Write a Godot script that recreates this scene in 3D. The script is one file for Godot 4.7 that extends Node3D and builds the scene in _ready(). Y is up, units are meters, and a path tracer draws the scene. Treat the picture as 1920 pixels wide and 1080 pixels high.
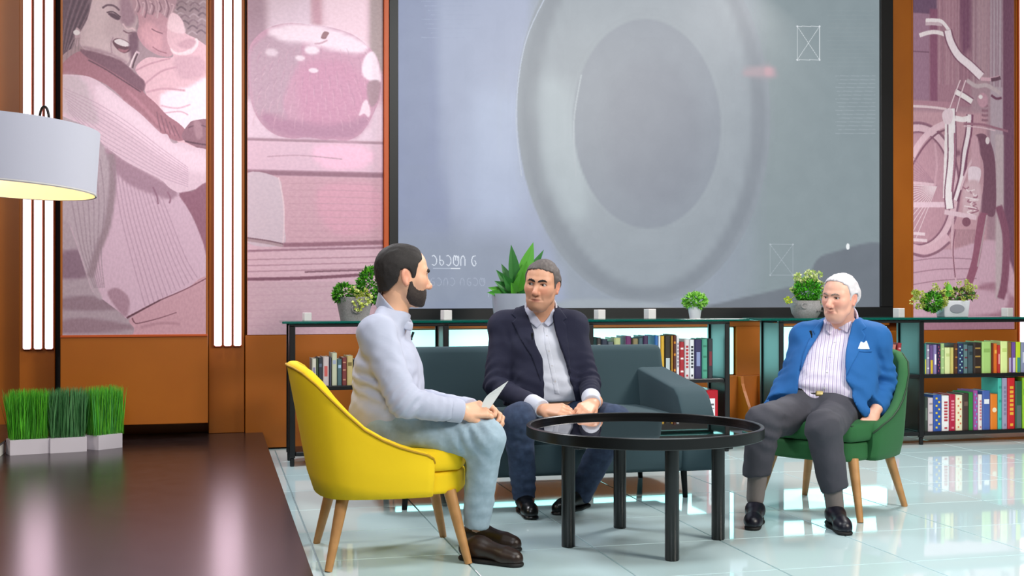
extends Node3D
# A morning-show television studio: orange set wall with printed panels, a video wall, bookshelves, three seated men.
# x runs right along the back wall, y is up, z comes out of the wall; units are metres.

var M := {}
var used_names := {}
var rng := RandomNumberGenerator.new()

func _ready() -> void:
	rng.seed = 7
	setup_view()
	setup_lights()
	make_materials()
	build_setting()
	build_panels()
	build_screen()
	build_shelves()
	build_books()
	build_plants()
	build_furniture()
	build_small_things()
	build_people()

# ------------------------------------------------------------------ camera, air, studio lamps
func setup_view() -> void:
	var cam := Camera3D.new()
	cam.name = "camera"
	add_child(cam)
	cam.position = Vector3(0, 1.05, 8.2)
	cam.rotation = Vector3(deg_to_rad(0.13), deg_to_rad(-14.0), 0)
	cam.fov = rad_to_deg(2.0 * atan(540.0 / 2250.0))
	cam.near = 0.05
	cam.far = 60.0
	cam.current = true
	var env := Environment.new()
	env.background_mode = Environment.BG_COLOR
	env.background_color = Color(0, 0, 0)
	env.ambient_light_source = Environment.AMBIENT_SOURCE_DISABLED
	env.tonemap_mode = Environment.TONE_MAPPER_LINEAR
	env.tonemap_exposure = 1.0
	env.sdfgi_enabled = true
	env.ssao_enabled = true
	env.ssil_enabled = true
	var we := WorldEnvironment.new()
	we.name = "world"
	we.environment = env
	add_child(we)

func area_light(called: String, at: Vector3, look: Vector3, size: Vector2, color: Color, energy: float, parent: Node3D = self) -> void:
	var l := AreaLight3D.new()
	l.name = called
	l.area_size = size
	l.light_color = color
	l.light_energy = energy
	l.area_range = 20.0
	l.area_attenuation = 2.0
	l.shadow_enabled = true
	parent.add_child(l, true)
	var up := Vector3.UP if absf((look - at).normalized().y) < 0.98 else Vector3.FORWARD
	l.global_transform = Transform3D(Basis.looking_at(look - at, up), at)

func softbox(at: Vector3, look: Vector3, size: Vector2, color: Color, energy: float, label: String) -> void:
	# a studio soft panel hung from the ceiling: housing, glowing diffuser, hanger, yoke
	var t := thing("studio_light", label, "studio light", at, 0.0, "studio lights hung from the ceiling")
	var b := Basis.looking_at(look - at, Vector3.UP if absf((look - at).normalized().y) < 0.98 else Vector3.FORWARD)
	var st := S()
	box(st, b * Vector3(0, 0, 0.08), Vector3(size.x + 0.06, size.y + 0.06, 0.12), 0.01, b)
	part(st, "housing", M.black_metal, t)
	st = S()
	box(st, b * Vector3(0, 0, 0.012), Vector3(size.x, size.y, 0.02), 0.004, b)
	var e := mat(Color(0.9, 0.9, 0.9), 0.6)
	e.emission_enabled = true
	e.emission = color
	e.emission_energy_multiplier = 1.0
	part(st, "lamp_diffuser", e, t)
	st = S()
	tube(st, [b * Vector3(0, 0, 0.12), Vector3(0, 4.3 - at.y, 0)], 0.02, 8)
	part(st, "hanger", M.black_metal, t)
	area_light("soft_light", at + b * Vector3(0, 0, -0.004), look, size, color, energy)

func setup_lights() -> void:
	make_lamp_materials()
	softbox(Vector3(4.9, 3.75, 7.4), Vector3(2.0, 0.7, 2.9), Vector2(1.6, 1.2), Color(1.0, 0.97, 0.93), 28.0, "large soft panel lamp hung front right of the set")
	softbox(Vector3(-0.6, 3.8, 7.8), Vector3(1.6, 0.8, 2.6), Vector2(1.6, 1.2), Color(0.95, 0.97, 1.0), 9.0, "large soft panel lamp hung front left of the set")
	softbox(Vector3(2.2, 4.0, 4.6), Vector3(2.2, 0.0, 3.6), Vector2(3.0, 0.8), Color(0.97, 1.0, 1.0), 7.0, "long soft panel lamp hung above the coffee table")
	softbox(Vector3(-3.0, 3.7, 3.6), Vector3(-1.0, 1.4, 0.0), Vector2(1.0, 0.8), Color(1.0, 0.97, 0.94), 6.0, "soft panel lamp hung at the far left by the grass planters")
	softbox(Vector3(4.6, 3.7, 1.3), Vector3(2.6, 0.9, 3.2), Vector2(1.0, 0.5), Color(1.0, 0.98, 0.97), 14.0, "back lamp hung behind the green armchair")
	softbox(Vector3(-0.2, 3.7, 1.3), Vector3(1.0, 1.0, 3.4), Vector2(1.0, 0.5), Color(0.97, 0.98, 1.0), 9.0, "back lamp hung behind the yellow armchair")

# ------------------------------------------------------------------ bookkeeping
func numbered(called: String) -> String:
	var n: int = used_names.get(called, -1) + 1
	used_names[called] = n
	return called if n == 0 else "%s_%03d" % [called, n]

func thing(called: String, label: String, category: String, at := Vector3.ZERO, turn := 0.0, group := "") -> Node3D:
	var o := Node3D.new()
	o.name = numbered(called)
	add_child(o)
	o.position = at
	o.rotation.y = turn
	tag(o, label, category, group)
	return o

func tag(o: Node, label: String, category: String, group := "") -> void:
	o.set_meta("label", label)
	o.set_meta("category", category)
	if group != "":
		o.set_meta("group", group)

func part(st: SurfaceTool, called: String, m: Material, parent: Node = null) -> MeshInstance3D:
	st.generate_normals()
	return mesh_part(st.commit(), called, m, parent)

func mesh_part(mesh: Mesh, called: String, m: Material, parent: Node = null) -> MeshInstance3D:
	var o := MeshInstance3D.new()
	o.mesh = mesh
	o.material_override = m
	if parent == null:
		o.name = numbered(called)
		add_child(o)
	else:
		o.name = called
		parent.add_child(o, true)
	return o

func struct(st: SurfaceTool, called: String, m: Material, parent: Node = null) -> MeshInstance3D:
	var o := part(st, called, m, parent)
	if parent == null:
		o.set_meta("kind", "structure")
	return o

func stuff(o: Node) -> void:
	o.set_meta("kind", "stuff")

# ------------------------------------------------------------------ materials
func mat(c: Color, rough := 0.6, metal := 0.0) -> StandardMaterial3D:
	var m := StandardMaterial3D.new()
	m.albedo_color = c
	m.roughness = rough
	m.metallic = metal
	return m

func noise_tex(freq: float, lo: Color, hi: Color, size := 256, seed_ := 1, kind := FastNoiseLite.TYPE_SIMPLEX_SMOOTH) -> ImageTexture:
	var n := FastNoiseLite.new()
	n.noise_type = kind
	n.frequency = freq
	n.seed = seed_
	n.fractal_octaves = 4
	var im := n.get_seamless_image(size, size)
	var d := im.get_data()
	var out := PackedByteArray()
	out.resize(size * size * 3)
	for i in size * size:
		var c := lo.lerp(hi, d[i] / 255.0)
		out[i * 3] = int(c.r * 255.0)
		out[i * 3 + 1] = int(c.g * 255.0)
		out[i * 3 + 2] = int(c.b * 255.0)
	return ImageTexture.create_from_image(Image.create_from_data(size, size, false, Image.FORMAT_RGB8, out))

func weave_tex(size := 128) -> ImageTexture:
	# height of a plain woven cloth
	var im := Image.create(size, size, false, Image.FORMAT_RGB8)
	for y in size:
		for x in size:
			var a := sin(x * TAU / 8.0) * 0.5 + 0.5
			var b := sin(y * TAU / 8.0) * 0.5 + 0.5
			var over := int(floor(x / 8.0) + floor(y / 8.0)) % 2 == 0
			var h := (a if over else b) * 0.7 + rng.randf() * 0.3
			im.set_pixel(x, y, Color(h, h, h))
	return ImageTexture.create_from_image(im)

func fabric(c: Color, weave_scale := 40.0, relief := 0.05, sheen := 0.3) -> StandardMaterial3D:
	var m := mat(c, 0.85)
	m.uv1_triplanar = true
	m.uv1_scale = Vector3.ONE * weave_scale
	m.heightmap_enabled = true
	m.heightmap_texture = M.weave
	m.heightmap_scale = relief
	m.rim_enabled = true
	m.rim = sheen
	m.rim_tint = 0.6
	return m

func mottled(c: Color, rough: float, freq: float, spread: float, scale := 1.0, seed_ := 3) -> StandardMaterial3D:
	var m := mat(Color(1, 1, 1), rough)
	m.albedo_texture = noise_tex(freq, c.darkened(spread), c.lightened(spread * 0.5), 256, seed_)
	m.uv1_triplanar = true
	m.uv1_scale = Vector3.ONE * scale
	return m

func glow(c: Color, energy: float) -> StandardMaterial3D:
	var m := mat(Color(0.8, 0.8, 0.8), 0.5)
	m.emission_enabled = true
	m.emission = c
	m.emission_energy_multiplier = energy
	return m

func make_lamp_materials() -> void:
	M.tube_glow = glow(Color(1.0, 0.93, 0.98), 1.6)
	M.cyan_glow = glow(Color(0.56, 1.0, 0.97), 1.4)
	M.screen_black = mat(Color(0.03, 0.03, 0.04), 0.4)
	M.black_metal = mat(Color(0.035, 0.037, 0.042), 0.45, 0.3)

func make_materials() -> void:
	M.weave = weave_tex()
	M.orange = mottled(Color(0.63, 0.335, 0.02), 0.42, 0.008, 0.05, 0.7, 5)
	M.orange_edge = mat(Color(0.70, 0.30, 0.10), 0.4)
	M.dark_gap = mat(Color(0.03, 0.015, 0.02), 0.8)
	M.tile = mat(Color(0.77, 0.865, 0.88), 0.035)
	M.tile.metallic_specular = 0.8
	M.joint = mat(Color(0.52, 0.60, 0.60), 0.5)
	M.platform = mottled(Color(0.125, 0.08, 0.076), 0.24, 0.02, 0.12, 1.3, 8)
	M.white_trim = mat(Color(0.82, 0.81, 0.78), 0.5)
	M.plaster = mat(Color(0.16, 0.155, 0.15), 0.9)
	M.shelf_black = mat(Color(0.045, 0.045, 0.055), 0.4)
	M.shelf_panel = mat(Color(0.055, 0.155, 0.15), 0.35)
	M.glass_teal = mat(Color(0.10, 0.52, 0.46, 0.35), 0.08)
	M.glass_teal.refraction_enabled = true
	M.glass_teal.refraction_scale = 0.05
	M.white_cube = mat(Color(0.86, 0.84, 0.84), 0.5)
	M.yellow = fabric(Color(0.94, 0.79, 0.01), 30.0, 0.03, 0.25)
	M.green_fabric = fabric(Color(0.12, 0.36, 0.18), 30.0, 0.03, 0.35)
	M.teal_fabric = fabric(Color(0.165, 0.255, 0.285), 30.0, 0.04, 0.3)
	M.oak = mottled(Color(0.74, 0.53, 0.31), 0.45, 0.03, 0.12, 2.0, 12)
	M.table_black = mat(Color(0.03, 0.032, 0.036), 0.32)
	M.table_glass = mat(Color(0.025, 0.03, 0.032), 0.02)
	M.table_glass.metallic_specular = 0.8
	M.paper = mat(Color(0.93, 0.93, 0.93), 0.7)
	M.planter = mat(Color(0.78, 0.75, 0.78), 0.5)
	M.cement = mottled(Color(0.62, 0.60, 0.60), 0.85, 0.05, 0.18, 6.0, 21)
	M.pot_white = mat(Color(0.85, 0.85, 0.88), 0.35)
	M.pot_pale = mat(Color(0.62, 0.64, 0.70), 0.3)
	M.leaf = vcol(0.55, Color(0.5, 0.7, 0.2), 0.35)

func vcol(rough: float, back := Color(0, 0, 0), back_amount := 0.0) -> StandardMaterial3D:
	var m := mat(Color(1, 1, 1), rough)
	m.vertex_color_use_as_albedo = true
	if back_amount > 0.0:
		m.backlight_enabled = true
		m.backlight = back * back_amount
	return m

func lin(r: float, g: float, b: float) -> Color:
	# a colour given as seen (sRGB 0..255) turned into the linear value that vertex colours hold
	return Color(r / 255.0, g / 255.0, b / 255.0).srgb_to_linear()

# ------------------------------------------------------------------ mesh helpers (front faces clockwise)
func S() -> SurfaceTool:
	var st := SurfaceTool.new()
	st.begin(Mesh.PRIMITIVE_TRIANGLES)
	st.set_smooth_group(-1)
	return st

func tri(st: SurfaceTool, a: Vector3, b: Vector3, c: Vector3) -> void:
	st.add_vertex(a)
	st.add_vertex(b)
	st.add_vertex(c)

func quad(st: SurfaceTool, a: Vector3, b: Vector3, c: Vector3, d: Vector3) -> void:
	tri(st, a, b, c)
	tri(st, a, c, d)

func tri_out(st: SurfaceTool, a: Vector3, b: Vector3, c: Vector3, inside: Vector3) -> void:
	if (b - a).cross(c - a).dot((a + b + c) / 3.0 - inside) > 0.0:
		tri(st, a, c, b)
	else:
		tri(st, a, b, c)

func box(st: SurfaceTool, c: Vector3, s: Vector3, bev := 0.0, b := Basis()) -> void:
	var h := s * 0.5
	bev = minf(bev, minf(h.x, minf(h.y, h.z)) * 0.95)
	var e := Vector3.ONE * bev
	var P := func(sx: float, sy: float, sz: float, axis: int) -> Vector3:
		var v := Vector3(sx * (h.x - e.x), sy * (h.y - e.y), sz * (h.z - e.z))
		v[axis] = [sx, sy, sz][axis] * h[axis]
		return c + b * v
	st.set_smooth_group(-1)
	for ax in 3:
		for s1 in [-1.0, 1.0]:
			var q4 := []
			for k in [[-1.0, -1.0], [1.0, -1.0], [1.0, 1.0], [-1.0, 1.0]]:
				var sg := [0.0, 0.0, 0.0]
				sg[ax] = s1
				sg[(ax + 1) % 3] = k[0]
				sg[(ax + 2) % 3] = k[1]
				q4.append(P.call(sg[0], sg[1], sg[2], ax))
			tri_out(st, q4[0], q4[1], q4[2], c)
			tri_out(st, q4[0], q4[2], q4[3], c)
	if bev <= 0.0:
		return
	for ax in 3:
		var a1 := (ax + 1) % 3
		var a2 := (ax + 2) % 3
		for s1 in [-1.0, 1.0]:
			for s2 in [-1.0, 1.0]:
				var q4 := []
				for k in [[-1.0, a1], [1.0, a1], [1.0, a2], [-1.0, a2]]:
					var sg := [0.0, 0.0, 0.0]
					sg[ax] = k[0]
					sg[a1] = s1
					sg[a2] = s2
					q4.append(P.call(sg[0], sg[1], sg[2], k[1]))
				tri_out(st, q4[0], q4[1], q4[2], c)
				tri_out(st, q4[0], q4[2], q4[3], c)
	for sx in [-1.0, 1.0]:
		for sy in [-1.0, 1.0]:
			for sz in [-1.0, 1.0]:
				tri_out(st, P.call(sx, sy, sz, 0), P.call(sx, sy, sz, 1), P.call(sx, sy, sz, 2), c)

func block(called: String, lo: Vector3, hi: Vector3, m: Material, parent: Node = null, bev := 0.004) -> MeshInstance3D:
	var st := S()
	box(st, (lo + hi) * 0.5, hi - lo, bev)
	return part(st, called, m, parent)

func lathe(st: SurfaceTool, prof: Array, seg := 32, c := Vector3.ZERO, smooth := true, b := Basis()) -> void:
	st.set_smooth_group(1 if smooth else -1)
	for i in prof.size() - 1:
		var p0: Vector2 = prof[i]
		var p1: Vector2 = prof[i + 1]
		if smooth and i > 0:
			var d0: Vector2 = (p0 - prof[i - 1]).normalized()
			if d0.dot((p1 - p0).normalized()) < 0.75:
				st.set_smooth_group(2 + i)
		for k in seg:
			var a := k * TAU / seg
			var a2 := (k + 1) * TAU / seg
			var A := c + b * Vector3(p0.x * cos(a), p0.y, p0.x * sin(a))
			var B := c + b * Vector3(p0.x * cos(a2), p0.y, p0.x * sin(a2))
			var C := c + b * Vector3(p1.x * cos(a2), p1.y, p1.x * sin(a2))
			var D := c + b * Vector3(p1.x * cos(a), p1.y, p1.x * sin(a))
			if p0.x > 0.00001:
				tri(st, A, B, C)
			if p1.x > 0.00001:
				tri(st, A, C, D)

func tube(st: SurfaceTool, pts: Array, r, seg := 10, caps := true) -> void:
	# r: one radius, or one for each point
	var n := pts.size()
	var rings := []
	var dir: Vector3 = (pts[1] - pts[0]).normalized()
	var nrm := dir.cross(Vector3.UP if absf(dir.y) < 0.9 else Vector3.RIGHT).normalized()
	for i in n:
		var d: Vector3 = (pts[mini(i + 1, n - 1)] - pts[maxi(i - 1, 0)]).normalized()
		nrm = (nrm - d * nrm.dot(d)).normalized()
		var bn := d.cross(nrm)
		var rr: float = r[i] if r is Array else r
		var ring := []
		for k in seg:
			var a := k * TAU / seg
			ring.append(pts[i] + (nrm * cos(a) + bn * sin(a)) * rr)
		rings.append(ring)
	st.set_smooth_group(1)
	for i in n - 1:
		for k in seg:
			var k2 := (k + 1) % seg
			quad(st, rings[i][k], rings[i + 1][k], rings[i + 1][k2], rings[i][k2])
	if caps:
		st.set_smooth_group(-1)
		for k in seg:
			var k2 := (k + 1) % seg
			tri(st, pts[0], rings[0][k], rings[0][k2])
			tri(st, pts[n - 1], rings[n - 1][k2], rings[n - 1][k])

func prism(st: SurfaceTool, poly: PackedVector2Array, d0: float, d1: float, t := Transform3D()) -> void:
	# an outline in x,y pushed along z from d0 to d1
	var area := 0.0
	for i in poly.size():
		var a := poly[i]
		var b := poly[(i + 1) % poly.size()]
		area += a.x * b.y - b.x * a.y
	if area > 0.0:
		poly.reverse()
	st.set_smooth_group(-1)
	var tr := Geometry2D.triangulate_polygon(poly)
	for i in range(0, tr.size(), 3):
		var p := [poly[tr[i]], poly[tr[i + 1]], poly[tr[i + 2]]]
		if (p[1] - p[0]).cross(p[2] - p[0]) > 0.0:
			p.reverse()
		tri(st, t * Vector3(p[0].x, p[0].y, d1), t * Vector3(p[1].x, p[1].y, d1), t * Vector3(p[2].x, p[2].y, d1))
		tri(st, t * Vector3(p[0].x, p[0].y, d0), t * Vector3(p[2].x, p[2].y, d0), t * Vector3(p[1].x, p[1].y, d0))
	for i in poly.size():
		var a := poly[i]
		var b := poly[(i + 1) % poly.size()]
		quad(st, t * Vector3(a.x, a.y, d1), t * Vector3(a.x, a.y, d0), t * Vector3(b.x, b.y, d0), t * Vector3(b.x, b.y, d1))

func steps(total: float, r: float, n_mid: int, n_r := 4) -> Array:
	var out := []
	for i in n_r:
		out.append(-total * 0.5 + r * i / n_r)
	for i in n_mid:
		out.append(lerpf(-total * 0.5 + r, total * 0.5 - r, float(i) / n_mid))
	for i in n_r + 1:
		out.append(total * 0.5 - r + r * i / n_r)
	return out

func cushion(st: SurfaceTool, s: Vector3, r: float, deform = null, n_mid := 8, smooth := 1) -> void:
	# a box with round edges, bent by deform(point) -> point
	st.set_smooth_group(smooth)
	var g := [steps(s.x, r, n_mid), steps(s.y, r, n_mid), steps(s.z, r, n_mid)]
	var inner := s * 0.5 - Vector3.ONE * r
	for ax in 3:
		var a1 := (ax + 1) % 3
		var a2 := (ax + 2) % 3
		for sg in [-1.0, 1.0]:
			var grid := []
			for u in g[a1]:
				var row := []
				for v in g[a2]:
					var p := Vector3.ZERO
					p[ax] = sg * s[ax] * 0.5
					p[a1] = u
					p[a2] = v
					var q := p.clamp(-inner, inner)
					var d := p - q
					p = q + (d.normalized() * r if d.length() > 0.0 else d)
					row.append(deform.call(p) if deform != null else p)
				grid.append(row)
			for i in grid.size() - 1:
				for j in grid[0].size() - 1:
					if sg > 0:
						quad(st, grid[i][j], grid[i][j + 1], grid[i + 1][j + 1], grid[i + 1][j])
					else:
						quad(st, grid[i][j], grid[i + 1][j], grid[i + 1][j + 1], grid[i][j + 1])

# ------------------------------------------------------------------ the setting
func build_setting() -> void:
	# floor: a bed in the joint colour and glossy white glass tiles with open joints
	var st := S()
	box(st, Vector3(2.0, -0.06, 6.0), Vector3(12.4, 0.10, 13.0), 0.0)
	var floor_ := struct(st, "floor", M.joint)
	var ts := 0.5575
	var x0 := 2.07
	var z0 := 1.27
	var tile := S()
	box(tile, Vector3.ZERO, Vector3(ts - 0.006, 0.02, ts - 0.006), 0.0015)
	tile.generate_normals()
	var tile_mesh := tile.commit()
	var rows := []
	for j in range(-3, 11):
		for i in range(-4, 11):
			var cx := x0 + (i + 0.5) * ts
			var cz := z0 + (j + 0.5) * ts
			if cx - ts * 0.5 < 0.30 or cx > 7.9 or cz < -0.12:
				continue
			rows.append(Vector3(cx, -0.010, cz))
	for p in rows:
		var o := mesh_part(tile_mesh, "tile", M.tile, floor_)
		o.position = p
	tile = S()
	box(tile, Vector3.ZERO, Vector3(0.066, 0.02, ts - 0.006), 0.0015)
	tile.generate_normals()
	tile_mesh = tile.commit()
	for j in range(-2, 11):
		var o := mesh_part(tile_mesh, "tile", M.tile, floor_)
		o.position = Vector3(0.3615, -0.010, z0 + (j + 0.5) * ts)
	# tiles further out than the picture reaches, joined
	st = S()
	box(st, Vector3(2.0, -0.010, 9.9), Vector3(12.4, 0.02, 5.0), 0.0)
	var rest := part(st, "outer_floor", M.tile, floor_)
	rest.set_meta("label", "plain floor beyond the tiles")
	# walls and ceiling of the studio hall
	st = S()
	box(st, Vector3(2.0, 2.15, -0.25), Vector3(12.4, 4.5, 0.20), 0.0)
	struct(st, "wall_back", M.orange)
	st = S()
	box(st, Vector3(-4.1, 2.15, 6.0), Vector3(0.2, 4.5, 13.0), 0.0)
	struct(st, "wall_left", M.plaster)
	st = S()
	box(st, Vector3(8.1, 2.15, 6.0), Vector3(0.2, 4.5, 13.0), 0.0)
	struct(st, "wall_right", M.plaster)
	st = S()
	box(st, Vector3(2.0, 2.15, 12.4), Vector3(12.4, 4.5, 0.2), 0.0)
	struct(st, "wall_front", M.plaster)
	st = S()
	box(st, Vector3(2.0, 4.4, 6.0), Vector3(12.4, 0.2, 13.0), 0.0)
	struct(st, "ceiling", M.plaster)
	# dark glossy stage platform at the left
	var pl := thing("stage_platform", "low dark brown glossy platform at the left under the grass planters", "platform", Vector3(-1.5, 0, 3.0))
	block("deck", Vector3(-2.4, 0.0, -3.1), Vector3(1.825, 0.104, 3.6), M.platform, pl, 0.003)
	var lg := thing("stage_ledge", "low brown ledge with white side left of the grass planters", "ledge", Vector3(-1.6, 0.104, 1.0))
	block("top", Vector3(-0.9, 0.065, -1.14), Vector3(0.431, 0.08, 2.5), M.platform, lg, 0.002)
	block("side_board", Vector3(-0.88, 0.0, -1.12), Vector3(0.425, 0.065, 2.48), M.white_trim, lg, 0.002)

	# pilasters that carry the light tubes
	struct_block("trim_1", Vector3(-1.20, 0.104, -0.15), Vector3(-0.985, 4.29, 0.0), M.orange)
	struct_block("trim_2", Vector3(-0.985, 0.104, -0.15), Vector3(-0.93, 4.29, -0.03), M.dark_gap)
	struct_block("trim_3", Vector3(-0.026, 0.104, -0.15), Vector3(0.205, 4.29, 0.0), M.orange)
	struct_block("trim_4", Vector3(6.13, 0.0, -0.15), Vector3(6.45, 4.29, 0.0), M.orange)
	# lower orange boards along the back wall
	struct_block("trim_5", Vector3(0.21, 0.0, -0.15), Vector3(1.20, 0.752, 0.02), M.orange)
	struct_block("trim_6", Vector3(5.01, 0.0, -0.15), Vector3(6.125, 0.745, 0.02), M.orange)
	struct_block("trim_7", Vector3(1.205, 0.0, -0.15), Vector3(5.005, 0.425, 0.02), M.orange)
	struct_block("trim_8", Vector3(1.205, 0.787, -0.15), Vector3(5.005, 0.83, 0.02), M.orange)
	struct_block("trim_9", Vector3(3.745, 0.425, -0.15), Vector3(3.985, 0.787, 0.02), M.orange)
	struct_block("trim_10", Vector3(5.03, 0.83, -0.15), Vector3(5.20, 4.29, 0.015), M.orange)
	struct_block("trim_11", Vector3(1.133, 0.752, -0.15), Vector3(1.166, 4.29, 0.05), M.orange_edge)
	# standing fins with a swept front edge below the glowing panels
	for x in [3.765, 3.925, 1.9, 2.1]:
		var t := thing("orange_fin", {3.765: "orange upright fin with curved front edge, nearer the bookshelf end with the red binder", 3.925: "orange upright fin with curved front edge, beside the old man's knee", 1.9: "orange upright fin low behind the sofa, left one", 2.1: "orange upright fin low behind the sofa, right one"}[x], "fin", Vector3(x, 0, 0.02), 0.0, "orange fins on the back wall")
		st = S()
		var prof := PackedVector2Array([Vector2(0, 0), Vector2(0.42, 0)])
		for k in 9:
			var s := k / 8.0
			prof.append(Vector2(0.05 + 0.17 * (1.0 - smoothstep(0.25, 1.0, s)), s * 0.42 + 0.001))
		prof.remove_at(1)
		prof.append(Vector2(0, 0.421))
		prism(st, prof, -0.011, 0.011, Transform3D(Basis(Vector3(0, 0, 1), Vector3(0, 1, 0), Vector3(-1, 0, 0)), Vector3.ZERO))
		part(st, "board", M.orange, t)

func struct_block(called: String, lo: Vector3, hi: Vector3, m: Material) -> MeshInstance3D:
	var st := S()
	box(st, (lo + hi) * 0.5, hi - lo, 0.003)
	return struct(st, called, m)

# ------------------------------------------------------------------ printed panels, light tubes, video wall
func print_face(w: float, h: float, tex: Texture2D, called: String, parent: Node3D, at: Vector3, tint := Color(1, 1, 1)) -> void:
	var st := SurfaceTool.new()
	st.begin(Mesh.PRIMITIVE_TRIANGLES)
	var c := [Vector2(0, 1), Vector2(0, 0), Vector2(1, 0), Vector2(1, 1)]
	for i in [0, 1, 2, 0, 2, 3]:
		st.set_uv(c[i])
		st.set_normal(Vector3(0, 0, 1))
		st.add_vertex(at + Vector3(c[i].x * w, (1.0 - c[i].y) * h, 0))
	var m := mat(tint, 0.45)
	m.albedo_texture = tex
	m.texture_repeat = false
	mesh_part(st.commit(), called, m, parent)

func build_panels() -> void:
	var top := 3.95
	# 1: woman with child, a box standing off the wall
	var t := thing("picture_panel", "tall pink printed panel of a laughing woman hugging a child", "picture panel", Vector3(-0.477, 0.2, 0.0))
	block("box", Vector3(-0.447, 0.0, -0.14), Vector3(0.447, 3.75, 0.245), M.orange, t, 0.003)
	block("frame_rail", Vector3(-0.447, 0.556, 0.245), Vector3(0.447, 0.572, 0.252), M.orange_edge, t, 0.002)
	block("frame_stile", Vector3(-0.447, 0.572, 0.245), Vector3(-0.434, 3.75, 0.252), M.orange, t, 0.002)
	print_face(0.868, 3.18, print_woman(), "print", t, Vector3(-0.434, 0.572, 0.2475))
	# 2: apple on books
	t = thing("picture_panel", "tall pink printed panel of an apple on stacked books", "picture panel", Vector3(0.676, 0.752, 0.0))
	block("box", Vector3(-0.455, 0.0, -0.14), Vector3(0.455, top - 0.752, 0.018), M.orange, t, 0.003)
	print_face(0.905, 3.19, print_apple(), "print", t, Vector3(-0.4525, 0.004, 0.0205))
	# 3: bicycle
	t = thing("picture_panel", "tall pink printed panel of a bicycle leaning at a wall", "picture panel", Vector3(5.655, 0.745, 0.0))
	block("box", Vector3(-0.455, 0.0, -0.14), Vector3(0.455, top - 0.745, 0.018), M.orange, t, 0.003)
	print_face(0.89, 3.19, print_bicycle(), "print", t, Vector3(-0.445, 0.004, 0.0205))
	# tubes: three on each pilaster
	var rows := [[-1.149, "left pilaster by the lamp shade", 0.672], [0.033, "pilaster between woman and apple panels", 0.679], [6.168, "pilaster at the right edge", 0.62]]
	for rw in rows:
		for k in 3:
			var x: float = rw[0] + k * (0.066 if rw[0] < -0.5 else 0.063)
			var lt := thing("tube_light", "%s white glowing light tube on the %s" % [["left", "middle", "right"][k], rw[1]], "tube light", Vector3(x, rw[2], 0.0), 0.0, "vertical light tubes")
			var st := S()
			box(st, Vector3(0, 1.68, 0.012), Vector3(0.054, 3.36, 0.024), 0.003)
			part(st, "channel", M.orange_edge, lt)
			st = S()
			box(st, Vector3(0, 1.68, 0.032), Vector3(0.049, 3.352, 0.018), 0.008)
			part(st, "tube_diffuser", M.tube_glow, lt)
		area_light("tube_light_area", Vector3(rw[0] + 0.064, 2.35, 0.05), Vector3(rw[0] + 0.064, 2.35, 3.0), Vector2(0.18, 3.3), Color(1.0, 0.82, 0.92), 0.5)
	# glowing cyan-white panels set in the wall under the screen
	for a in [[1.21, 3.735, "long glowing pale cyan wall panel behind the sofa"], [3.995, 5.0, "glowing pale cyan wall panel behind the old man"]]:
		var g := thing("light_panel", a[2], "light panel", Vector3((a[0] + a[1]) * 0.5, 0.43, 0.0))
		var hw: float = (a[1] - a[0]) * 0.5
		block("casing", Vector3(-hw, -0.003, -0.14), Vector3(hw, 0.355, -0.005), M.orange_edge, g)
		block("light_diffuser", Vector3(-hw + 0.006, 0.004, -0.005), Vector3(hw - 0.006, 0.349, 0.004), M.cyan_glow, g)
		area_light("light_panel_area", Vector3((a[0] + a[1]) * 0.5, 0.605, 0.01), Vector3((a[0] + a[1]) * 0.5, 0.605, 2.0), Vector2(hw * 2.0 - 0.02, 0.34), Color(0.62, 1.0, 1.0), 0.5 * hw)

func build_screen() -> void:
	var t := thing("video_wall", "huge grey-blue video wall in a black frame showing faint rings", "screen", Vector3(3.09, 0.83, 0.0))
	var x0 := 1.168 - 3.09
	var x1 := 5.025 - 3.09
	block("frame_rail", Vector3(x0, 0.0, -0.14), Vector3(x1, 0.097, 0.045), M.screen_black, t)
	block("frame_rail", Vector3(x0, 3.05, -0.14), Vector3(x1, 3.13, 0.045), M.screen_black, t)
	block("frame_stile", Vector3(x0, 0.097, -0.14), Vector3(x0 + 0.064, 3.05, 0.045), M.screen_black, t)
	block("frame_stile", Vector3(x1 - 0.105, 0.097, -0.14), Vector3(x1, 3.05, 0.045), M.screen_black, t)
	var st := SurfaceTool.new()
	st.begin(Mesh.PRIMITIVE_TRIANGLES)
	var c := [Vector2(0, 1), Vector2(0, 0), Vector2(1, 0), Vector2(1, 1)]
	var w := (x1 - 0.105) - (x0 + 0.064)
	for i in [0, 1, 2, 0, 2, 3]:
		st.set_uv(c[i])
		st.set_normal(Vector3(0, 0, 1))
		st.add_vertex(Vector3(x0 + 0.064 + c[i].x * w, 0.097 + (1.0 - c[i].y) * 2.953, 0.02))
	var m := mat(Color(0.02, 0.02, 0.02), 0.4)
	m.emission_enabled = true
	m.emission = Color(0, 0, 0)
	m.emission_texture = screen_picture()
	m.emission_energy_multiplier = 1.0
	m.texture_repeat = false
	mesh_part(st.commit(), "screen_display", m, t)
	area_light("screen_area", Vector3(3.1, 2.4, 0.05), Vector3(3.1, 2.4, 4.0), Vector2(3.6, 2.9), Color(0.8, 0.88, 1.0), 0.6)

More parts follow.
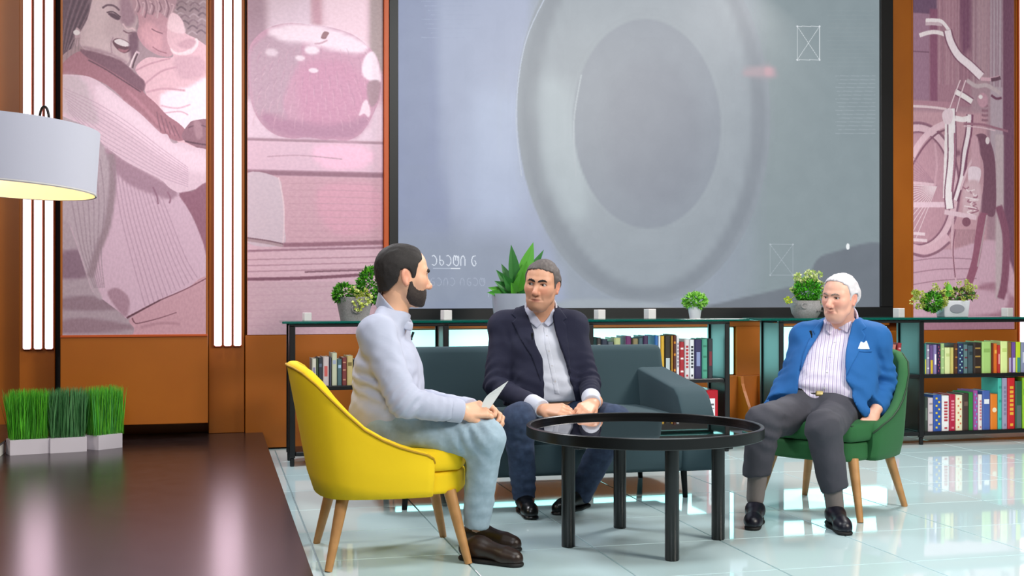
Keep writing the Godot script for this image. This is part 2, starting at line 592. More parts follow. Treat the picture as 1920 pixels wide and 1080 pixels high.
# ------------------------------------------------------------------ bookshelves
func shelf(t: Node3D, posts: Array, glass0: float, glass1: float) -> void:
	# x values are relative to the thing; the unit stands between z 0 (back) and 0.29 (front)
	for i in posts.size():
		var x: float = posts[i]
		block("post", Vector3(x - 0.018, 0.05, 0.262), Vector3(x + 0.018, 0.845, 0.29), M.shelf_black, t)
		block("post", Vector3(x - 0.018, 0.05, 0.0), Vector3(x + 0.018, 0.845, 0.028), M.shelf_black, t)
		block("side_panel", Vector3(x - 0.008, 0.09, 0.028), Vector3(x + 0.008, 0.835, 0.262), M.shelf_panel, t, 0.001)
		block("foot", Vector3(x - 0.013, 0.0, 0.266), Vector3(x + 0.013, 0.05, 0.286), M.shelf_black, t)
		block("foot", Vector3(x - 0.013, 0.0, 0.004), Vector3(x + 0.013, 0.05, 0.024), M.shelf_black, t)
	var a: float = posts[0]
	var b: float = posts[-1]
	for i in posts.size() - 1:
		for y in [0.06, 0.452]:
			block("shelf_board", Vector3(posts[i] + 0.018, y, 0.004), Vector3(posts[i + 1] - 0.018, y + 0.026, 0.286), M.shelf_black, t)
	block("top_rail", Vector3(a - 0.018, 0.832, 0.258), Vector3(b + 0.018, 0.853, 0.29), M.shelf_black, t)
	block("top_rail", Vector3(a - 0.018, 0.832, 0.0), Vector3(b + 0.018, 0.853, 0.03), M.shelf_black, t)
	block("glass_top", Vector3(glass0, 0.853, -0.01), Vector3(glass1, 0.867, 0.30), M.glass_teal, t, 0.002)

func build_shelves() -> void:
	var t := thing("bookshelf", "black bookshelf with teal glass top behind the sofa", "bookshelf", Vector3(1.86, 0, 0.65))
	shelf(t, [-1.40, -0.467, 0.466, 1.40], -1.46, 1.55)
	t = thing("bookshelf", "black bookshelf with teal glass top behind the green armchair", "bookshelf", Vector3(4.69, 0, 0.65))
	shelf(t, [-1.045, 0.0, 1.045], -1.19, 1.09)

# ------------------------------------------------------------------ books
func book(x: float, w: float, h: float, y: float, c: Color, c2: Color, style: String, label: String, lean := 0.0, depth := 0.19, front := 0.915) -> void:
	var t := thing("book", label, "book", Vector3(x + w * 0.5, y, front), 0.0, "books on the shelves")
	if lean != 0.0:
		t.rotation.z = lean
	var cm := mat(c, 0.5)
	var st := S()
	# cover: two boards and a slightly rounded spine, open at the fore edge
	var o := PackedVector2Array([Vector2(-w * 0.5, -depth), Vector2(-w * 0.5, -0.006), Vector2(-w * 0.32, 0.0), Vector2(w * 0.32, 0.0), Vector2(w * 0.5, -0.006), Vector2(w * 0.5, -depth),
		Vector2(w * 0.5 - 0.002, -depth), Vector2(w * 0.5 - 0.002, -0.008), Vector2(-w * 0.5 + 0.002, -0.008), Vector2(-w * 0.5 + 0.002, -depth)])
	var up := Transform3D(Basis(Vector3(1, 0, 0), Vector3(0, 0, 1), Vector3(0, 1, 0)), Vector3.ZERO)
	prism_flip(st, o, 0.0, h, up)
	part(st, "cover", cm, t)
	st = S()
	box(st, Vector3(0, h * 0.5, -depth * 0.5 - 0.006), Vector3(w - 0.0042, h - 0.008, depth - 0.006), 0.0)
	part(st, "pages", M.pages, t)
	if style == "":
		return
	var m2 := mat(c2, 0.5)
	var put := func(fx: float, fy: float, fw: float, fh: float, called: String) -> void:
		var s2 := S()
		box(s2, Vector3((fx - 0.5) * w * 0.64 * 1.0, fy * h, 0.0), Vector3(fw * w * 0.64, fh * h, 0.0016), 0.0)
		part(s2, called, m2, t)
	match style:
		"band":
			put.call(0.5, 0.72, 1.0, 0.12, "spine_band")
		"bands":
			put.call(0.5, 0.82, 1.0, 0.05, "spine_band")
			put.call(0.5, 0.55, 1.0, 0.05, "spine_band")
			put.call(0.5, 0.2, 1.0, 0.05, "spine_band")
		"half":
			put.call(0.5, 0.25, 1.0, 0.48, "spine_label")
		"label":
			put.call(0.5, 0.5, 0.8, 0.36, "spine_label")
		"title":
			for k in 7:
				put.call(0.5, 0.30 + k * 0.085, 0.75, 0.055, "title_mark")
			put.call(0.5, 0.08, 0.6, 0.05, "title_mark")
		"dots":
			for k in 9:
				put.call(0.25 + 0.5 * (k % 2), 0.1 + k * 0.1, 0.34, 0.05, "spine_dot")
		"disc":
			var s3 := S()
			lathe(s3, [Vector2(w * 0.3, 0.0), Vector2(w * 0.3, 0.0016), Vector2(0, 0.0016)], 14, Vector3(0, h * 0.55, 0), true, Basis(Vector3.RIGHT, PI / 2))
			part(s3, "spine_disc", m2, t)

func prism_flip(st: SurfaceTool, poly: PackedVector2Array, d0: float, d1: float, t: Transform3D) -> void:
	# as prism(), for a transform that mirrors: the winding is turned round
	var tmp := S()
	prism(tmp, poly, d0, d1, t)
	var arr := tmp.commit_to_arrays()
	var v: PackedVector3Array = arr[Mesh.ARRAY_VERTEX]
	for i in range(0, v.size(), 3):
		tri(st, v[i], v[i + 2], v[i + 1])

func book_row(list: Array, y: float, words: String) -> void:
	# entries: [left edge x, width, height, cover, second colour, spine style, words about the look]
	for b in list:
		book(b[0], b[1], b[2], y, C8(b[3]), C8(b[4]), b[5], b[6] + " " + words)

func C8(hex: String) -> Color:
	return Color.html(hex)

func build_books() -> void:
	M.pages = mat(Color(0.83, 0.80, 0.72), 0.9)
	var up := 0.4785
	var low := 0.0865
	book_row([
		[4.7266, 0.0128, 0.208, "3f8f86", "d7d24a", "half", "thin teal and yellow book"],
		[4.7426, 0.0218, 0.201, "9d97ad", "e8e4ee", "bands", "lilac grey book with pale bands"],
		[4.7676, 0.0258, 0.197, "6a4b86", "d9b72e", "half", "purple book with yellow lower half"],
		[4.7966, 0.0258, 0.201, "8d7fb5", "f0eaf2", "label", "violet book with white label"],
		[4.8256, 0.0258, 0.205, "34204a", "c04a6a", "dots", "dark purple book with pink dots"],
		[4.8546, 0.0258, 0.209, "a9c987", "cfe0a8", "bands", "pale green book with lighter bands"],
		[4.8856, 0.0408, 0.180, "dfe6a8", "c3cf86", "band", "wide cream book, shorter than its neighbours"],
		[4.9296, 0.0238, 0.180, "cdbf6f", "e9e2b0", "", "narrow straw yellow book"],
		[4.9586, 0.0258, 0.206, "54301c", "b3742f", "bands", "brown book with copper bands"],
		[4.9876, 0.0428, 0.206, "22305a", "9fd6cf", "dots", "navy book with pale teal marks"],
		[5.0336, 0.0298, 0.199, "5f7c80", "6e2438", "bands", "grey teal book with maroon bands"],
		[5.0676, 0.0388, 0.192, "3f545c", "27363e", "band", "slate book with a darker band"],
		[5.1096, 0.0638, 0.211, "2d1d16", "a2803c", "bands", "thick dark brown book with gold bands"],
		[5.1766, 0.0728, 0.218, "a9cf78", "8fb35f", "band", "thick light green book"],
		[5.2526, 0.0138, 0.208, "6b2617", "a34a20", "", "narrow rust brown book"],
		[5.2696, 0.0268, 0.204, "dd6f1d", "f0b04a", "band", "orange book"],
		[5.2996, 0.0218, 0.193, "c13330", "eba3a0", "label", "red book with pink label"],
		[5.3256, 0.0558, 0.219, "e1f0a0", "c9dc80", "band", "thick pale lime book"],
		[5.3846, 0.0268, 0.212, "8d6a33", "b7a6cb", "half", "brown book with lilac lower half"],
		[5.4146, 0.0308, 0.212, "6f4c9a", "cfc6e0", "half", "purple and pale lilac book"],
		[5.4496, 0.0368, 0.213, "c3d92e", "3f8a80", "half", "lime book with teal lower half"],
		[5.4896, 0.0418, 0.209, "8a8fb0", "d4d6e4", "label", "lilac grey book"],
		[5.5356, 0.0438, 0.202, "7a3b3b", "d9b0a0", "bands", "brick red book"]], up, "on the right shelf, upper row")
	book_row([
		[4.7266, 0.0258, 0.237, "3a4540", "6d7a70", "label", "dark grey green book"],
		[4.7556, 0.0378, 0.230, "d9c8cf", "9a8f9a", "bands", "pale pink book with grey bands"],
		[4.7966, 0.0628, 0.249, "2f55a8", "f0d13a", "dots", "thick blue and yellow patterned book"],
		[4.8626, 0.0548, 0.242, "f1eff0", "b9434f", "title", "thick white book with red lettering marks"],
		[4.9206, 0.0468, 0.250, "b5173f", "e48a9c", "title", "crimson book with pink lettering marks"],
		[4.9706, 0.0518, 0.243, "f3ecc9", "d77f58", "dots", "cream book with coloured dots"],
		[5.0256, 0.0448, 0.254, "43302c", "6b5148", "band", "dark brown book"],
		[5.0736, 0.0328, 0.262, "2f8a3d", "57a85c", "", "green book"],
		[5.1096, 0.0338, 0.273, "a8509f", "5fb0d8", "dots", "magenta book with blue dots"],
		[5.1476, 0.0298, 0.244, "f2e6e2", "cf7f8c", "title", "white book with rose lettering marks"],
		[5.1806, 0.0608, 0.270, "4763ad", "f0f2f6", "band", "blue book with white band"],
		[5.2446, 0.0558, 0.245, "e7801f", "f6e3c0", "disc", "orange book with a pale disc"],
		[5.3036, 0.0308, 0.355, "48bfae", "2f9d90", "bands", "tall turquoise book"],
		[5.3376, 0.0398, 0.355, "a5a0bd", "8a85a5", "title", "tall lilac grey book with grey lettering marks"],
		[5.3806, 0.0588, 0.355, "d1202a", "f0b73a", "title", "tall red book with yellow lettering marks"],
		[5.4426, 0.0548, 0.332, "2c5a45", "5c6d6e", "half", "tall dark green book with grey lower half"],
		[5.5006, 0.0308, 0.355, "9fd432", "6fae2a", "band", "tall lime green book"],
		[5.5356, 0.0528, 0.266, "c9c4b4", "8f6f50", "label", "beige book"]], low, "on the right shelf, lower row")
	# leaning books left of the divider, beside the green armchair back
	book(4.50, 0.028, 0.215, up + 0.003, C8("9c2f35"), C8("d9a0a0"), "bands", "red leaning book beside the armchair back, on the upper board", -0.12)
	book(4.46, 0.026, 0.205, up + 0.003, C8("c4776a"), C8("7a2f2f"), "band", "salmon leaning book beside the armchair back, on the upper board", -0.12)
	book(4.512, 0.024, 0.22, low + 0.002, C8("a3173f"), C8("e08aa0"), "band", "crimson leaning book beside the armchair back, on the lower board", 0.06)
	book(4.482, 0.016, 0.215, low + 0.002, C8("d9dfe0"), C8("3f8f86"), "half", "white and teal thin book beside the armchair back, on the lower board", 0.05)
	# left shelf, behind the host
	book_row([
		[0.5786, 0.0248, 0.163, "d9d4c4", "8f86a8", "label", "white book with lilac label"],
		[0.6056, 0.0100, 0.164, "46543c", "2b3326", "", "thin dark olive book"],
		[0.6166, 0.0248, 0.170, "33363f", "5a6478", "band", "charcoal book"],
		[0.6436, 0.0358, 0.173, "cfc0c0", "d0605a", "label", "white book with salmon label"],
		[0.6826, 0.0108, 0.170, "4a4c60", "2f3040", "", "thin slate blue book"],
		[0.6966, 0.0308, 0.196, "c9cbb0", "a7b0c8", "band", "tall pale book"],
		[0.7306, 0.0258, 0.158, "4f6d74", "a9c4e0", "band", "grey teal book with light blue band"],
		[0.7586, 0.0268, 0.168, "7d3a3a", "c08a70", "bands", "maroon book"],
		[0.7876, 0.0358, 0.178, "c7b37a", "7d6a3a", "band", "sand coloured book"],
		[0.8286, 0.0238, 0.155, "2f4560", "8aa0b8", "label", "navy book"]], up, "behind the host's back")
	# left shelf right of the middle man: tops show over the sofa
	book_row([
		[2.3736, 0.0278, 0.272, "3d3a3a", "c9c0b0", "bands", "dark book with pale bands"],
		[2.4056, 0.0398, 0.262, "2a3346", "4a3a4a", "band", "dark navy book"],
		[2.4486, 0.0378, 0.245, "55606a", "39424a", "band", "low grey book"],
		[2.4916, 0.0418, 0.270, "b9c08a", "7f8f5a", "band", "pale olive book"],
		[2.5686, 0.0368, 0.280, "6a2a62", "b0306a", "half", "plum book"],
		[2.6176, 0.0348, 0.264, "8a7d5a", "5a3a30", "band", "khaki book"],
		[2.6556, 0.0298, 0.267, "3f5a66", "d0dade", "bands", "slate blue book with white bands"],
		[2.6886, 0.0328, 0.281, "402a50", "d05a80", "band", "dark violet book with pink band"],
		[2.7666, 0.0208, 0.282, "2f6ab0", "1f3f7a", "band", "bright blue book"],
		[2.7906, 0.0148, 0.279, "e6e9ea", "a0a6aa", "", "thin white book"],
		[2.8086, 0.0228, 0.279, "d9a92f", "8a6a1f", "", "mustard book"],
		[2.8346, 0.0408, 0.279, "2b2620", "b8c4c8", "half", "black book with pale lower half"],
		[2.8786, 0.0118, 0.280, "b98a2f", "6a4a1a", "", "thin ochre book"],
		[2.8936, 0.0188, 0.287, "5a2418", "d98a2a", "bands", "brown book with orange bands"],
		[2.9156, 0.0188, 0.280, "e9e6ea", "9a90a0", "title", "white book with grey lettering marks"]], up, "over the sofa back")
	book_row([
		[2.9376, 0.0298, 0.239, "a8202e", "e9e2e0", "bands", "red book with two pale rounds"],
		[2.9726, 0.0318, 0.256, "dcd6da", "b3202e", "title", "white book with red lettering marks"],
		[3.0076, 0.0308, 0.253, "e8e8ee", "2a2a36", "title", "white book with black lettering marks"],
		[3.0416, 0.0488, 0.253, "332c58", "8a94c0", "label", "indigo book"],
		[3.0936, 0.0378, 0.257, "4fa088", "357a66", "bands", "sea green book"],
		[3.1346, 0.0338, 0.258, "2c3038", "7a2a36", "label", "black book with dark red label"]], up, "at the right end over the sofa arm")
	# binder on the lower board
	var t := thing("ring_binder", "red ring binder with white label on the lower board by the sofa arm", "binder", Vector3(3.165, low, 0.915))
	var w := 0.078
	var h := 0.315
	block("cover", Vector3(-w * 0.5, 0, -0.26), Vector3(w * 0.5, h, 0.0), mat(Color(0.72, 0.02, 0.13), 0.4), t, 0.003)
	block("spine_label", Vector3(-w * 0.33, 0.02, 0.0), Vector3(w * 0.22, h - 0.055, 0.0015), mat(Color(0.93, 0.92, 0.94), 0.6), t, 0.0)
	block("label_mark", Vector3(-w * 0.22, h - 0.10, 0.0015), Vector3(w * 0.12, h - 0.088, 0.002), mat(Color(0.35, 0.33, 0.36), 0.6), t, 0.0)
	block("label_mark", Vector3(-w * 0.25, h - 0.122, 0.0015), Vector3(w * 0.15, h - 0.117, 0.002), mat(Color(0.55, 0.53, 0.56), 0.6), t, 0.0)

# ------------------------------------------------------------------ plants and planters
func leaf_shape(st: SurfaceTool, base: Vector3, dir: Vector3, up: Vector3, length: float, width: float, bend: float, c: Color, n := 4) -> void:
	# a pointed leaf with a folded midrib, bending away from up
	var side := dir.cross(up).normalized()
	var nrm := side.cross(dir).normalized()
	var prev := []
	st.set_smooth_group(-1)
	for i in n + 1:
		var s := float(i) / n
		var mid := base + dir * (length * s) - nrm * (bend * length * s * s)
		var wd := width * 0.5 * sin(PI * pow(s, 0.75)) + 0.0004
		if i == n:
			wd = 0.0003
		var row := [mid - side * wd + nrm * wd * 0.35, mid, mid + side * wd + nrm * wd * 0.35]
		if i > 0:
			st.set_color(c)
			for k in 2:
				quad(st, prev[k], row[k], row[k + 1], prev[k + 1])
		prev = row

func tube_color(st: SurfaceTool, a: Vector3, b: Vector3, r: float, c: Color) -> void:
	st.set_color(c)
	tube(st, [a, b], r, 5)

func tuft_ball(st: SurfaceTool, c: Vector3, r: Vector3, count: int, size: float, colors: Array, fat := 0.5) -> void:
	for i in count:
		var d := Vector3(rng.randfn(), rng.randfn(), rng.randfn()).normalized()
		var p := c + d * r * rng.randf_range(0.75, 1.0)
		var out := (d + Vector3(rng.randfn(), rng.randfn(), rng.randfn()) * 0.45).normalized()
		var up := out.cross(Vector3(rng.randfn(), rng.randfn(), rng.randfn())).normalized()
		var col: Color = colors[rng.randi() % colors.size()]
		leaf_shape(st, p, out, up, size * rng.randf_range(0.7, 1.2), size * fat, 0.3, col * rng.randf_range(0.8, 1.15), 2)

func floret(st: SurfaceTool, c: Vector3, r: float, colors: Array) -> void:
	# a small round blossom head made of little petals
	for i in 26:
		var d := Vector3(rng.randfn(), rng.randfn(), rng.randfn()).normalized()
		var col: Color = colors[rng.randi() % colors.size()]
		var up := d.cross(Vector3(rng.randfn(), rng.randfn(), rng.randfn())).normalized()
		leaf_shape(st, c + d * r * 0.45, (d + up * 0.5).normalized(), up, r * 0.75, r * 0.55, 0.2, col * rng.randf_range(0.85, 1.1), 2)

func pot(t: Node3D, r0: float, r1: float, h: float, m: Material, c := Vector3.ZERO) -> void:
	var st := S()
	lathe(st, [Vector2(0, 0), Vector2(r0, 0), Vector2(r1, h), Vector2(r1 - 0.008, h), Vector2(r1 - 0.012, h - 0.02), Vector2(0, h - 0.02)], 28, c)
	part(st, "pot", m, t)

func build_plants() -> void:
	var top := 0.867
	var greens := [lin(70, 150, 20), lin(95, 175, 30), lin(50, 120, 15), lin(40, 100, 20)]
	var pales := [lin(185, 195, 90), lin(205, 215, 130), lin(165, 175, 60)]
	# grey cement pot behind the host
	var t := thing("potted_plant", "grey cement pot with bushy green and pale flowers behind the host", "potted plant", Vector3(0.845, top, 0.80))
	pot(t, 0.085, 0.115, 0.145, M.cement)
	var ring := S()
	var ring_pts := []
	for k in 25:
		ring_pts.append(Vector3(0.005 + 0.028 * cos(k * TAU / 24), 0.075 + 0.028 * sin(k * TAU / 24), 0.101))
	tube(ring, ring_pts, 0.005, 6, false)
	part(ring, "ring_relief", M.cement, t)
	var st := S()
	tuft_ball(st, Vector3(-0.065, 0.165, 0.03), Vector3(0.06, 0.055, 0.06), 420, 0.030, greens)
	tuft_ball(st, Vector3(0.10, 0.21, 0.0), Vector3(0.075, 0.11, 0.07), 900, 0.030, greens)
	stuff(part(st, "foliage", M.leaf, t))
	st = S()
	for p in [Vector3(-0.02, 0.185, 0.07), Vector3(0.02, 0.16, 0.085), Vector3(0.0, 0.125, 0.105), Vector3(0.05, 0.115, 0.11), Vector3(0.015, 0.085, 0.118), Vector3(0.055, 0.17, 0.07), Vector3(0.075, 0.135, 0.09)]:
		floret(st, p, 0.030, pales)
	stuff(part(st, "blossoms", M.leaf, t))
	# big pointed leaves behind the middle man
	t = thing("potted_plant", "pale grey pot with broad pointed dark green leaves behind the middle man", "potted plant", Vector3(1.84, top, 0.80))
	pot(t, 0.108, 0.128, 0.165, M.pot_pale)
	var fans := [[0.0, 0.475, 0.02, 0.075], [0.15, 0.495, 0.0, 0.095], [0.225, 0.45, -0.02, 0.06], [-0.10, 0.315, 0.03, 0.065], [-0.165, 0.175, 0.06, 0.055], [-0.115, 0.245, 0.05, 0.07], [-0.155, 0.205, 0.04, 0.06], [-0.065, 0.28, 0.07, 0.075], [0.20, 0.32, 0.04, 0.07], [0.24, 0.22, 0.05, 0.06], [0.09, 0.37, 0.06, 0.08], [-0.05, 0.36, -0.05, 0.06], [0.05, 0.30, 0.09, 0.08], [-0.02, 0.23, 0.10, 0.07], [0.13, 0.26, 0.09, 0.07]]
	for f in fans:
		st = S()
		var root := Vector3(0.03, 0.15, 0.0)
		var tip := Vector3(f[0], f[1], f[2])
		leaf_shape(st, root + (tip - root) * 0.15, (tip - root).normalized(), Vector3(0, 0.25, 1).normalized(), (tip - root).length() * 0.85, f[3], 0.08, [lin(55, 135, 30), lin(35, 105, 38), lin(75, 150, 35)][rng.randi() % 3], 7)
		tube_color(st, root, root + (tip - root) * 0.2, 0.004, lin(60, 110, 40))
		part(st, "leaf", M.leaf, t)
	# little pot with round leaves
	t = thing("potted_plant", "small white pot with a low round tuft of bright green leaves", "potted plant", Vector3(3.09, top, 0.80))
	pot(t, 0.035, 0.048, 0.085, M.pot_white)
	st = S()
	tuft_ball(st, Vector3(0, 0.115, 0), Vector3(0.072, 0.042, 0.06), 420, 0.030, [lin(120, 190, 60), lin(150, 205, 90), lin(90, 160, 40)], 0.6)
	stuff(part(st, "foliage", M.leaf, t))
	# face pot with hydrangeas left of the old man
	t = thing("potted_plant", "grey stone pot with faces and pale green hydrangeas left of the old man", "potted plant", Vector3(3.895, top, 0.80))
	st = S()
	lathe(st, [Vector2(0, 0), Vector2(0.075, 0), Vector2(0.095, 0.03), Vector2(0.103, 0.07), Vector2(0.095, 0.115), Vector2(0.085, 0.118), Vector2(0.08, 0.10), Vector2(0, 0.10)], 32)
	part(st, "pot", M.cement, t)
	st = S()
	for k in 3:
		box(st, Vector3(0.035 + 0.022 * k, 0.045, 0.099 - 0.011 * k * k * 0.6), Vector3(0.009, 0.012, 0.012), 0.003)
	part(st, "carved_mark", mat(Color(0.35, 0.33, 0.33), 0.9), t)
	st = S()
	var rp := []
	for k in 17:
		rp.append(Vector3(-0.055 + 0.022 * cos(k * TAU / 16), 0.083 + 0.018 * sin(k * TAU / 16), 0.088))
	tube(st, rp, 0.006, 6, false)
	part(st, "carved_ring", M.cement, t)
	st = S()
	tuft_ball(st, Vector3(-0.005, 0.185, 0.03), Vector3(0.085, 0.075, 0.07), 1000, 0.026, [lin(60, 150, 15), lin(85, 180, 25), lin(45, 120, 15)])
	stuff(part(st, "foliage", M.leaf, t))
	st = S()
	for i in 34:
		var a := rng.randf() * TAU
		var p := Vector3(cos(a) * 0.10 * rng.randf_range(0.5, 1.2), 0.235 + rng.randf_range(-0.05, 0.075), sin(a) * 0.06)
		if p.y < 0.22 and p.z > 0.0 and absf(p.x) < 0.07:
			p.y += 0.06
		floret(st, p, 0.024, [lin(190, 205, 130), lin(165, 190, 95), lin(210, 215, 160)])
	floret(st, Vector3(-0.165, 0.12, 0.05), 0.026, [lin(165, 180, 20), lin(190, 200, 50)])
	floret(st, Vector3(-0.148, 0.112, 0.05), 0.022, [lin(165, 180, 20), lin(190, 200, 50)])
	for k in 10:
		floret(st, Vector3(0.09 + rng.randf_range(-0.03, 0.05), 0.12 + rng.randf_range(-0.02, 0.10), 0.04), 0.024, [lin(120, 140, 40), lin(160, 180, 80)])
	tube(st, [Vector3(-0.15, 0.118, 0.05), Vector3(-0.10, 0.15, 0.045), Vector3(-0.05, 0.17, 0.03)], 0.003, 5)
	stuff(part(st, "blossoms", M.leaf, t))
	# white pot with an oval at the right, and its sprays
	t = thing("potted_plant", "white square pot with grey oval and green sprays at the right", "potted plant", Vector3(5.02, top, 0.80))
	st = S()
	cushion(st, Vector3(0.20, 0.115, 0.11), 0.006, func(p: Vector3) -> Vector3: return Vector3(p.x * (0.93 + 0.12 * (p.y / 0.115 + 0.5)), p.y + 0.0575, p.z * (0.9 + 0.12 * (p.y / 0.115 + 0.5))), 2, 1)
	part(st, "pot", M.pot_white, t)
	st = S()
	lathe(st, [Vector2(1, 0.0), Vector2(1, 0.001), Vector2(0, 0.001)], 28, Vector3(0, 0.058, 0.0555), true, Basis(Vector3(0.058, 0, 0), Vector3(0, 0.0, 1.0), Vector3(0, -0.030, 0)))
	part(st, "oval_emblem", mat(Color(0.55, 0.56, 0.60), 0.5), t)
	st = S()
	tuft_ball(st, Vector3(-0.20, 0.105, 0.06), Vector3(0.065, 0.062, 0.05), 700, 0.026, greens)
	tuft_ball(st, Vector3(0.03, 0.155, 0.0), Vector3(0.13, 0.035, 0.04), 260, 0.035, [lin(60, 110, 40), lin(90, 140, 50), lin(95, 60, 55)])
	leaf_shape(st, Vector3(-0.06, 0.13, 0.03), Vector3(0.1, 1, 0.1).normalized(), Vector3(0, 0, 1), 0.12, 0.07, 0.2, lin(90, 170, 40), 5)
	stuff(part(st, "foliage", M.leaf, t))
	st = S()
	for i in 44:
		var p := Vector3(rng.randf_range(-0.16, 0.19), 0.175 + rng.randf_range(-0.03, 0.075) - absf(rng.randf_range(0, 0.03)), rng.randf_range(-0.03, 0.06))
		floret(st, p, 0.018, pales)
	for i in 18:
		floret(st, Vector3(-0.31 + rng.randf_range(-0.05, 0.09), 0.115 + rng.randf_range(-0.045, 0.06), 0.06), 0.022, pales)
	for i in 8:
		floret(st, Vector3(-0.12 + rng.randf_range(-0.02, 0.02), 0.09 + rng.randf_range(-0.03, 0.04), 0.08), 0.018, pales)
	stuff(part(st, "blossoms", M.leaf, t))
	# three white planters with standing grass
	var spots := [[Vector3(-1.04, 0.104, 0.735), 0.27, [lin(78, 172, 34), lin(98, 190, 42), lin(58, 140, 28)], "white planter of bright green grass nearest the lamp shade", 0.235],
		[Vector3(-0.832, 0.104, 0.70), 0.24, [lin(72, 136, 78), lin(92, 150, 92), lin(56, 114, 60)], "white planter of dull bluish green grass, middle of three", 0.22],
		[Vector3(-0.63, 0.104, 0.60), 0.66, [lin(84, 178, 38), lin(108, 195, 48), lin(62, 146, 56)], "white planter of green grass turned outward, rightmost of three", 0.225]]
	for s in spots:
		t = thing("grass_planter", s[3], "planter", s[0], s[1], "grass planters on the platform")
		var w: float = s[4]
		# six-sided trough: a long front with two slanted ends
		var o := PackedVector2Array([Vector2(-w * 0.5, 0.05), Vector2(-w * 0.36, -0.06), Vector2(w * 0.36, -0.06), Vector2(w * 0.5, 0.05), Vector2(w * 0.36, 0.10), Vector2(-w * 0.36, 0.10)])
		if s[1] < 0.5:
			o = PackedVector2Array([Vector2(-w * 0.46, -0.06), Vector2(w * 0.46, -0.06), Vector2(w * 0.5, 0.05), Vector2(w * 0.4, 0.09), Vector2(-w * 0.4, 0.09), Vector2(-w * 0.5, 0.05)])
		st = S()
		prism(st, o, 0.0, 0.085, Transform3D(Basis(Vector3(1, 0, 0), Vector3(0, 0, -1), Vector3(0, 1, 0)), Vector3.ZERO))
		part(st, "trough", M.planter, t)
		st = S()
		for i in 950:
			var x := rng.randf_range(-w * 0.44, w * 0.44)
			var z := rng.randf_range(-0.08, 0.052)
			var lean := Vector3(rng.randfn() * 0.045 + x * 0.15, 1.0, rng.randfn() * 0.05).normalized()
			if i % 60 == 0:
				lean = Vector3(rng.randfn() * 0.16, 1.0, 0.15).normalized()
			var col: Color = s[2][rng.randi() % 3]
			leaf_shape(st, Vector3(x, 0.08, z), lean, Vector3(rng.randfn(), 0, rng.randfn()).normalized().cross(lean).normalized(), rng.randf_range(0.25, 0.30), 0.0055, rng.randf_range(-0.05, 0.12), col * rng.randf_range(0.7, 1.2), 3)
		stuff(part(st, "grass", M.leaf, t))

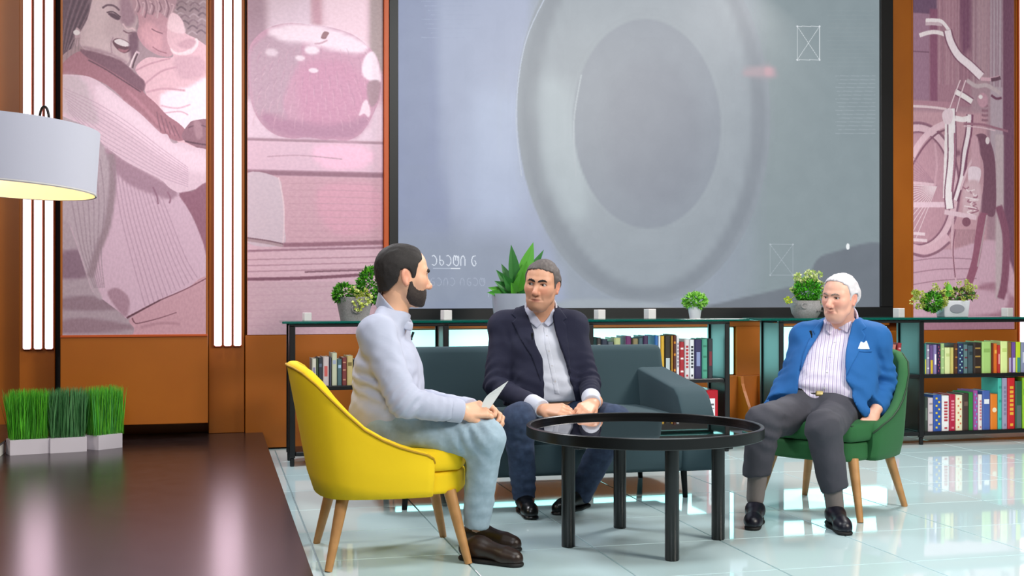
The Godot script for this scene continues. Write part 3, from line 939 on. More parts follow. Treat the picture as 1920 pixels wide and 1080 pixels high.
# ------------------------------------------------------------------ furniture
func armchair(t: Node3D, fab: Material, pipe: Material) -> void:
	# a tub armchair facing +x: wrap-around shell, seat base, cushion, four splayed legs
	var plan := [[0.135, 0.262, 0.405], [0.125, 0.283, 0.425], [0.10, 0.290, 0.440], [0.05, 0.296, 0.455], [0.0, 0.298, 0.472], [-0.06, 0.297, 0.50], [-0.12, 0.293, 0.54], [-0.17, 0.286, 0.595], [-0.215, 0.272, 0.655], [-0.252, 0.247, 0.712], [-0.281, 0.204, 0.751], [-0.299, 0.14, 0.767], [-0.309, 0.07, 0.771], [-0.312, 0.0, 0.772]]
	var pts := []
	for p in plan:
		pts.append(Vector3(p[0], p[2], p[1]))
	for i in range(plan.size() - 2, -1, -1):
		pts.append(Vector3(plan[i][0], plan[i][2], -plan[i][1]))
	var rings := []
	var edge := []
	var n := pts.size()
	for i in n:
		var a: Vector3 = pts[maxi(i - 1, 0)]
		var b: Vector3 = pts[mini(i + 1, n - 1)]
		var tan := Vector3(b.x - a.x, 0, b.z - a.z).normalized()
		var out := tan.cross(Vector3.UP).normalized()
		var p: Vector3 = pts[i]
		if out.dot(Vector3(p.x - 0.05, 0, p.z)) < 0.0:
			out = -out
		if i < 2 or i > n - 3:
			out = Vector3(0.35, 0, signf(p.z)).normalized()
		var back := clampf((0.13 - p.x) / 0.44, 0.0, 1.0)
		var ring := []
		var P := func(y: float, off: float) -> Vector3:
			var s := clampf((y - 0.265) / 0.5, 0.0, 1.1)
			var lean := Vector3(-0.095 * s * back * back, 0, p.z * 0.06 * s)
			var tuck := -0.012 * (1.0 - smoothstep(0.0, 0.08, y - 0.265))
			return Vector3(p.x, y, p.z) + lean + out * (off + (tuck if off >= -0.001 else 0.0))
		var h := p.y
		var th := 0.05
		for k in 7:
			ring.append(P.call(lerpf(0.265, h - 0.018, k / 6.0), 0.0))
		for k in range(1, 8):
			var a2 := PI * k / 8.0
			ring.append(P.call(h - 0.018 + 0.018 * sin(a2), -th * 0.5 + th * 0.5 * cos(a2)))
		for k in 7:
			ring.append(P.call(lerpf(h - 0.018, 0.265, k / 6.0), -th))
		rings.append(ring)
		edge.append(P.call(h - 0.012, 0.0015))
	var st := S()
	st.set_smooth_group(1)
	var m: int = rings[0].size()
	for i in n - 1:
		for k in m:
			var k2 := (k + 1) % m
			quad(st, rings[i][k], rings[i][k2], rings[i + 1][k2], rings[i + 1][k])
	st.set_smooth_group(-1)
	for e in [0, n - 1]:
		var c := Vector3.ZERO
		for q in rings[e]:
			c += q / m
		for k in m:
			tri_out(st, c, rings[e][k], rings[e][(k + 1) % m], c - Vector3(1, 0, 0))
	var shell := part(st, "shell", fab, t)
	st = S()
	tube(st, edge, 0.0045, 8)
	part(st, "piping", pipe, shell)
	var rounded := func(hx: float, hz: float, y0: float, belly: float) -> Callable:
		return func(p: Vector3) -> Vector3:
			var nx := p.x / hx
			var nz := p.z / hz
			var soft := 0.36 if nx > 0.0 else 0.2
			return Vector3(hx * nx * sqrt(maxf(0.0, 1.0 - nz * nz * soft)) + 0.02, p.y + y0 + belly * (1.0 - nx * nx) * (1.0 - nz * nz) * (1.0 if p.y > 0.0 else 0.0), hz * nz * sqrt(maxf(0.0, 1.0 - nx * nx * soft)))
	st = S()
	cushion(st, Vector3(0.56, 0.088, 0.50), 0.02, rounded.call(0.28, 0.25, 0.309, 0.0), 8)
	part(st, "seat_base", fab, t)
	st = S()
	cushion(st, Vector3(0.57, 0.084, 0.545), 0.032, rounded.call(0.287, 0.272, 0.397, 0.014), 8)
	var cu := part(st, "seat_cushion", fab, t)
	st = S()
	var loop := []
	for k in 49:
		var a := k * TAU / 48.0
		var q := Vector2(cos(a), sin(a))
		var sc := 1.0 / maxf(absf(q.x), absf(q.y))
		var f: Callable = rounded.call(0.287, 0.272, 0.397, 0.0)
		var pnt: Vector3 = f.call(Vector3(clampf(q.x * sc * 0.285, -0.27, 0.27), 0.033, clampf(q.y * sc * 0.27, -0.255, 0.255)))
		loop.append(pnt)
	tube(st, loop, 0.004, 6, false)
	part(st, "piping", pipe, cu)
	for sx in [-1.0, 1.0]:
		for sz in [-1.0, 1.0]:
			st = S()
			tube(st, [Vector3(sx * 0.205, 0.275, sz * 0.20), Vector3(sx * 0.24, 0.12, sz * 0.235), Vector3(sx * 0.268, 0.0, sz * 0.262)], [0.025, 0.019, 0.0145], 14)
			part(st, "leg", M.oak, t)

func build_furniture() -> void:
	M.yellow_pipe = mat(Color(0.72, 0.55, 0.02), 0.7)
	M.green_pipe = mat(Color(0.06, 0.20, 0.09), 0.7)
	var t := thing("armchair", "bright yellow tub armchair with oak legs under the host", "armchair", Vector3(0.687, 0, 3.42))
	armchair(t, M.yellow, M.yellow_pipe)
	t = thing("armchair", "dark green tub armchair with oak legs under the old man", "armchair", Vector3(2.90, 0, 2.94), deg_to_rad(-143.0))
	armchair(t, M.green_fabric, M.green_pipe)
	# sofa
	t = thing("sofa", "dark teal fabric sofa with sloping arms and black legs", "sofa", Vector3(1.612, 0, 2.13))
	var W := 1.725
	var st := S()
	cushion(st, Vector3(W - 0.02, 0.17, 0.78), 0.025, func(p: Vector3) -> Vector3: return p + Vector3(0, 0.225, 0.02), 4)
	part(st, "base", M.teal_fabric, t)
	st = S()
	cushion(st, Vector3(W - 0.36, 0.13, 0.62), 0.04, func(p: Vector3) -> Vector3:
		return Vector3(p.x, p.y + 0.355 + (0.018 * cos(p.x / W * 2.6) * cos(p.z * 3.6) if p.y > 0 else 0.0), p.z + 0.11), 10)
	part(st, "seat_cushion", M.teal_fabric, t)
	st = S()
	cushion(st, Vector3(W, 0.62, 0.17), 0.035, func(p: Vector3) -> Vector3:
		var s := p.y / 0.62 + 0.5
		return Vector3(p.x * (1.0 - 0.022 * s), 0.142 + s * 0.603, -0.215 - 0.14 * s + p.z * (1.0 - 0.35 * s)), 8)
	part(st, "backrest", M.teal_fabric, t)
	for sx in [-1.0, 1.0]:
		st = S()
		cushion(st, Vector3(0.175, 1.0, 0.74), 0.03, func(p: Vector3) -> Vector3:
			var f := p.z / 0.74 + 0.5
			var top := lerpf(0.63, 0.535, f) - 0.16 * pow(clampf((f - 0.80) / 0.2, 0.0, 1.0), 2.0)
			var s := clampf((p.y + 0.5), 0.0, 1.0)
			var y := 0.142 + s * (top - 0.142)
			return Vector3(sx * (W * 0.5 - 0.0875) + p.x * (1.0 + 0.12 * (1.0 - s)) * 0.98, y, p.z + 0.05 + 0.02 * (1.0 - s) * f), 12)
		part(st, "arm", M.teal_fabric, t)
	for sx in [-1.0, 1.0]:
		for z in [-0.30, 0.36]:
			st = S()
			tube(st, [Vector3(sx * 0.71, 0.15, z), Vector3(sx * 0.72, 0.0, z)], [0.017, 0.013], 10)
			part(st, "leg", M.black_metal, t)
	st = S()
	tube(st, [Vector3(-0.30, 0.15, 0.33), Vector3(-0.30, 0.0, 0.33)], [0.013, 0.013], 10)
	part(st, "leg", M.black_metal, t)
	# coffee table
	t = thing("coffee_table", "round black coffee table with raised rim and glossy dark glass", "table", Vector3(1.744, 0, 3.482))
	st = S()
	lathe(st, [Vector2(0.455, 0.448), Vector2(0.488, 0.448), Vector2(0.491, 0.451), Vector2(0.491, 0.491), Vector2(0.488, 0.494), Vector2(0.477, 0.494), Vector2(0.474, 0.491), Vector2(0.474, 0.462), Vector2(0.455, 0.462), Vector2(0.455, 0.448)], 96)
	part(st, "rim", M.table_black, t)
	st = S()
	lathe(st, [Vector2(0, 0.462), Vector2(0.473, 0.462), Vector2(0.473, 0.474), Vector2(0, 0.474)], 96)
	part(st, "glass", M.table_glass, t)
	st = S()
	for k in 2:
		var a0 := k * PI / 2 + 0.55
		box(st, Vector3(0, 0.444, 0), Vector3(0.86, 0.03, 0.03), 0.002, Basis(Vector3.UP, a0))
	part(st, "cross_bar", M.table_black, t)
	var near := Vector2(0.073 * 0.970 + -0.32 * 0.242, 0.32 * 0.970 + 0.073 * 0.242)
	for k in 4:
		var v := near.rotated(k * PI / 2)
		st = S()
		lathe(st, [Vector2(0, 0), Vector2(0.026, 0.0), Vector2(0.028, 0.003), Vector2(0.028, 0.45), Vector2(0, 0.45)], 24, Vector3(v.x, 0, v.y))
		part(st, "leg", M.table_black, t)
	# the drum-shade floor lamp at the left edge
	t = thing("floor_lamp", "floor lamp with white drum shade, warm inside, at the left edge", "lamp", Vector3(-0.95, 0.104, 4.77))
	var sc := Vector3(0.412, 1.302, 0.0)
	var rb := Basis(Vector3(0.242, 0, -0.970).normalized(), deg_to_rad(3.0)) * Basis(Vector3(0.970, 0, 0.242), deg_to_rad(-2.4))
	st = S()
	lathe(st, [Vector2(0.233, -0.086), Vector2(0.236, -0.086), Vector2(0.236, 0.086), Vector2(0.233, 0.086), Vector2(0.233, -0.086)], 72, sc, true, rb)
	var sm := mat(Color(0.74, 0.735, 0.79), 0.85)
	sm.backlight_enabled = true
	sm.backlight = Color(0.10, 0.09, 0.08)
	var shade := part(st, "lamp_shade", sm, t)
	st = S()
	lathe(st, [Vector2(0.237, -0.087), Vector2(0.2385, -0.084), Vector2(0.237, -0.081)], 72, sc, true, rb)
	part(st, "hem", mat(Color(0.75, 0.73, 0.72), 0.8), shade)
	st = S()
	tube(st, [Vector3(0, 0, 0), Vector3(0, 1.15, 0), Vector3(0.02, 1.24, 0), Vector3(0.08, 1.30, 0), Vector3(0.42, 1.302, 0)], 0.011, 10)
	part(st, "pole", M.black_metal, t)
	st = S()
	lathe(st, [Vector2(0, 0), Vector2(0.14, 0), Vector2(0.14, 0.012), Vector2(0.02, 0.022), Vector2(0, 0.022)], 40)
	part(st, "base", M.black_metal, t)
	st = S()
	lathe(st, [Vector2(0, -0.05), Vector2(0.025, -0.04), Vector2(0.034, -0.01), Vector2(0.025, 0.02), Vector2(0.013, 0.04), Vector2(0, 0.04)], 20, sc + Vector3(0, 0.0, 0))
	part(st, "bulb", glow(Color(1.0, 0.82, 0.42), 3.0), t)
	st = S()
	var wire := []
	for k in 13:
		var a := PI * k / 12.0
		wire.append(sc + Vector3(0.105, 0.07, 0.05) + Vector3(0.97, 0, 0.24) * (-0.02 * cos(a)) + Vector3(0.006 * cos(a), 0.062 * pow(sin(a), 0.7), 0))
	tube(st, wire, 0.0035, 6)
	part(st, "wire_loop", M.black_metal, t)
	var bulb := OmniLight3D.new()
	bulb.name = "bulb_light"
	bulb.light_color = Color(1.0, 0.80, 0.38)
	bulb.light_energy = 0.16
	bulb.light_size = 0.03
	bulb.omni_range = 12.0
	bulb.omni_attenuation = 2.0
	bulb.shadow_enabled = true
	add_child(bulb)
	bulb.position = t.position + sc + Vector3(0, -0.01, 0)

func build_small_things() -> void:
	var top := 0.867
	for a in [[0.557, 0.045, "small white cube at the left end of the glass shelf top"], [1.42, 0.055, "small white cube between host and middle man"], [2.43, 0.055, "small white cube just right of the middle man's shoulder"], [2.775, 0.058, "small white cube between middle man and the little pot"], [4.60, 0.056, "small white cube right of the old man's head"], [5.46, 0.056, "small white cube at the right end near the bicycle print"]]:
		var t := thing("white_cube", a[2], "cube", Vector3(a[0], top, 0.80), 0.25, "white cubes on the glass shelf tops")
		var st := S()
		box(st, Vector3(0, a[1] * 0.55, 0), Vector3(a[1] * 1.0, a[1] * 1.1, a[1] * 1.0), 0.002)
		part(st, "body", M.white_cube, t)
		st = S()
		lathe(st, [Vector2(0.012, 0.0), Vector2(0.012, 0.0008), Vector2(0, 0.0008)], 14, Vector3(0, a[1] * 1.1, 0))
		part(st, "top_disc", mat(Color(0.7, 0.68, 0.66), 0.6), t)

# ------------------------------------------------------------------ soft shapes: a distance field of tapered capsules and ellipsoids, meshed as surface nets
class Fld:
	var T := PackedInt32Array()      # 0 capsule, 1 ellipsoid, 2 half space, 3 outline in xy, 4 outline in zy, 5 end cut, 6 another field
	var OP := PackedInt32Array()     # 0 join, 1 carve, 2 keep
	var A := PackedVector3Array()
	var B := PackedVector3Array()
	var R0 := PackedFloat32Array()
	var R1 := PackedFloat32Array()
	var K := PackedFloat32Array()
	var INV := PackedFloat32Array()
	var X := []
	var lo := Vector3.ONE * 1e9
	var hi := Vector3.ONE * -1e9
	var noise: FastNoiseLite
	var noise_amp := 0.0
	var noise_scale := Vector3.ONE
	var folds := []

	func put(t: int, op: int, a: Vector3, b: Vector3, r0: float, r1: float, k: float, x = null) -> void:
		T.append(t)
		OP.append(op)
		A.append(a)
		B.append(b)
		R0.append(r0)
		R1.append(r1)
		K.append(maxf(k, 0.0001))
		INV.append(1.0 / maxf(b.length_squared(), 1e-9))
		X.append(x)

	func grow_box(p: Vector3, r: float) -> void:
		lo = lo.min(p - Vector3.ONE * r)
		hi = hi.max(p + Vector3.ONE * r)

	func cap(a: Vector3, b: Vector3, ra: float, rb: float, k := 0.03, op := 0) -> void:
		put(0, op, a, b - a, ra, rb - ra, k)
		if op == 0:
			grow_box(a, ra)
			grow_box(b, rb)

	func ell(c: Vector3, r: Vector3, k := 0.02, op := 0, basis := Basis()) -> void:
		put(1, op, c, r, 0, 0, k, basis.inverse())
		if op == 0:
			grow_box(c, maxf(r.x, maxf(r.y, r.z)))

	func keep_side(n: Vector3, off: float, k := 0.004) -> void:
		# keeps what lies where n.p < off
		put(2, 2, n.normalized(), Vector3.ONE, off, 0, k)

	func outline(poly: PackedVector2Array, plane: int, z0: float, op: int, k := 0.003) -> void:
		put(plane, op, Vector3.ZERO, Vector3.ONE, z0, 0, k, poly)

	func end_cut(c: Vector3, dir: Vector3, r: float, k := 0.004) -> void:
		put(5, 1, c, dir.normalized(), r, 0, k)

	func other(f: Fld, off: float, op := 0, k := 0.003) -> void:
		put(6, op, Vector3.ZERO, Vector3.ONE, off, 0, k, f)

	static func poly_d(q: Vector2, v: PackedVector2Array) -> float:
		var n := v.size()
		var d := 1e9
		var s := 1.0
		var j := n - 1
		for i in n:
			var e := v[j] - v[i]
			var w := q - v[i]
			var b := w - e * clampf(w.dot(e) / e.length_squared(), 0.0, 1.0)
			d = minf(d, b.length_squared())
			var c1 := q.y >= v[i].y
			var c2 := q.y < v[j].y
			var c3 := e.x * w.y > e.y * w.x
			if (c1 and c2 and c3) or (not c1 and not c2 and not c3):
				s = -s
			j = i
		return s * sqrt(d)

	func one(i: int, p: Vector3) -> float:
		var t := T[i]
		if t == 0:
			var pa := p - A[i]
			var ba := B[i]
			var h := clampf(pa.dot(ba) * INV[i], 0.0, 1.0)
			return (pa - ba * h).length() - (R0[i] + R1[i] * h)
		if t == 1:
			var q: Vector3 = X[i] * (p - A[i])
			var r := B[i]
			var k0 := (q / r).length()
			var k1 := (q / (r * r)).length()
			return k0 * (k0 - 1.0) / maxf(k1, 1e-6)
		if t == 2:
			return A[i].dot(p) - R0[i]
		if t == 3:
			return maxf(poly_d(Vector2(p.x, p.y), X[i]), R0[i] - p.z)
		if t == 4:
			return poly_d(Vector2(p.z, p.y), X[i])
		if t == 5:
			return maxf((p - A[i]).length() - R0[i], -B[i].dot(p - A[i]))
		return X[i].ev(p, X[i].everything()) - R0[i]

	var ids := PackedInt32Array()
	func everything() -> PackedInt32Array:
		if ids.size() != T.size():
			ids = PackedInt32Array(range(T.size()))
		return ids

	func ev(p: Vector3, act: PackedInt32Array) -> float:
		var d := 1e9
		for i in act:
			var v := 0.0
			var t := T[i]
			if t == 0:
				var pa := p - A[i]
				var ba := B[i]
				var g := clampf(pa.dot(ba) * INV[i], 0.0, 1.0)
				v = (pa - ba * g).length() - (R0[i] + R1[i] * g)
			else:
				v = one(i, p)
			var k := K[i]
			var o := OP[i]
			if o == 0:
				var h := maxf(k - absf(d - v), 0.0) / k
				d = minf(d, v) - h * h * k * 0.25
			else:
				if o == 1:
					v = -v
				var h := maxf(k - absf(d - v), 0.0) / k
				d = maxf(d, v) + h * h * k * 0.25
		if noise_amp > 0.0:
			d += noise_amp * noise.get_noise_3dv(p * noise_scale)
		for f in folds:
			# [centre, direction across the folds, reach, wave length, depth]
			var q: Vector3 = p - f[0]
			var far: float = q.length_squared() / (f[2] * f[2])
			if far < 4.0:
				var w := exp(-far)
				var wob := 0.0
				if noise:
					wob = noise.get_noise_3dv(p * 0.6) * 2.5
				d += f[4] * w * sin(q.dot(f[1]) * TAU / f[3] + wob)
		return d

	func mesh(st_v: PackedVector3Array, st_n: PackedVector3Array, st_c: PackedColorArray, st_i: PackedInt32Array, cell: float, color, place := Transform3D()) -> void:
		var pad := cell * 3.0 + noise_amp
		var o := lo - Vector3.ONE * pad
		var bs := 4
		var dims := ((hi + Vector3.ONE * pad - o) / (cell * bs)).ceil()
		var bx := int(dims.x)
		var by := int(dims.y)
		var bz := int(dims.z)
		var nx := bx * bs + 1
		var ny := by * bs + 1
		var nz := bz * bs + 1
		var val := PackedFloat32Array()
		val.resize(nx * ny * nz)
		val.fill(1e6)
		var vid := PackedInt32Array()
		vid.resize(nx * ny * nz)
		vid.fill(-1)
		var hd := cell * bs * 0.5 * 1.7321
		var all := everything()
		var slack := noise_amp
		for f in folds:
			slack += f[4]
		var live := []
		var vs := PackedFloat32Array()
		vs.resize(all.size())
		for k in bz:
			for j in by:
				for i in bx:
					var c := o + Vector3(i + 0.5, j + 0.5, k + 0.5) * (cell * bs)
					var m := 1e9
					var at_q := 0
					for q in all:
						var v := 0.0
						if T[q] == 0:
							var pa := c - A[q]
							var ba := B[q]
							v = (pa - ba * clampf(pa.dot(ba) * INV[q], 0.0, 1.0)).length() - (R0[q] + R1[q] * clampf(pa.dot(ba) * INV[q], 0.0, 1.0))
						else:
							v = one(q, c)
						vs[at_q] = v
						at_q += 1
						if OP[q] == 0:
							m = minf(m, v - K[q] * 0.25)
					if m > hd * 1.1 + slack + 0.02:
						continue
					var act := PackedInt32Array()
					var dead := false
					for q in all:
						if OP[q] == 0:
							if vs[q] < m + 2.0 * hd + K[q] * 1.3:
								act.append(q)
						elif OP[q] == 1:
							if vs[q] < hd + K[q]:
								act.append(q)
								if vs[q] < -hd - K[q] * 1.5 - slack:
									dead = true
						else:
							if vs[q] > -hd - K[q]:
								act.append(q)
								if vs[q] > hd + K[q] * 1.5 + slack:
									dead = true
					if dead:
						continue
					var dc := ev(c, act)
					if absf(dc) > hd * 1.6 + slack + 0.006:
						continue
					live.append(Vector3i(i, j, k))
					for kk in range(k * bs, k * bs + bs + 1):
						for jj in range(j * bs, j * bs + bs + 1):
							var row := (kk * ny + jj) * nx
							for ii in range(i * bs, i * bs + bs + 1):
								if val[row + ii] > 1e5:
									val[row + ii] = ev(o + Vector3(ii, jj, kk) * cell, act)
		var sy := nx
		var sz := nx * ny
		var co := [0, 1, sy, sy + 1, sz, sz + 1, sz + sy, sz + sy + 1]
		var ed := [[0, 1], [2, 3], [4, 5], [6, 7], [0, 2], [1, 3], [4, 6], [5, 7], [0, 4], [1, 5], [2, 6], [3, 7]]
		var cv := [Vector3(0, 0, 0), Vector3(1, 0, 0), Vector3(0, 1, 0), Vector3(1, 1, 0), Vector3(0, 0, 1), Vector3(1, 0, 1), Vector3(0, 1, 1), Vector3(1, 1, 1)]
		var first := st_v.size()
		for b in live:
			for kk in range(b.z * bs, b.z * bs + bs):
				for jj in range(b.y * bs, b.y * bs + bs):
					for ii in range(b.x * bs, b.x * bs + bs):
						var at := kk * sz + jj * sy + ii
						var mask := 0
						for q in 8:
							if val[at + co[q]] < 0.0:
								mask |= 1 << q
						if mask == 0 or mask == 255:
							continue
						var sum := Vector3.ZERO
						var cnt := 0
						for e in ed:
							var a: int = (mask >> e[0]) & 1
							var c2: int = (mask >> e[1]) & 1
							if a != c2:
								var va: float = val[at + co[e[0]]]
								var vb: float = val[at + co[e[1]]]
								sum += cv[e[0]].lerp(cv[e[1]], va / (va - vb))
								cnt += 1
						vid[at] = st_v.size()
						st_v.append(o + (Vector3(ii, jj, kk) + sum / cnt) * cell)
						st_n.append(Vector3.ZERO)
		var first_i := st_i.size()
		for b in live:
			for kk in range(maxi(b.z * bs, 1), b.z * bs + bs):
				for jj in range(maxi(b.y * bs, 1), b.y * bs + bs):
					for ii in range(maxi(b.x * bs, 1), b.x * bs + bs):
						var at := kk * sz + jj * sy + ii
						if vid[at] < 0:
							continue
						var in0 := val[at] < 0.0
						for ax in 3:
							var step: int = [1, sy, sz][ax]
							var in1 := val[at + step] < 0.0
							if in0 == in1:
								continue
							var u: int = [sy, sz, 1][ax]
							var w: int = [sz, 1, sy][ax]
							var q0 := vid[at]
							var q1 := vid[at - u]
							var q2 := vid[at - u - w]
							var q3 := vid[at - w]
							if q1 < 0 or q2 < 0 or q3 < 0:
								continue
							if in0:
								st_i.append_array([q0, q3, q2, q0, q2, q1])
							else:
								st_i.append_array([q0, q1, q2, q0, q2, q3])
		for t in range(first_i, st_i.size(), 3):
			var a := st_v[st_i[t]]
			var n := (st_v[st_i[t + 2]] - a).cross(st_v[st_i[t + 1]] - a)
			st_n[st_i[t]] += n
			st_n[st_i[t + 1]] += n
			st_n[st_i[t + 2]] += n
		for i in range(first, st_v.size()):
			st_c.append(color.call(st_v[i]) if color != null else Color(1, 1, 1))
			st_v[i] = place * st_v[i]
			st_n[i] = (place.basis * st_n[i]).normalized()

var net_v: PackedVector3Array
var net_n: PackedVector3Array
var net_c: PackedColorArray
var net_i: PackedInt32Array

func net_start() -> void:
	net_v = PackedVector3Array()
	net_n = PackedVector3Array()
	net_c = PackedColorArray()
	net_i = PackedInt32Array()

func net_add(f: Fld, cell: float, color = null, place := Transform3D()) -> void:
	f.mesh(net_v, net_n, net_c, net_i, cell, color, place)

func net_done(called: String, m: Material, parent: Node) -> MeshInstance3D:
	var arr := []
	arr.resize(Mesh.ARRAY_MAX)
	arr[Mesh.ARRAY_VERTEX] = net_v
	arr[Mesh.ARRAY_NORMAL] = net_n
	arr[Mesh.ARRAY_COLOR] = net_c
	arr[Mesh.ARRAY_INDEX] = net_i
	var am := ArrayMesh.new()
	am.add_surface_from_arrays(Mesh.PRIMITIVE_TRIANGLES, arr)
	return mesh_part(am, called, m, parent)

func net(f: Fld, cell: float, called: String, m: Material, parent: Node, color = null) -> MeshInstance3D:
	net_start()
	net_add(f, cell, color)
	return net_done(called, m, parent)

func cloth_noise(f: Fld, amp: float, freq := 9.0, seed_ := 3) -> void:
	var n := FastNoiseLite.new()
	n.seed = seed_
	n.frequency = freq
	n.fractal_octaves = 2
	f.noise = n
	f.noise_amp = amp

var person_frame := Transform3D()

# ------------------------------------------------------------------ bodies
func add_torso(f: Fld, j: Dictionary, g: float, lower := true) -> void:
	var s: Vector3 = (j.sh_l - j.sh_r).normalized()
	var pel: Vector3 = (j.hip_l + j.hip_r) * 0.5
	var shm: Vector3 = (j.sh_l + j.sh_r) * 0.5
	var up := (shm - pel).normalized()
	var fwd := s.cross(up).normalized()
	var fat: float = j.get("fat", 0.0)
	var chest := shm - up * 0.13 + fwd * 0.015
	var bel := pel.lerp(chest, 0.45) + fwd * (0.02 + fat * 0.8)
	if lower:
		f.cap(pel + up * 0.02 - s * 0.075, pel + up * 0.02 + s * 0.075, 0.105 + g, 0.105 + g, 0.06)
	f.cap(bel - s * (0.06 + fat * 0.3), bel + s * (0.06 + fat * 0.3), 0.112 + fat * 0.5 + g, 0.112 + fat * 0.5 + g, 0.09)
	f.cap(chest - s * 0.08, chest + s * 0.08, 0.112 + g, 0.112 + g, 0.09)
	f.cap(j.sh_r - up * 0.008, j.sh_l - up * 0.008, 0.056 + g, 0.056 + g, 0.05)
	var nb: Vector3 = j.neck
	f.cap(nb - up * 0.014, j.sh_r.lerp(nb, 0.2) - up * 0.006, 0.055 + g, 0.047 + g, 0.04)
	f.cap(nb - up * 0.014, j.sh_l.lerp(nb, 0.2) - up * 0.006, 0.055 + g, 0.047 + g, 0.04)

func add_arm(f: Fld, sh: Vector3, el: Vector3, wr: Vector3, g: float, k := 0.035) -> void:
	f.cap(sh, el, 0.056 + g, 0.044 + g, k)
	f.cap(el, wr, 0.043 + g, 0.030 + g * 0.8, 0.02)

func add_leg(f: Fld, hip: Vector3, kn: Vector3, an: Vector3, g: float) -> void:
	f.cap(hip, kn, 0.088 + g, 0.062 + g, 0.05)
	f.cap(kn, an, 0.058 + g, 0.040 + g, 0.03)

func add_hand(f: Fld, w: Vector3, fingers: Vector3, back: Vector3, side: float, curl: Array, spread := 0.03, thumb := [0.6, 0.5], size := 1.0) -> void:
	# w wrist, fingers: where they point, back: out of the back of the hand, side: +1 when the thumb lies on fingers x back
	var y := fingers.normalized()
	var z := (back - y * back.dot(y)).normalized()
	var x := y.cross(z) * side
	var k := 0.007
	var lens := [0.072, 0.080, 0.074, 0.058]
	var xs := [0.028, 0.009, -0.010, -0.028]
	var ks := [0.090, 0.094, 0.089, 0.080]
	for i in 4:
		var kn: Vector3 = w + (y * ks[i] + x * xs[i]) * size
		f.cap(w + x * xs[i] * 0.55 * size + y * 0.005, kn, 0.0150 * size, 0.0115 * size, 0.012)
		var a := 0.0
		var p := kn
		var r := 0.0095 * size
		for sgm in 3:
			a += curl[i] * [0.8, 1.1, 0.7][sgm]
			var d: Vector3 = (y * cos(a) - z * sin(a) + x * xs[i] * spread * 20.0 * maxf(cos(a), 0.0)).normalized()
			var q: Vector3 = p + d * lens[i] * [0.46, 0.31, 0.23][sgm] * size
			f.cap(p, q, r, r * 0.9, k)
			p = q
			r *= 0.9
	var tb := w + (y * 0.022 + x * 0.028 - z * 0.008) * size
	f.cap(w + x * 0.012 * size, tb, 0.015 * size, 0.0135 * size, 0.012)
	var td := (y * cos(thumb[0]) + x * sin(thumb[0]) - z * 0.35).normalized()
	var t2 := tb + td * 0.042 * size
	f.cap(tb, t2, 0.0130 * size, 0.0105 * size, k)
	var td2 := (td * cos(thumb[1]) - (x * 0.7 + z * 0.5) * sin(thumb[1])).normalized()
	f.cap(t2, t2 + td2 * 0.033 * size, 0.0105 * size, 0.0085 * size, k)

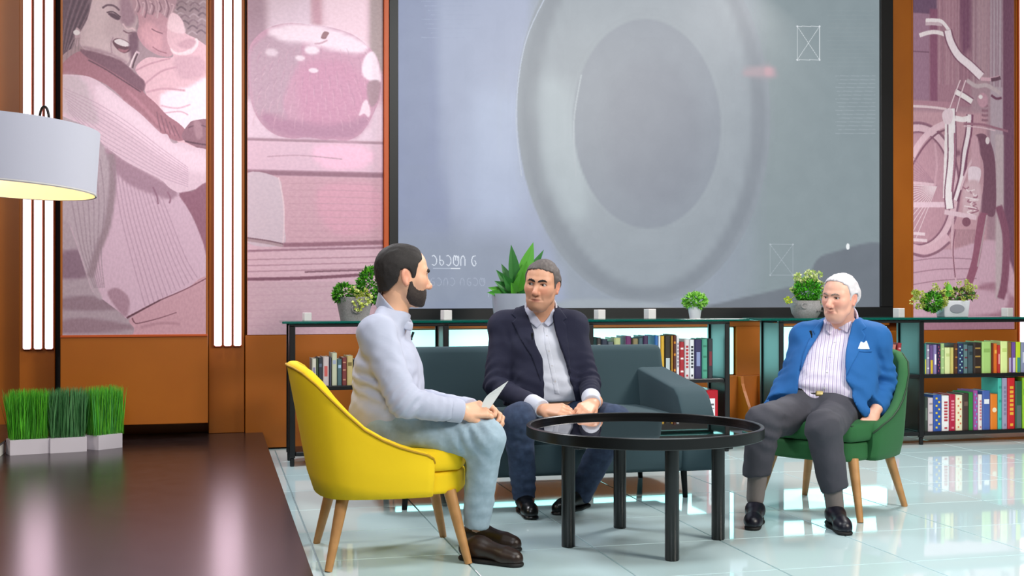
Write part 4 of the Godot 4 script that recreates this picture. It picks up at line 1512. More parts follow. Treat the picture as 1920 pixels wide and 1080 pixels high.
# head frame: x to the subject's left, y up, z out of the face; ears at y 0, about 0.236 high
func head_field(h: Dictionary, neck_base: Vector3) -> Fld:
	var f := Fld.new()
	var w: float = h.get("wide", 1.0)
	var jaw: float = h.get("jaw", 1.0)
	var plump: float = h.get("plump", 0.0)
	f.ell(Vector3(0, 0.030, -0.014), Vector3(0.0745 * w, 0.088, 0.096), 0.02)
	f.ell(Vector3(0, 0.030, 0.030), Vector3(0.064 * w, 0.068, 0.058), 0.03)
	f.cap(Vector3(0, -0.015, 0.026), Vector3(0, -0.078, 0.036), 0.058 * w, 0.040 * jaw, 0.03)
	for s in [-1.0, 1.0]:
		f.cap(Vector3(s * 0.054 * w, -0.030, -0.004), Vector3(s * 0.041 * jaw, -0.068, 0.012), 0.018, 0.015 + plump * 0.3, 0.03)
		f.cap(Vector3(s * 0.041 * jaw, -0.068, 0.012), Vector3(s * 0.014, -0.104, 0.060), 0.015 + plump * 0.5, 0.0135, 0.03)
		f.cap(Vector3(s * 0.030 * w, -0.035, 0.058), Vector3(s * 0.030 * jaw, -0.075, 0.052), 0.020, 0.018 + plump * 0.6, 0.03)
		f.ell(Vector3(s * 0.040 * w, -0.022, 0.052), Vector3(0.026, 0.026, 0.024), 0.03)
		f.cap(Vector3(s * 0.012, 0.019, 0.083), Vector3(s * 0.046 * w, 0.021, 0.064), 0.0125, 0.012, 0.016)
	f.ell(Vector3(0, -0.101, 0.066), Vector3(0.021, 0.015, 0.017), 0.014)
	f.ell(Vector3(0, -0.070, 0.067), Vector3(0.030, 0.025, 0.018), 0.02)
	# eye hollows
	for s in [-1.0, 1.0]:
		f.ell(Vector3(s * 0.032, 0.001, 0.096), Vector3(0.020, 0.0125, 0.016), 0.012, 1)
	# nose
	var nl: float = h.get("nose", 1.0)
	f.cap(Vector3(0, 0.010, 0.080), Vector3(0, -0.037, 0.095 + 0.009 * nl), 0.0085, 0.0125 * nl, 0.012)
	f.ell(Vector3(0, -0.041, 0.098 + 0.008 * nl), Vector3(0.0125, 0.0105, 0.011) * nl, 0.008)
	for s in [-1.0, 1.0]:
		f.ell(Vector3(s * 0.0125 * nl, -0.044, 0.093), Vector3(0.0085, 0.0085, 0.0105), 0.006)
		f.ell(Vector3(s * 0.0065 * nl, -0.0525, 0.099), Vector3(0.0038, 0.004, 0.005), 0.003, 1)
	# lips
	var ly := -0.0715
	f.cap(Vector3(-0.018, ly, 0.0815), Vector3(0.0, ly + 0.003, 0.0870), 0.0036, 0.0050, 0.008)
	f.cap(Vector3(0.018, ly, 0.0815), Vector3(0.0, ly + 0.003, 0.0870), 0.0036, 0.0050, 0.008)
	f.cap(Vector3(-0.014, ly - 0.009, 0.0805), Vector3(0.014, ly - 0.009, 0.0805), 0.0055, 0.0055, 0.008)
	var sm: float = h.get("smile", 0.0)
	f.cap(Vector3(-0.025, ly - 0.003 + sm, 0.0855), Vector3(0, ly - 0.0045, 0.0935), 0.0020, 0.0026, 0.004, 1)
	f.cap(Vector3(0.025, ly - 0.003 + sm, 0.0855), Vector3(0, ly - 0.0045, 0.0935), 0.0020, 0.0026, 0.004, 1)
	# fold from nose to mouth corner
	for s in [-1.0, 1.0]:
		f.cap(Vector3(s * 0.020, -0.042, 0.094), Vector3(s * 0.032, -0.072, 0.082), 0.0016, 0.0016, 0.010, 1)
	# lids round the eyeballs, slit between them
	for s in [-1.0, 1.0]:
		f.ell(Vector3(s * 0.032, 0.001, 0.0715), Vector3(0.0145, 0.0135, 0.0140), 0.004)
		f.ell(Vector3(s * 0.032, 0.0005, 0.088), Vector3(0.0150, h.get("open", 0.0060), 0.017), 0.002, 1, Basis(Vector3(0, 0, 1), s * -0.06))
	# ears
	for s in [-1.0, 1.0]:
		var eb := Basis(Vector3(0, 1, 0), s * -0.35) * Basis(Vector3(1, 0, 0), -0.18)
		var ec := Vector3(s * (0.073 * w + 0.004), -0.006, -0.012)
		f.ell(ec, Vector3(0.0085, 0.031, 0.0185), 0.006, 0, eb)
		f.ell(ec + Vector3(s * 0.0085, 0.004, 0.004), Vector3(0.006, 0.018, 0.0095), 0.004, 1, eb)
		f.ell(ec + Vector3(s * 0.001, -0.028, 0.006), Vector3(0.0075, 0.0095, 0.0085), 0.006)
	# neck
	var nr: float = h.get("neck", 0.056)
	f.cap(Vector3(0, -0.045, -0.026), neck_base, nr - 0.002, nr + 0.004, 0.02)
	if plump > 0.0:
		f.cap(Vector3(-0.02, -0.108, 0.038), Vector3(0.02, -0.108, 0.038), 0.018 + plump, 0.018 + plump, 0.03)
	return f

func smooth_in(v: float, c: float, w: float) -> float:
	return 1.0 - smoothstep(w * 0.6, w, absf(v - c))

func head_color(p: Vector3, h: Dictionary) -> Color:
	var c: Color = h.skin
	var ruddy: Color = h.ruddy
	var cheek := exp(-((absf(p.x) - 0.042) ** 2 / 0.0006 + (p.y + 0.030) ** 2 / 0.0005)) * (1.0 if p.z > 0.03 else 0.0)
	var nose := exp(-(p.x ** 2 / 0.0003 + (p.y + 0.041) ** 2 / 0.0003)) * (1.0 if p.z > 0.085 else 0.0)
	var ear := smoothstep(0.070, 0.080, absf(p.x)) * (1.0 if p.y < 0.03 and p.z < 0.02 else 0.0)
	c = c.lerp(ruddy, clampf(cheek * 0.5 + nose * 0.5 + ear * 0.6, 0.0, 1.0))
	# lips
	var lip := smooth_in(p.y, -0.0750, 0.0090) * smooth_in(p.x, 0.0, 0.024) * (1.0 if p.z > 0.078 else 0.0)
	c = c.lerp(h.lip, lip * 0.75)
	# stubble
	var stub: float = h.get("stubble", 0.0)
	if stub > 0.0:
		var z := smoothstep(-0.04, -0.062, p.y) * smoothstep(-0.01, 0.02, p.z) * smoothstep(-0.14, -0.12, p.y)
		c = c.lerp(h.stubble_color, z * stub * (1.0 - lip))
	# dark lashes along the upper lid edge
	var ex := (absf(p.x) - 0.032) / 0.0165
	if p.z > 0.07 and absf(ex) < 1.0:
		var top: float = 0.0005 + h.get("open", 0.0060) * sqrt(1.0 - ex * ex)
		c = c.lerp(h.lash, smooth_in(p.y, top + 0.0004, 0.0028) * 0.85)
	return c

func make_head(t: Node3D, h: Dictionary, at: Vector3, basis: Basis, neck_world: Vector3) -> Transform3D:
	# adds the head to the body being meshed; returns its frame
	var place := Transform3D(basis.scaled_local(Vector3.ONE * h.size), at)
	var f := head_field(h, place.affine_inverse() * neck_world)
	h.field = f
	net_add(f, 0.0030, func(p: Vector3) -> Color: return head_color(p, h), place)
	return place

func on_face(f: Fld, x: float, y: float) -> Vector3:
	# where a ray from the front meets the head
	var z := 0.14
	var all := f.everything()
	for i in 30:
		var d := f.ev(Vector3(x, y, z), all)
		if d < 0.0004:
			break
		z -= d * 0.9
	return Vector3(x, y, z)

func face_parts(t: Node3D, h: Dictionary, place: Transform3D) -> void:
	var gaze: Vector3 = h.get("gaze", Vector3(0, 0, 1)).normalized()
	for s in [-1.0, 1.0]:
		var st := S()
		st.set_smooth_group(1)
		var c := Vector3(s * 0.032, 0.001, 0.0715)
		var r := 0.0128
		var bz := gaze
		var bx := Vector3.UP.cross(bz).normalized()
		var by := bz.cross(bx)
		var prev := []
		for i in 19:
			var a := PI * i / 18.0
			var row := []
			for k in 25:
				var b := TAU * k / 24.0
				row.append(c + (bz * cos(a) + (bx * cos(b) + by * sin(b)) * sin(a)) * r)
			if i > 0:
				var mid := PI * (i - 0.5) / 18.0
				st.set_color(Color(0.012, 0.008, 0.006) if mid < 0.22 else (h.iris if mid < 0.52 else Color(0.48, 0.44, 0.42)))
				for k in 24:
					quad(st, place * prev[k], place * prev[k + 1], place * row[k + 1], place * row[k])
			prev = row
		part(st, "eye", M.eye, t)
		# eyebrow: a thin tapered tuft along the brow ridge
		var f := Fld.new()
		var bw: float = h.get("brow", 0.005)
		var line := []
		for q in [[0.010, 0.0165], [0.018, 0.0200], [0.028, 0.0230], [0.038, 0.0225], [0.047, 0.0175]]:
			line.append(on_face(h.field, s * q[0], q[1]))
		for i in 4:
			f.cap(line[i], line[i + 1], bw * [0.8, 1.0, 1.0, 0.8][i], bw * [1.0, 1.0, 0.8, 0.45][i], 0.004)
		cloth_noise(f, 0.0015, 300.0, 5)
		net_start()
		net_add(f, 0.0022, null, place)
		net_done("eyebrow", h.brow_mat, t)

func hair_part(t: Node3D, h: Dictionary, place: Transform3D, thick: float, profile: PackedVector2Array, m: Material, rough := 0.003) -> void:
	var f := Fld.new()
	var w: float = h.get("wide", 1.0)
	f.ell(Vector3(0, 0.030, -0.014), Vector3(0.0745 * w, 0.088, 0.096) + Vector3.ONE * thick, 0.02)
	f.ell(Vector3(0, 0.030, 0.030), Vector3(0.064 * w, 0.068, 0.058) + Vector3.ONE * thick, 0.03)
	f.cap(Vector3(0, -0.02, -0.040), Vector3(0, -0.075, -0.048), 0.058, 0.050, 0.03)
	if h.get("side_hair", 0.0) > 0.0:
		for s in [-1.0, 1.0]:
			f.ell(Vector3(s * 0.060 * w, 0.015, -0.035), Vector3(0.022 + h.side_hair, 0.045, 0.050), 0.02)
	f.outline(profile, 4, 0.0, 2, 0.006)
	# round the ears
	for s in [-1.0, 1.0]:
		f.ell(Vector3(s * 0.083 * w, -0.008, -0.008), Vector3(0.020, 0.032, 0.024), 0.004, 1)
	cloth_noise(f, rough, 70.0, 11)
	f.noise_scale = Vector3(1.0, 0.35, 0.35)
	net_start()
	net_add(f, 0.0038, null, place)
	net_done("hair", m, t)


func shoe(t: Node3D, heel: Vector3, toe: Vector3, m: Material, sole: Material) -> void:
	var d := (toe - heel).normalized()
	var up := Vector3.UP
	var f := Fld.new()
	f.cap(heel + up * 0.045, heel + d * 0.06 + up * 0.055, 0.036, 0.038, 0.02)
	f.cap(heel + d * 0.05 + up * 0.055, toe - d * 0.04 + up * 0.030, 0.040, 0.032, 0.03)
	f.cap(toe - d * 0.07 + up * 0.028, toe - d * 0.03 + up * 0.026, 0.040, 0.026, 0.02)
	f.keep_side(Vector3.DOWN, -0.012, 0.004)
	var o := net(f, 0.006, "shoe", m, t)
	var f2 := Fld.new()
	f2.cap(heel + up * 0.006, heel + d * 0.08 + up * 0.006, 0.037, 0.038, 0.02)
	f2.cap(heel + d * 0.08 + up * 0.006, toe - d * 0.035 + up * 0.006, 0.038, 0.036, 0.03)
	f2.keep_side(Vector3.UP, 0.016, 0.002)
	f2.keep_side(Vector3.DOWN, -0.0005, 0.002)
	net(f2, 0.006, "sole", sole, o)

func patch(ref: Fld, off: float, poly: Array, z0: float, cell: float, called: String, m: Material, parent: Node, side := 1.0) -> MeshInstance3D:
	# a piece of cloth of that outline (in the wearer's x,y) lying on the front of another garment
	var f := Fld.new()
	var pv := PackedVector2Array()
	for q in poly:
		pv.append(q)
		f.grow_box(Vector3(q.x, q.y, z0 + 0.02), 0.012)
	f.hi.z = z0 + 0.34
	f.other(ref, off)
	f.outline(pv, 3, z0, 2, 0.003)
	return net(f, cell, called, m, parent)

func button_on(ref: Fld, x: float, y: float, m: Material, parent: Node, r := 0.005, called := "button") -> void:
	# a little disc where a ray along -z meets the cloth
	var z := 0.5
	var all := ref.everything()
	for i in 40:
		var d := ref.ev(Vector3(x, y, z), all)
		if d < 0.0008:
			break
		z -= d * 0.9
	var st := S()
	lathe(st, [Vector2(0, 0.0), Vector2(r, 0.0), Vector2(r, 0.0022), Vector2(0, 0.0026)], 12, Vector3(x, y, z), true, Basis(Vector3.RIGHT, PI / 2))
	part(st, called, m, parent)

func collar(t: Node3D, j: Dictionary, neck_top: Vector3, r: float, m: Material, open_dir: Vector3, open: float, rise := 0.028, tilt := 0.45, called := "collar") -> void:
	# a shirt collar standing round the neck, open to the front
	var a: Vector3 = j.neck
	var ax := (neck_top - a).normalized()
	var f := Fld.new()
	f.cap(a - ax * 0.05, a + ax * 0.07, r + 0.029, r + 0.014, 0.01)
	f.cap(a - ax * 0.08, a + ax * 0.10, r + 0.018, r + 0.003, 0.003, 1)
	f.keep_side(ax + open_dir * tilt, (ax + open_dir * tilt).normalized().dot(a + ax * rise), 0.003)
	f.keep_side(-ax - open_dir * tilt * 0.7, (-ax - open_dir * tilt * 0.7).normalized().dot(a - ax * 0.024), 0.003)
	f.cap(a + open_dir * (r + 0.03) + ax * 0.08, a + open_dir * (r + 0.02) - ax * 0.03, open, 0.004, 0.004, 1)
	net(f, 0.0038, called, m, t)

func clip_mic(t: Node3D, at: Vector3, dir: Vector3) -> void:
	var st := S()
	tube(st, [at, at + dir * 0.022], [0.0045, 0.0055], 8)
	tube(st, [at - Vector3(0, 0.012, 0), at + Vector3(0, 0.004, 0.004)], 0.003, 6)
	part(st, "clip_microphone", M.black_metal, t)

func build_people() -> void:
	M.skin = vcol(0.48)
	M.eye = vcol(0.15)
	M.shirt_white = fabric(Color(0.76, 0.77, 0.82), 60.0, 0.015, 0.2)
	M.shirt_blue = fabric(Color(0.70, 0.715, 0.79), 60.0, 0.015, 0.2)
	M.button = mat(Color(0.75, 0.74, 0.76), 0.4)
	person_host()
	person_middle()
	person_elder()

func facing(deg: float) -> Basis:
	# 0: towards the camera; positive turns the subject to the right of the picture
	return Basis(Vector3.UP, deg_to_rad(deg - 14.0))

func skin_col(r: float, g: float, b: float) -> Color:
	return lin(r, g, b)

# ------------------------------------------------------------------ the host, seen from behind at the left
func person_host() -> void:
	var base := Vector3(0.64, 0.0, 3.44)
	var t := thing("person", "bearded man in a pale blue shirt and light jeans holding a paper, yellow armchair", "person", base)
	person_frame = Transform3D(Basis(), base)
	var j := {}
	j.hip_r = Vector3(0.02, 0.525, 0.075)
	j.hip_l = Vector3(0.02, 0.525, -0.095)
	j.kn_r = Vector3(0.3865, 0.4788, 0.2339)
	j.kn_l = j.kn_r + Vector3(0.03, 0.0, -0.24)
	j.an_r = Vector3(0.3612, 0.1246, 0.1658)
	j.an_l = j.an_r + Vector3(0.06, 0.0, -0.26)
	j.sh_r = Vector3(-0.0304, 0.8857, 0.1506)
	j.sh_l = Vector3(0.0801, 0.8888, -0.1826)
	j.el_r = Vector3(0.0578, 0.6301, 0.2756)
	j.wr_r = Vector3(0.2903, 0.5859, 0.2511)
	j.el_l = Vector3(0.1675, 0.5971, -0.2124)
	j.wr_l = Vector3(0.3534, 0.5802, 0.1226)
	j.neck = Vector3(0.0617, 0.9668, -0.0120)
	j.fat = 0.005
	var head_at := Vector3(0.0974, 1.1117, 0.0072)
	var h := {"skin": skin_col(225, 172, 140), "ruddy": skin_col(222, 140, 118), "lip": skin_col(170, 100, 90), "size": 1.02, "iris": Color(0.05, 0.03, 0.02), "lash": lin(60, 40, 35), "nose": 1.05, "neck": 0.054, "wide": 1.0, "brow": 0.005, "jaw": 1.0}
	h.brow_mat = mat(Color(0.08, 0.055, 0.045), 0.8)
	# body
	net_start()
	var hb := facing(110.0) * Basis(Vector3(1, 0, 0), deg_to_rad(2.0))
	var place := make_head(t, h, head_at, hb, j.neck)
	var f := Fld.new()
	add_torso(f, j, -0.014)
	add_arm(f, j.sh_r, j.el_r, j.wr_r, -0.012)
	add_arm(f, j.sh_l, j.el_l, j.wr_l, -0.012)
	add_leg(f, j.hip_r, j.kn_r, j.an_r, -0.014)
	add_leg(f, j.hip_l, j.kn_l, j.an_l, -0.014)
	f.cap(j.neck - Vector3(0, 0.06, 0), place * Vector3(0, -0.07, -0.03), 0.054, 0.052, 0.03)
	net_add(f, 0.016, func(_p: Vector3) -> Color: return h.skin)
	var paper_pt := Vector3(0.3820, 0.6085, 0.2534)
	f = Fld.new()
	var fd: Vector3 = (Vector3(0.4170, 0.5944, 0.2209) - j.wr_r).normalized()
	f.cap(j.wr_r - fd * 0.05, j.wr_r, 0.030, 0.024, 0.02)
	add_hand(f, j.wr_r, fd, Vector3(-0.25, 0.55, 0.8), 1.0, [0.75, 0.85, 0.95, 1.0], 0.02, [0.35, 0.3])
	f.cap(j.wr_l - Vector3(0.05, 0, 0), j.wr_l, 0.030, 0.024, 0.02)
	add_hand(f, j.wr_l, Vector3(1, -0.05, 0.4), Vector3(0, 0.75, -0.6), -1.0, [0.7, 0.8, 0.85, 0.9], 0.02, [0.3, 0.3])
	net_add(f, 0.0034, func(_p: Vector3) -> Color: return h.skin)
	net_done("body", M.skin, t)
	face_parts(t, h, place)
	# hair: close crop, high forehead; beard along the jaw
	var dark := mottled(Color(0.085, 0.055, 0.048), 0.75, 0.09, 0.3, 12.0, 31)
	hair_part(t, h, place, 0.0065, PackedVector2Array([Vector2(0.058, 0.095), Vector2(0.060, 0.065), Vector2(0.040, 0.045), Vector2(0.034, 0.02), Vector2(0.028, -0.025), Vector2(0.012, -0.025), Vector2(0.008, 0.012), Vector2(-0.03, 0.02), Vector2(-0.04, -0.03), Vector2(-0.065, -0.062), Vector2(-0.15, -0.085), Vector2(-0.15, 0.16), Vector2(0.05, 0.16)]), dark, 0.002)
	var bf := Fld.new()
	var bo := 0.0025
	bf.cap(Vector3(0, -0.025, 0.026), Vector3(0, -0.078, 0.036), 0.058 + bo, 0.041 + bo, 0.03)
	for s in [-1.0, 1.0]:
		bf.cap(Vector3(s * 0.054, -0.030, -0.002), Vector3(s * 0.041, -0.068, 0.012), 0.020 + bo, 0.017 + bo, 0.03)
		bf.cap(Vector3(s * 0.041, -0.068, 0.012), Vector3(s * 0.014, -0.104, 0.060), 0.017 + bo, 0.0165 + bo, 0.03)
		bf.cap(Vector3(s * 0.030, -0.035, 0.058), Vector3(s * 0.030, -0.075, 0.052), 0.020 + bo, 0.0185 + bo, 0.03)
	bf.ell(Vector3(0, -0.106, 0.066), Vector3(0.022, 0.016, 0.018) + Vector3.ONE * bo, 0.014)
	bf.ell(Vector3(0, -0.070, 0.068), Vector3(0.034, 0.026, 0.021) + Vector3.ONE * 0.004, 0.02)
	bf.outline(PackedVector2Array([Vector2(0.014, -0.005), Vector2(0.034, -0.005), Vector2(0.046, -0.045), Vector2(0.075, -0.052), Vector2(0.12, -0.048), Vector2(0.12, -0.126), Vector2(0.05, -0.122), Vector2(0.02, -0.112), Vector2(0.0, -0.085), Vector2(0.004, -0.03)]), 4, 0.0, 2, 0.006)
	bf.ell(Vector3(0, -0.0745, 0.098), Vector3(0.022, 0.008, 0.02), 0.004, 1)
	cloth_noise(bf, 0.002, 120.0, 4)
	net_start()
	net_add(bf, 0.0036, null, place)
	net_done("beard", mottled(Color(0.16, 0.105, 0.085), 0.8, 0.09, 0.3, 12.0, 33), t)
	# shirt
	f = Fld.new()
	add_torso(f, j, 0.006)
	add_arm(f, j.sh_r, j.el_r, j.wr_r, 0.016)
	add_arm(f, j.sh_l, j.el_l, j.wr_l, 0.012)
	f.cap(j.hip_r + Vector3(0.02, 0.03, 0), j.hip_r + Vector3(0.10, 0.035, 0.005), 0.088, 0.075, 0.05)
	for a in [[j.el_r, j.wr_r], [j.el_l, j.wr_l]]:
		var d: Vector3 = (a[1] - a[0]).normalized()
		f.end_cut(a[1] - d * 0.008, d, 0.07)
	f.end_cut(j.neck + Vector3(0.008, 0.006, 0), Vector3(0.25, 1, 0), 0.10)
	f.keep_side(Vector3(0.25, -1, 0), -0.485, 0.01)
	cloth_noise(f, 0.006, 9.0, 2)
	f.folds = [[j.el_r, (j.wr_r - j.sh_r).normalized(), 0.085, 0.034, 0.0055], [j.el_r.lerp(j.wr_r, 0.6), (j.wr_r - j.el_r).normalized(), 0.06, 0.03, 0.003], [j.hip_r + Vector3(-0.03, 0.17, 0.05), Vector3(0.35, 0.9, 0.2).normalized(), 0.12, 0.05, 0.006], [j.sh_r + Vector3(-0.03, -0.12, 0.02), Vector3(0.5, 0.8, 0).normalized(), 0.09, 0.05, 0.004], [j.hip_r + Vector3(0.06, 0.10, 0.05), Vector3(-0.5, 0.8, 0.2).normalized(), 0.09, 0.04, 0.006]]
	var shirt := net(f, 0.0072, "shirt", M.shirt_blue, t)
	collar(shirt, j, place * Vector3(0, -0.06, -0.028), 0.054, M.shirt_blue, Vector3(0.95, -0.1, 0.1), 0.03, 0.026, 0.85)
	for a in [[j.el_r, j.wr_r], [j.el_l, j.wr_l]]:
		var d: Vector3 = (a[1] - a[0]).normalized()
		f = Fld.new()
		f.cap(a[1] - d * 0.055, a[1], 0.0465, 0.0445, 0.004)
		f.end_cut(a[1] - d * 0.004, d, 0.06, 0.003)
		f.end_cut(a[1] - d * 0.06, -d, 0.06, 0.003)
		net(f, 0.0045, "cuff", M.shirt_blue, shirt)
	clip_mic(t, Vector3(0.1321, 0.8644, 0.0056), Vector3(0.3, 1, 0.2).normalized())
	# jeans
	var denim := mottled(Color(0.62, 0.71, 0.77), 0.9, 0.03, 0.14, 3.0, 41)
	f = Fld.new()
	f.cap(j.hip_r + Vector3(0, 0.0, 0), j.hip_l, 0.112, 0.112, 0.05)
	f.cap(j.hip_r, j.kn_r, 0.094, 0.070, 0.05)
	f.cap(j.kn_r, j.an_r, 0.068, 0.052, 0.03)
	f.cap(j.hip_l, j.kn_l, 0.094, 0.070, 0.05)
	f.cap(j.kn_l, j.an_l, 0.068, 0.052, 0.03)
	f.keep_side(Vector3(0, 1, 0), 0.625, 0.01)
	for a in [[j.kn_r, j.an_r], [j.kn_l, j.an_l]]:
		f.end_cut(a[1], a[1] - a[0], 0.09)
	cloth_noise(f, 0.006, 8.0, 6)
	f.folds = [[j.kn_r + Vector3(-0.07, 0.0, 0.02), Vector3(0.8, 0.6, 0).normalized(), 0.09, 0.045, 0.006], [j.hip_r + Vector3(0.14, 0.03, 0.04), Vector3(0.9, -0.3, 0).normalized(), 0.08, 0.045, 0.005], [j.an_r + Vector3(0, 0.12, 0), Vector3(0, 1, 0), 0.08, 0.05, 0.004]]
	net(f, 0.0095, "jeans", denim, t)
	var brown := mat(Color(0.16, 0.10, 0.07), 0.4)
	for a in [j.an_r, j.an_l]:
		shoe(t, Vector3(a.x - 0.035, 0, a.z), Vector3(a.x + 0.14, 0, a.z + 0.18), brown, mat(Color(0.05, 0.045, 0.04), 0.7))
	# the sheet he holds: two folded leaves
	var p := thing("paper_sheet", "folded white paper sheet in the host's hand", "paper", base)
	var st := S()
	var a0 := Vector3(0.3641, 0.6024, 0.2489)
	var a1 := Vector3(0.4030, 0.5923, 0.2174)
	var b1 := Vector3(0.4733, 0.7000, 0.2349)
	var b0 := Vector3(0.4133, 0.6718, 0.2818)
	var n := 8
	var thick := Vector3(0.0004, 0.0002, 0.0008)
	for i in n:
		var s0 := float(i) / n
		var s1 := float(i + 1) / n
		var bow := Vector3(-0.01, 0.006, 0.0)
		var l0 := a0.lerp(b0, s0) + bow * sin(PI * s0)
		var l1 := a0.lerp(b0, s1) + bow * sin(PI * s1)
		var r0 := a1.lerp(b1, s0)
		var r1 := a1.lerp(b1, s1)
		quad(st, l0 + thick, l1 + thick, r1 + thick, r0 + thick)
		quad(st, l0 - thick, r0 - thick, r1 - thick, l1 - thick)
		quad(st, l0 - thick, l1 - thick, l1 + thick, l0 + thick)
		quad(st, r0 + thick, r1 + thick, r1 - thick, r0 - thick)
	part(st, "sheet", M.paper, p)

# ------------------------------------------------------------------ the man in the middle on the sofa
func person_middle() -> void:
	var base := Vector3(1.65, 0.0, 2.28)
	var fb := facing(-2.0)
	var t := thing("person", "grey haired man in a navy jacket and dark jeans on the sofa", "person", base)
	t.basis = fb
	person_frame = Transform3D(fb, base)
	var j := {}
	j.hip_r = Vector3(-0.0588, 0.4183, 0.0454)
	j.hip_l = Vector3(0.1200, 0.4183, 0.0392)
	j.kn_r = Vector3(-0.1205, 0.4455, 0.5278)
	j.kn_l = Vector3(0.3354, 0.4293, 0.4319)
	j.an_r = Vector3(-0.0955, 0.0687, 0.4269)
	j.an_l = Vector3(0.1679, 0.0576, 0.3377)
	j.sh_r = Vector3(-0.2105, 0.8684, 0.0507)
	j.sh_l = Vector3(0.1417, 0.8684, 0.0384)
	j.el_r = Vector3(-0.2480, 0.5796, 0.1721)
	j.wr_r = Vector3(-0.0010, 0.4890, 0.4837)
	j.el_l = Vector3(0.2195, 0.5902, 0.1558)
	j.wr_l = Vector3(0.2259, 0.5123, 0.4557)
	j.neck = Vector3(-0.0211, 0.9494, 0.0241)
	j.fat = 0.035
	var head_at := Vector3(-0.0148, 1.0822, 0.1139)
	var h := {"skin": skin_col(214, 158, 128), "ruddy": skin_col(210, 130, 108), "lip": skin_col(175, 105, 92), "size": 1.03, "iris": Color(0.05, 0.03, 0.02), "lash": lin(70, 45, 38), "nose": 1.12, "neck": 0.062, "wide": 1.0, "jaw": 1.10, "plump": 0.003, "brow": 0.0046, "open": 0.0047, "stubble": 0.28, "stubble_color": lin(150, 115, 100), "side_hair": 0.002}
	h.gaze = Vector3(-0.45, 0.08, 1.0)
	h.brow_mat = mat(Color(0.10, 0.075, 0.065), 0.8)
	net_start()
	var hb := fb.inverse() * facing(-17.0) * Basis(Vector3(0, 0, 1), deg_to_rad(-6.0)) * Basis(Vector3(1, 0, 0), deg_to_rad(2.0))
	var place := make_head(t, h, head_at, hb, j.neck - Vector3(0, 0.02, 0))
	var f := Fld.new()
	add_torso(f, j, -0.016)
	add_arm(f, j.sh_r, j.el_r, j.wr_r, -0.006)
	add_arm(f, j.sh_l, j.el_l, j.wr_l, -0.006)
	add_leg(f, j.hip_r, j.kn_r, j.an_r, -0.014)
	add_leg(f, j.hip_l, j.kn_l, j.an_l, -0.014)
	f.cap(j.neck - Vector3(0, 0.06, 0), place * Vector3(0, -0.07, -0.03), 0.060, 0.058, 0.03)
	net_add(f, 0.016, func(_p: Vector3) -> Color: return h.skin)
	f = Fld.new()
	var dr: Vector3 = (Vector3(0.1431, 0.4940, 0.5787) - j.wr_r).normalized()
	f.cap(j.wr_r - dr * 0.06, j.wr_r, 0.033, 0.027, 0.02)
	add_hand(f, j.wr_r, dr, Vector3(-0.1, 0.75, 0.65), 1.0, [0.35, 0.40, 0.45, 0.5], 0.01, [0.5, 0.2], 1.08)
	var dl: Vector3 = (Vector3(0.1624, 0.4837, 0.5980) - j.wr_l).normalized()
	f.cap(j.wr_l - dl * 0.05, j.wr_l, 0.033, 0.027, 0.02)
	add_hand(f, j.wr_l, dl, Vector3(0.35, 0.75, 0.5), -1.0, [0.55, 0.6, 0.65, 0.7], 0.01, [0.6, 0.2], 1.08)
	net_add(f, 0.0036, func(_p: Vector3) -> Color: return h.skin)
	net_done("body", M.skin, t)
	face_parts(t, h, place)
	var grey := mottled(Color(0.36, 0.32, 0.31), 0.7, 0.10, 0.35, 14.0, 51)
	hair_part(t, h, place, 0.006, PackedVector2Array([Vector2(0.100, 0.088), Vector2(0.072, 0.070), Vector2(0.045, 0.064), Vector2(0.040, 0.02), Vector2(0.022, -0.018), Vector2(0.006, -0.015), Vector2(0.0, 0.015), Vector2(-0.03, 0.02), Vector2(-0.04, -0.03), Vector2(-0.07, -0.07), Vector2(-0.15, -0.08), Vector2(-0.15, 0.17), Vector2(0.11, 0.17)]), grey, 0.004)
	# shirt
	f = Fld.new()
	add_torso(f, j, -0.002)
	f.end_cut(j.neck + Vector3(0, 0.006, 0.02), Vector3(0, 1, 0.35), 0.10)
	f.keep_side(Vector3(0, -1, 0), -0.50, 0.01)
	cloth_noise(f, 0.004, 10.0, 12)
	var pelm: Vector3 = (j.hip_l + j.hip_r) * 0.5
	f.folds = [[pelm + Vector3(0.0, 0.16, 0.12), Vector3(0.1, 1, 0).normalized(), 0.10, 0.06, 0.004]]
	var sf := f
	var shirt := net(f, 0.0075, "shirt", M.shirt_white, t)
	# placket and buttons
	patch(sf, 0.0022, [Vector2(-0.008, 0.869), Vector2(-0.000, 0.775), Vector2(0.023, 0.670), Vector2(0.049, 0.539), Vector2(0.076, 0.539), Vector2(0.049, 0.670), Vector2(0.026, 0.775), Vector2(0.015, 0.869)], 0.0, 0.005, "placket", M.shirt_white, shirt)
	for q in [Vector2(0.010, 0.822), Vector2(0.021, 0.748), Vector2(0.036, 0.675), Vector2(0.052, 0.602)]:
		button_on(sf, q.x, q.y, M.button, shirt, 0.0055)
	collar(shirt, j, place * Vector3(0, -0.06, -0.028), 0.063, M.shirt_white, Vector3(0.0, -0.1, 1.0), 0.03, 0.03)
	patch(sf, 0.012, [Vector2(-0.111, 1.005), Vector2(-0.082, 0.979), Vector2(-0.045, 0.926), Vector2(-0.016, 0.887), Vector2(-0.040, 0.861), Vector2(-0.074, 0.890), Vector2(-0.098, 0.942)], -0.05, 0.004, "collar_wing", M.shirt_blue, shirt)
	patch(sf, 0.012, [Vector2(0.044, 0.979), Vector2(0.052, 0.932), Vector2(0.042, 0.890), Vector2(0.015, 0.868), Vector2(-0.006, 0.887), Vector2(0.023, 0.926)], -0.05, 0.004, "collar_wing", M.shirt_blue, shirt)
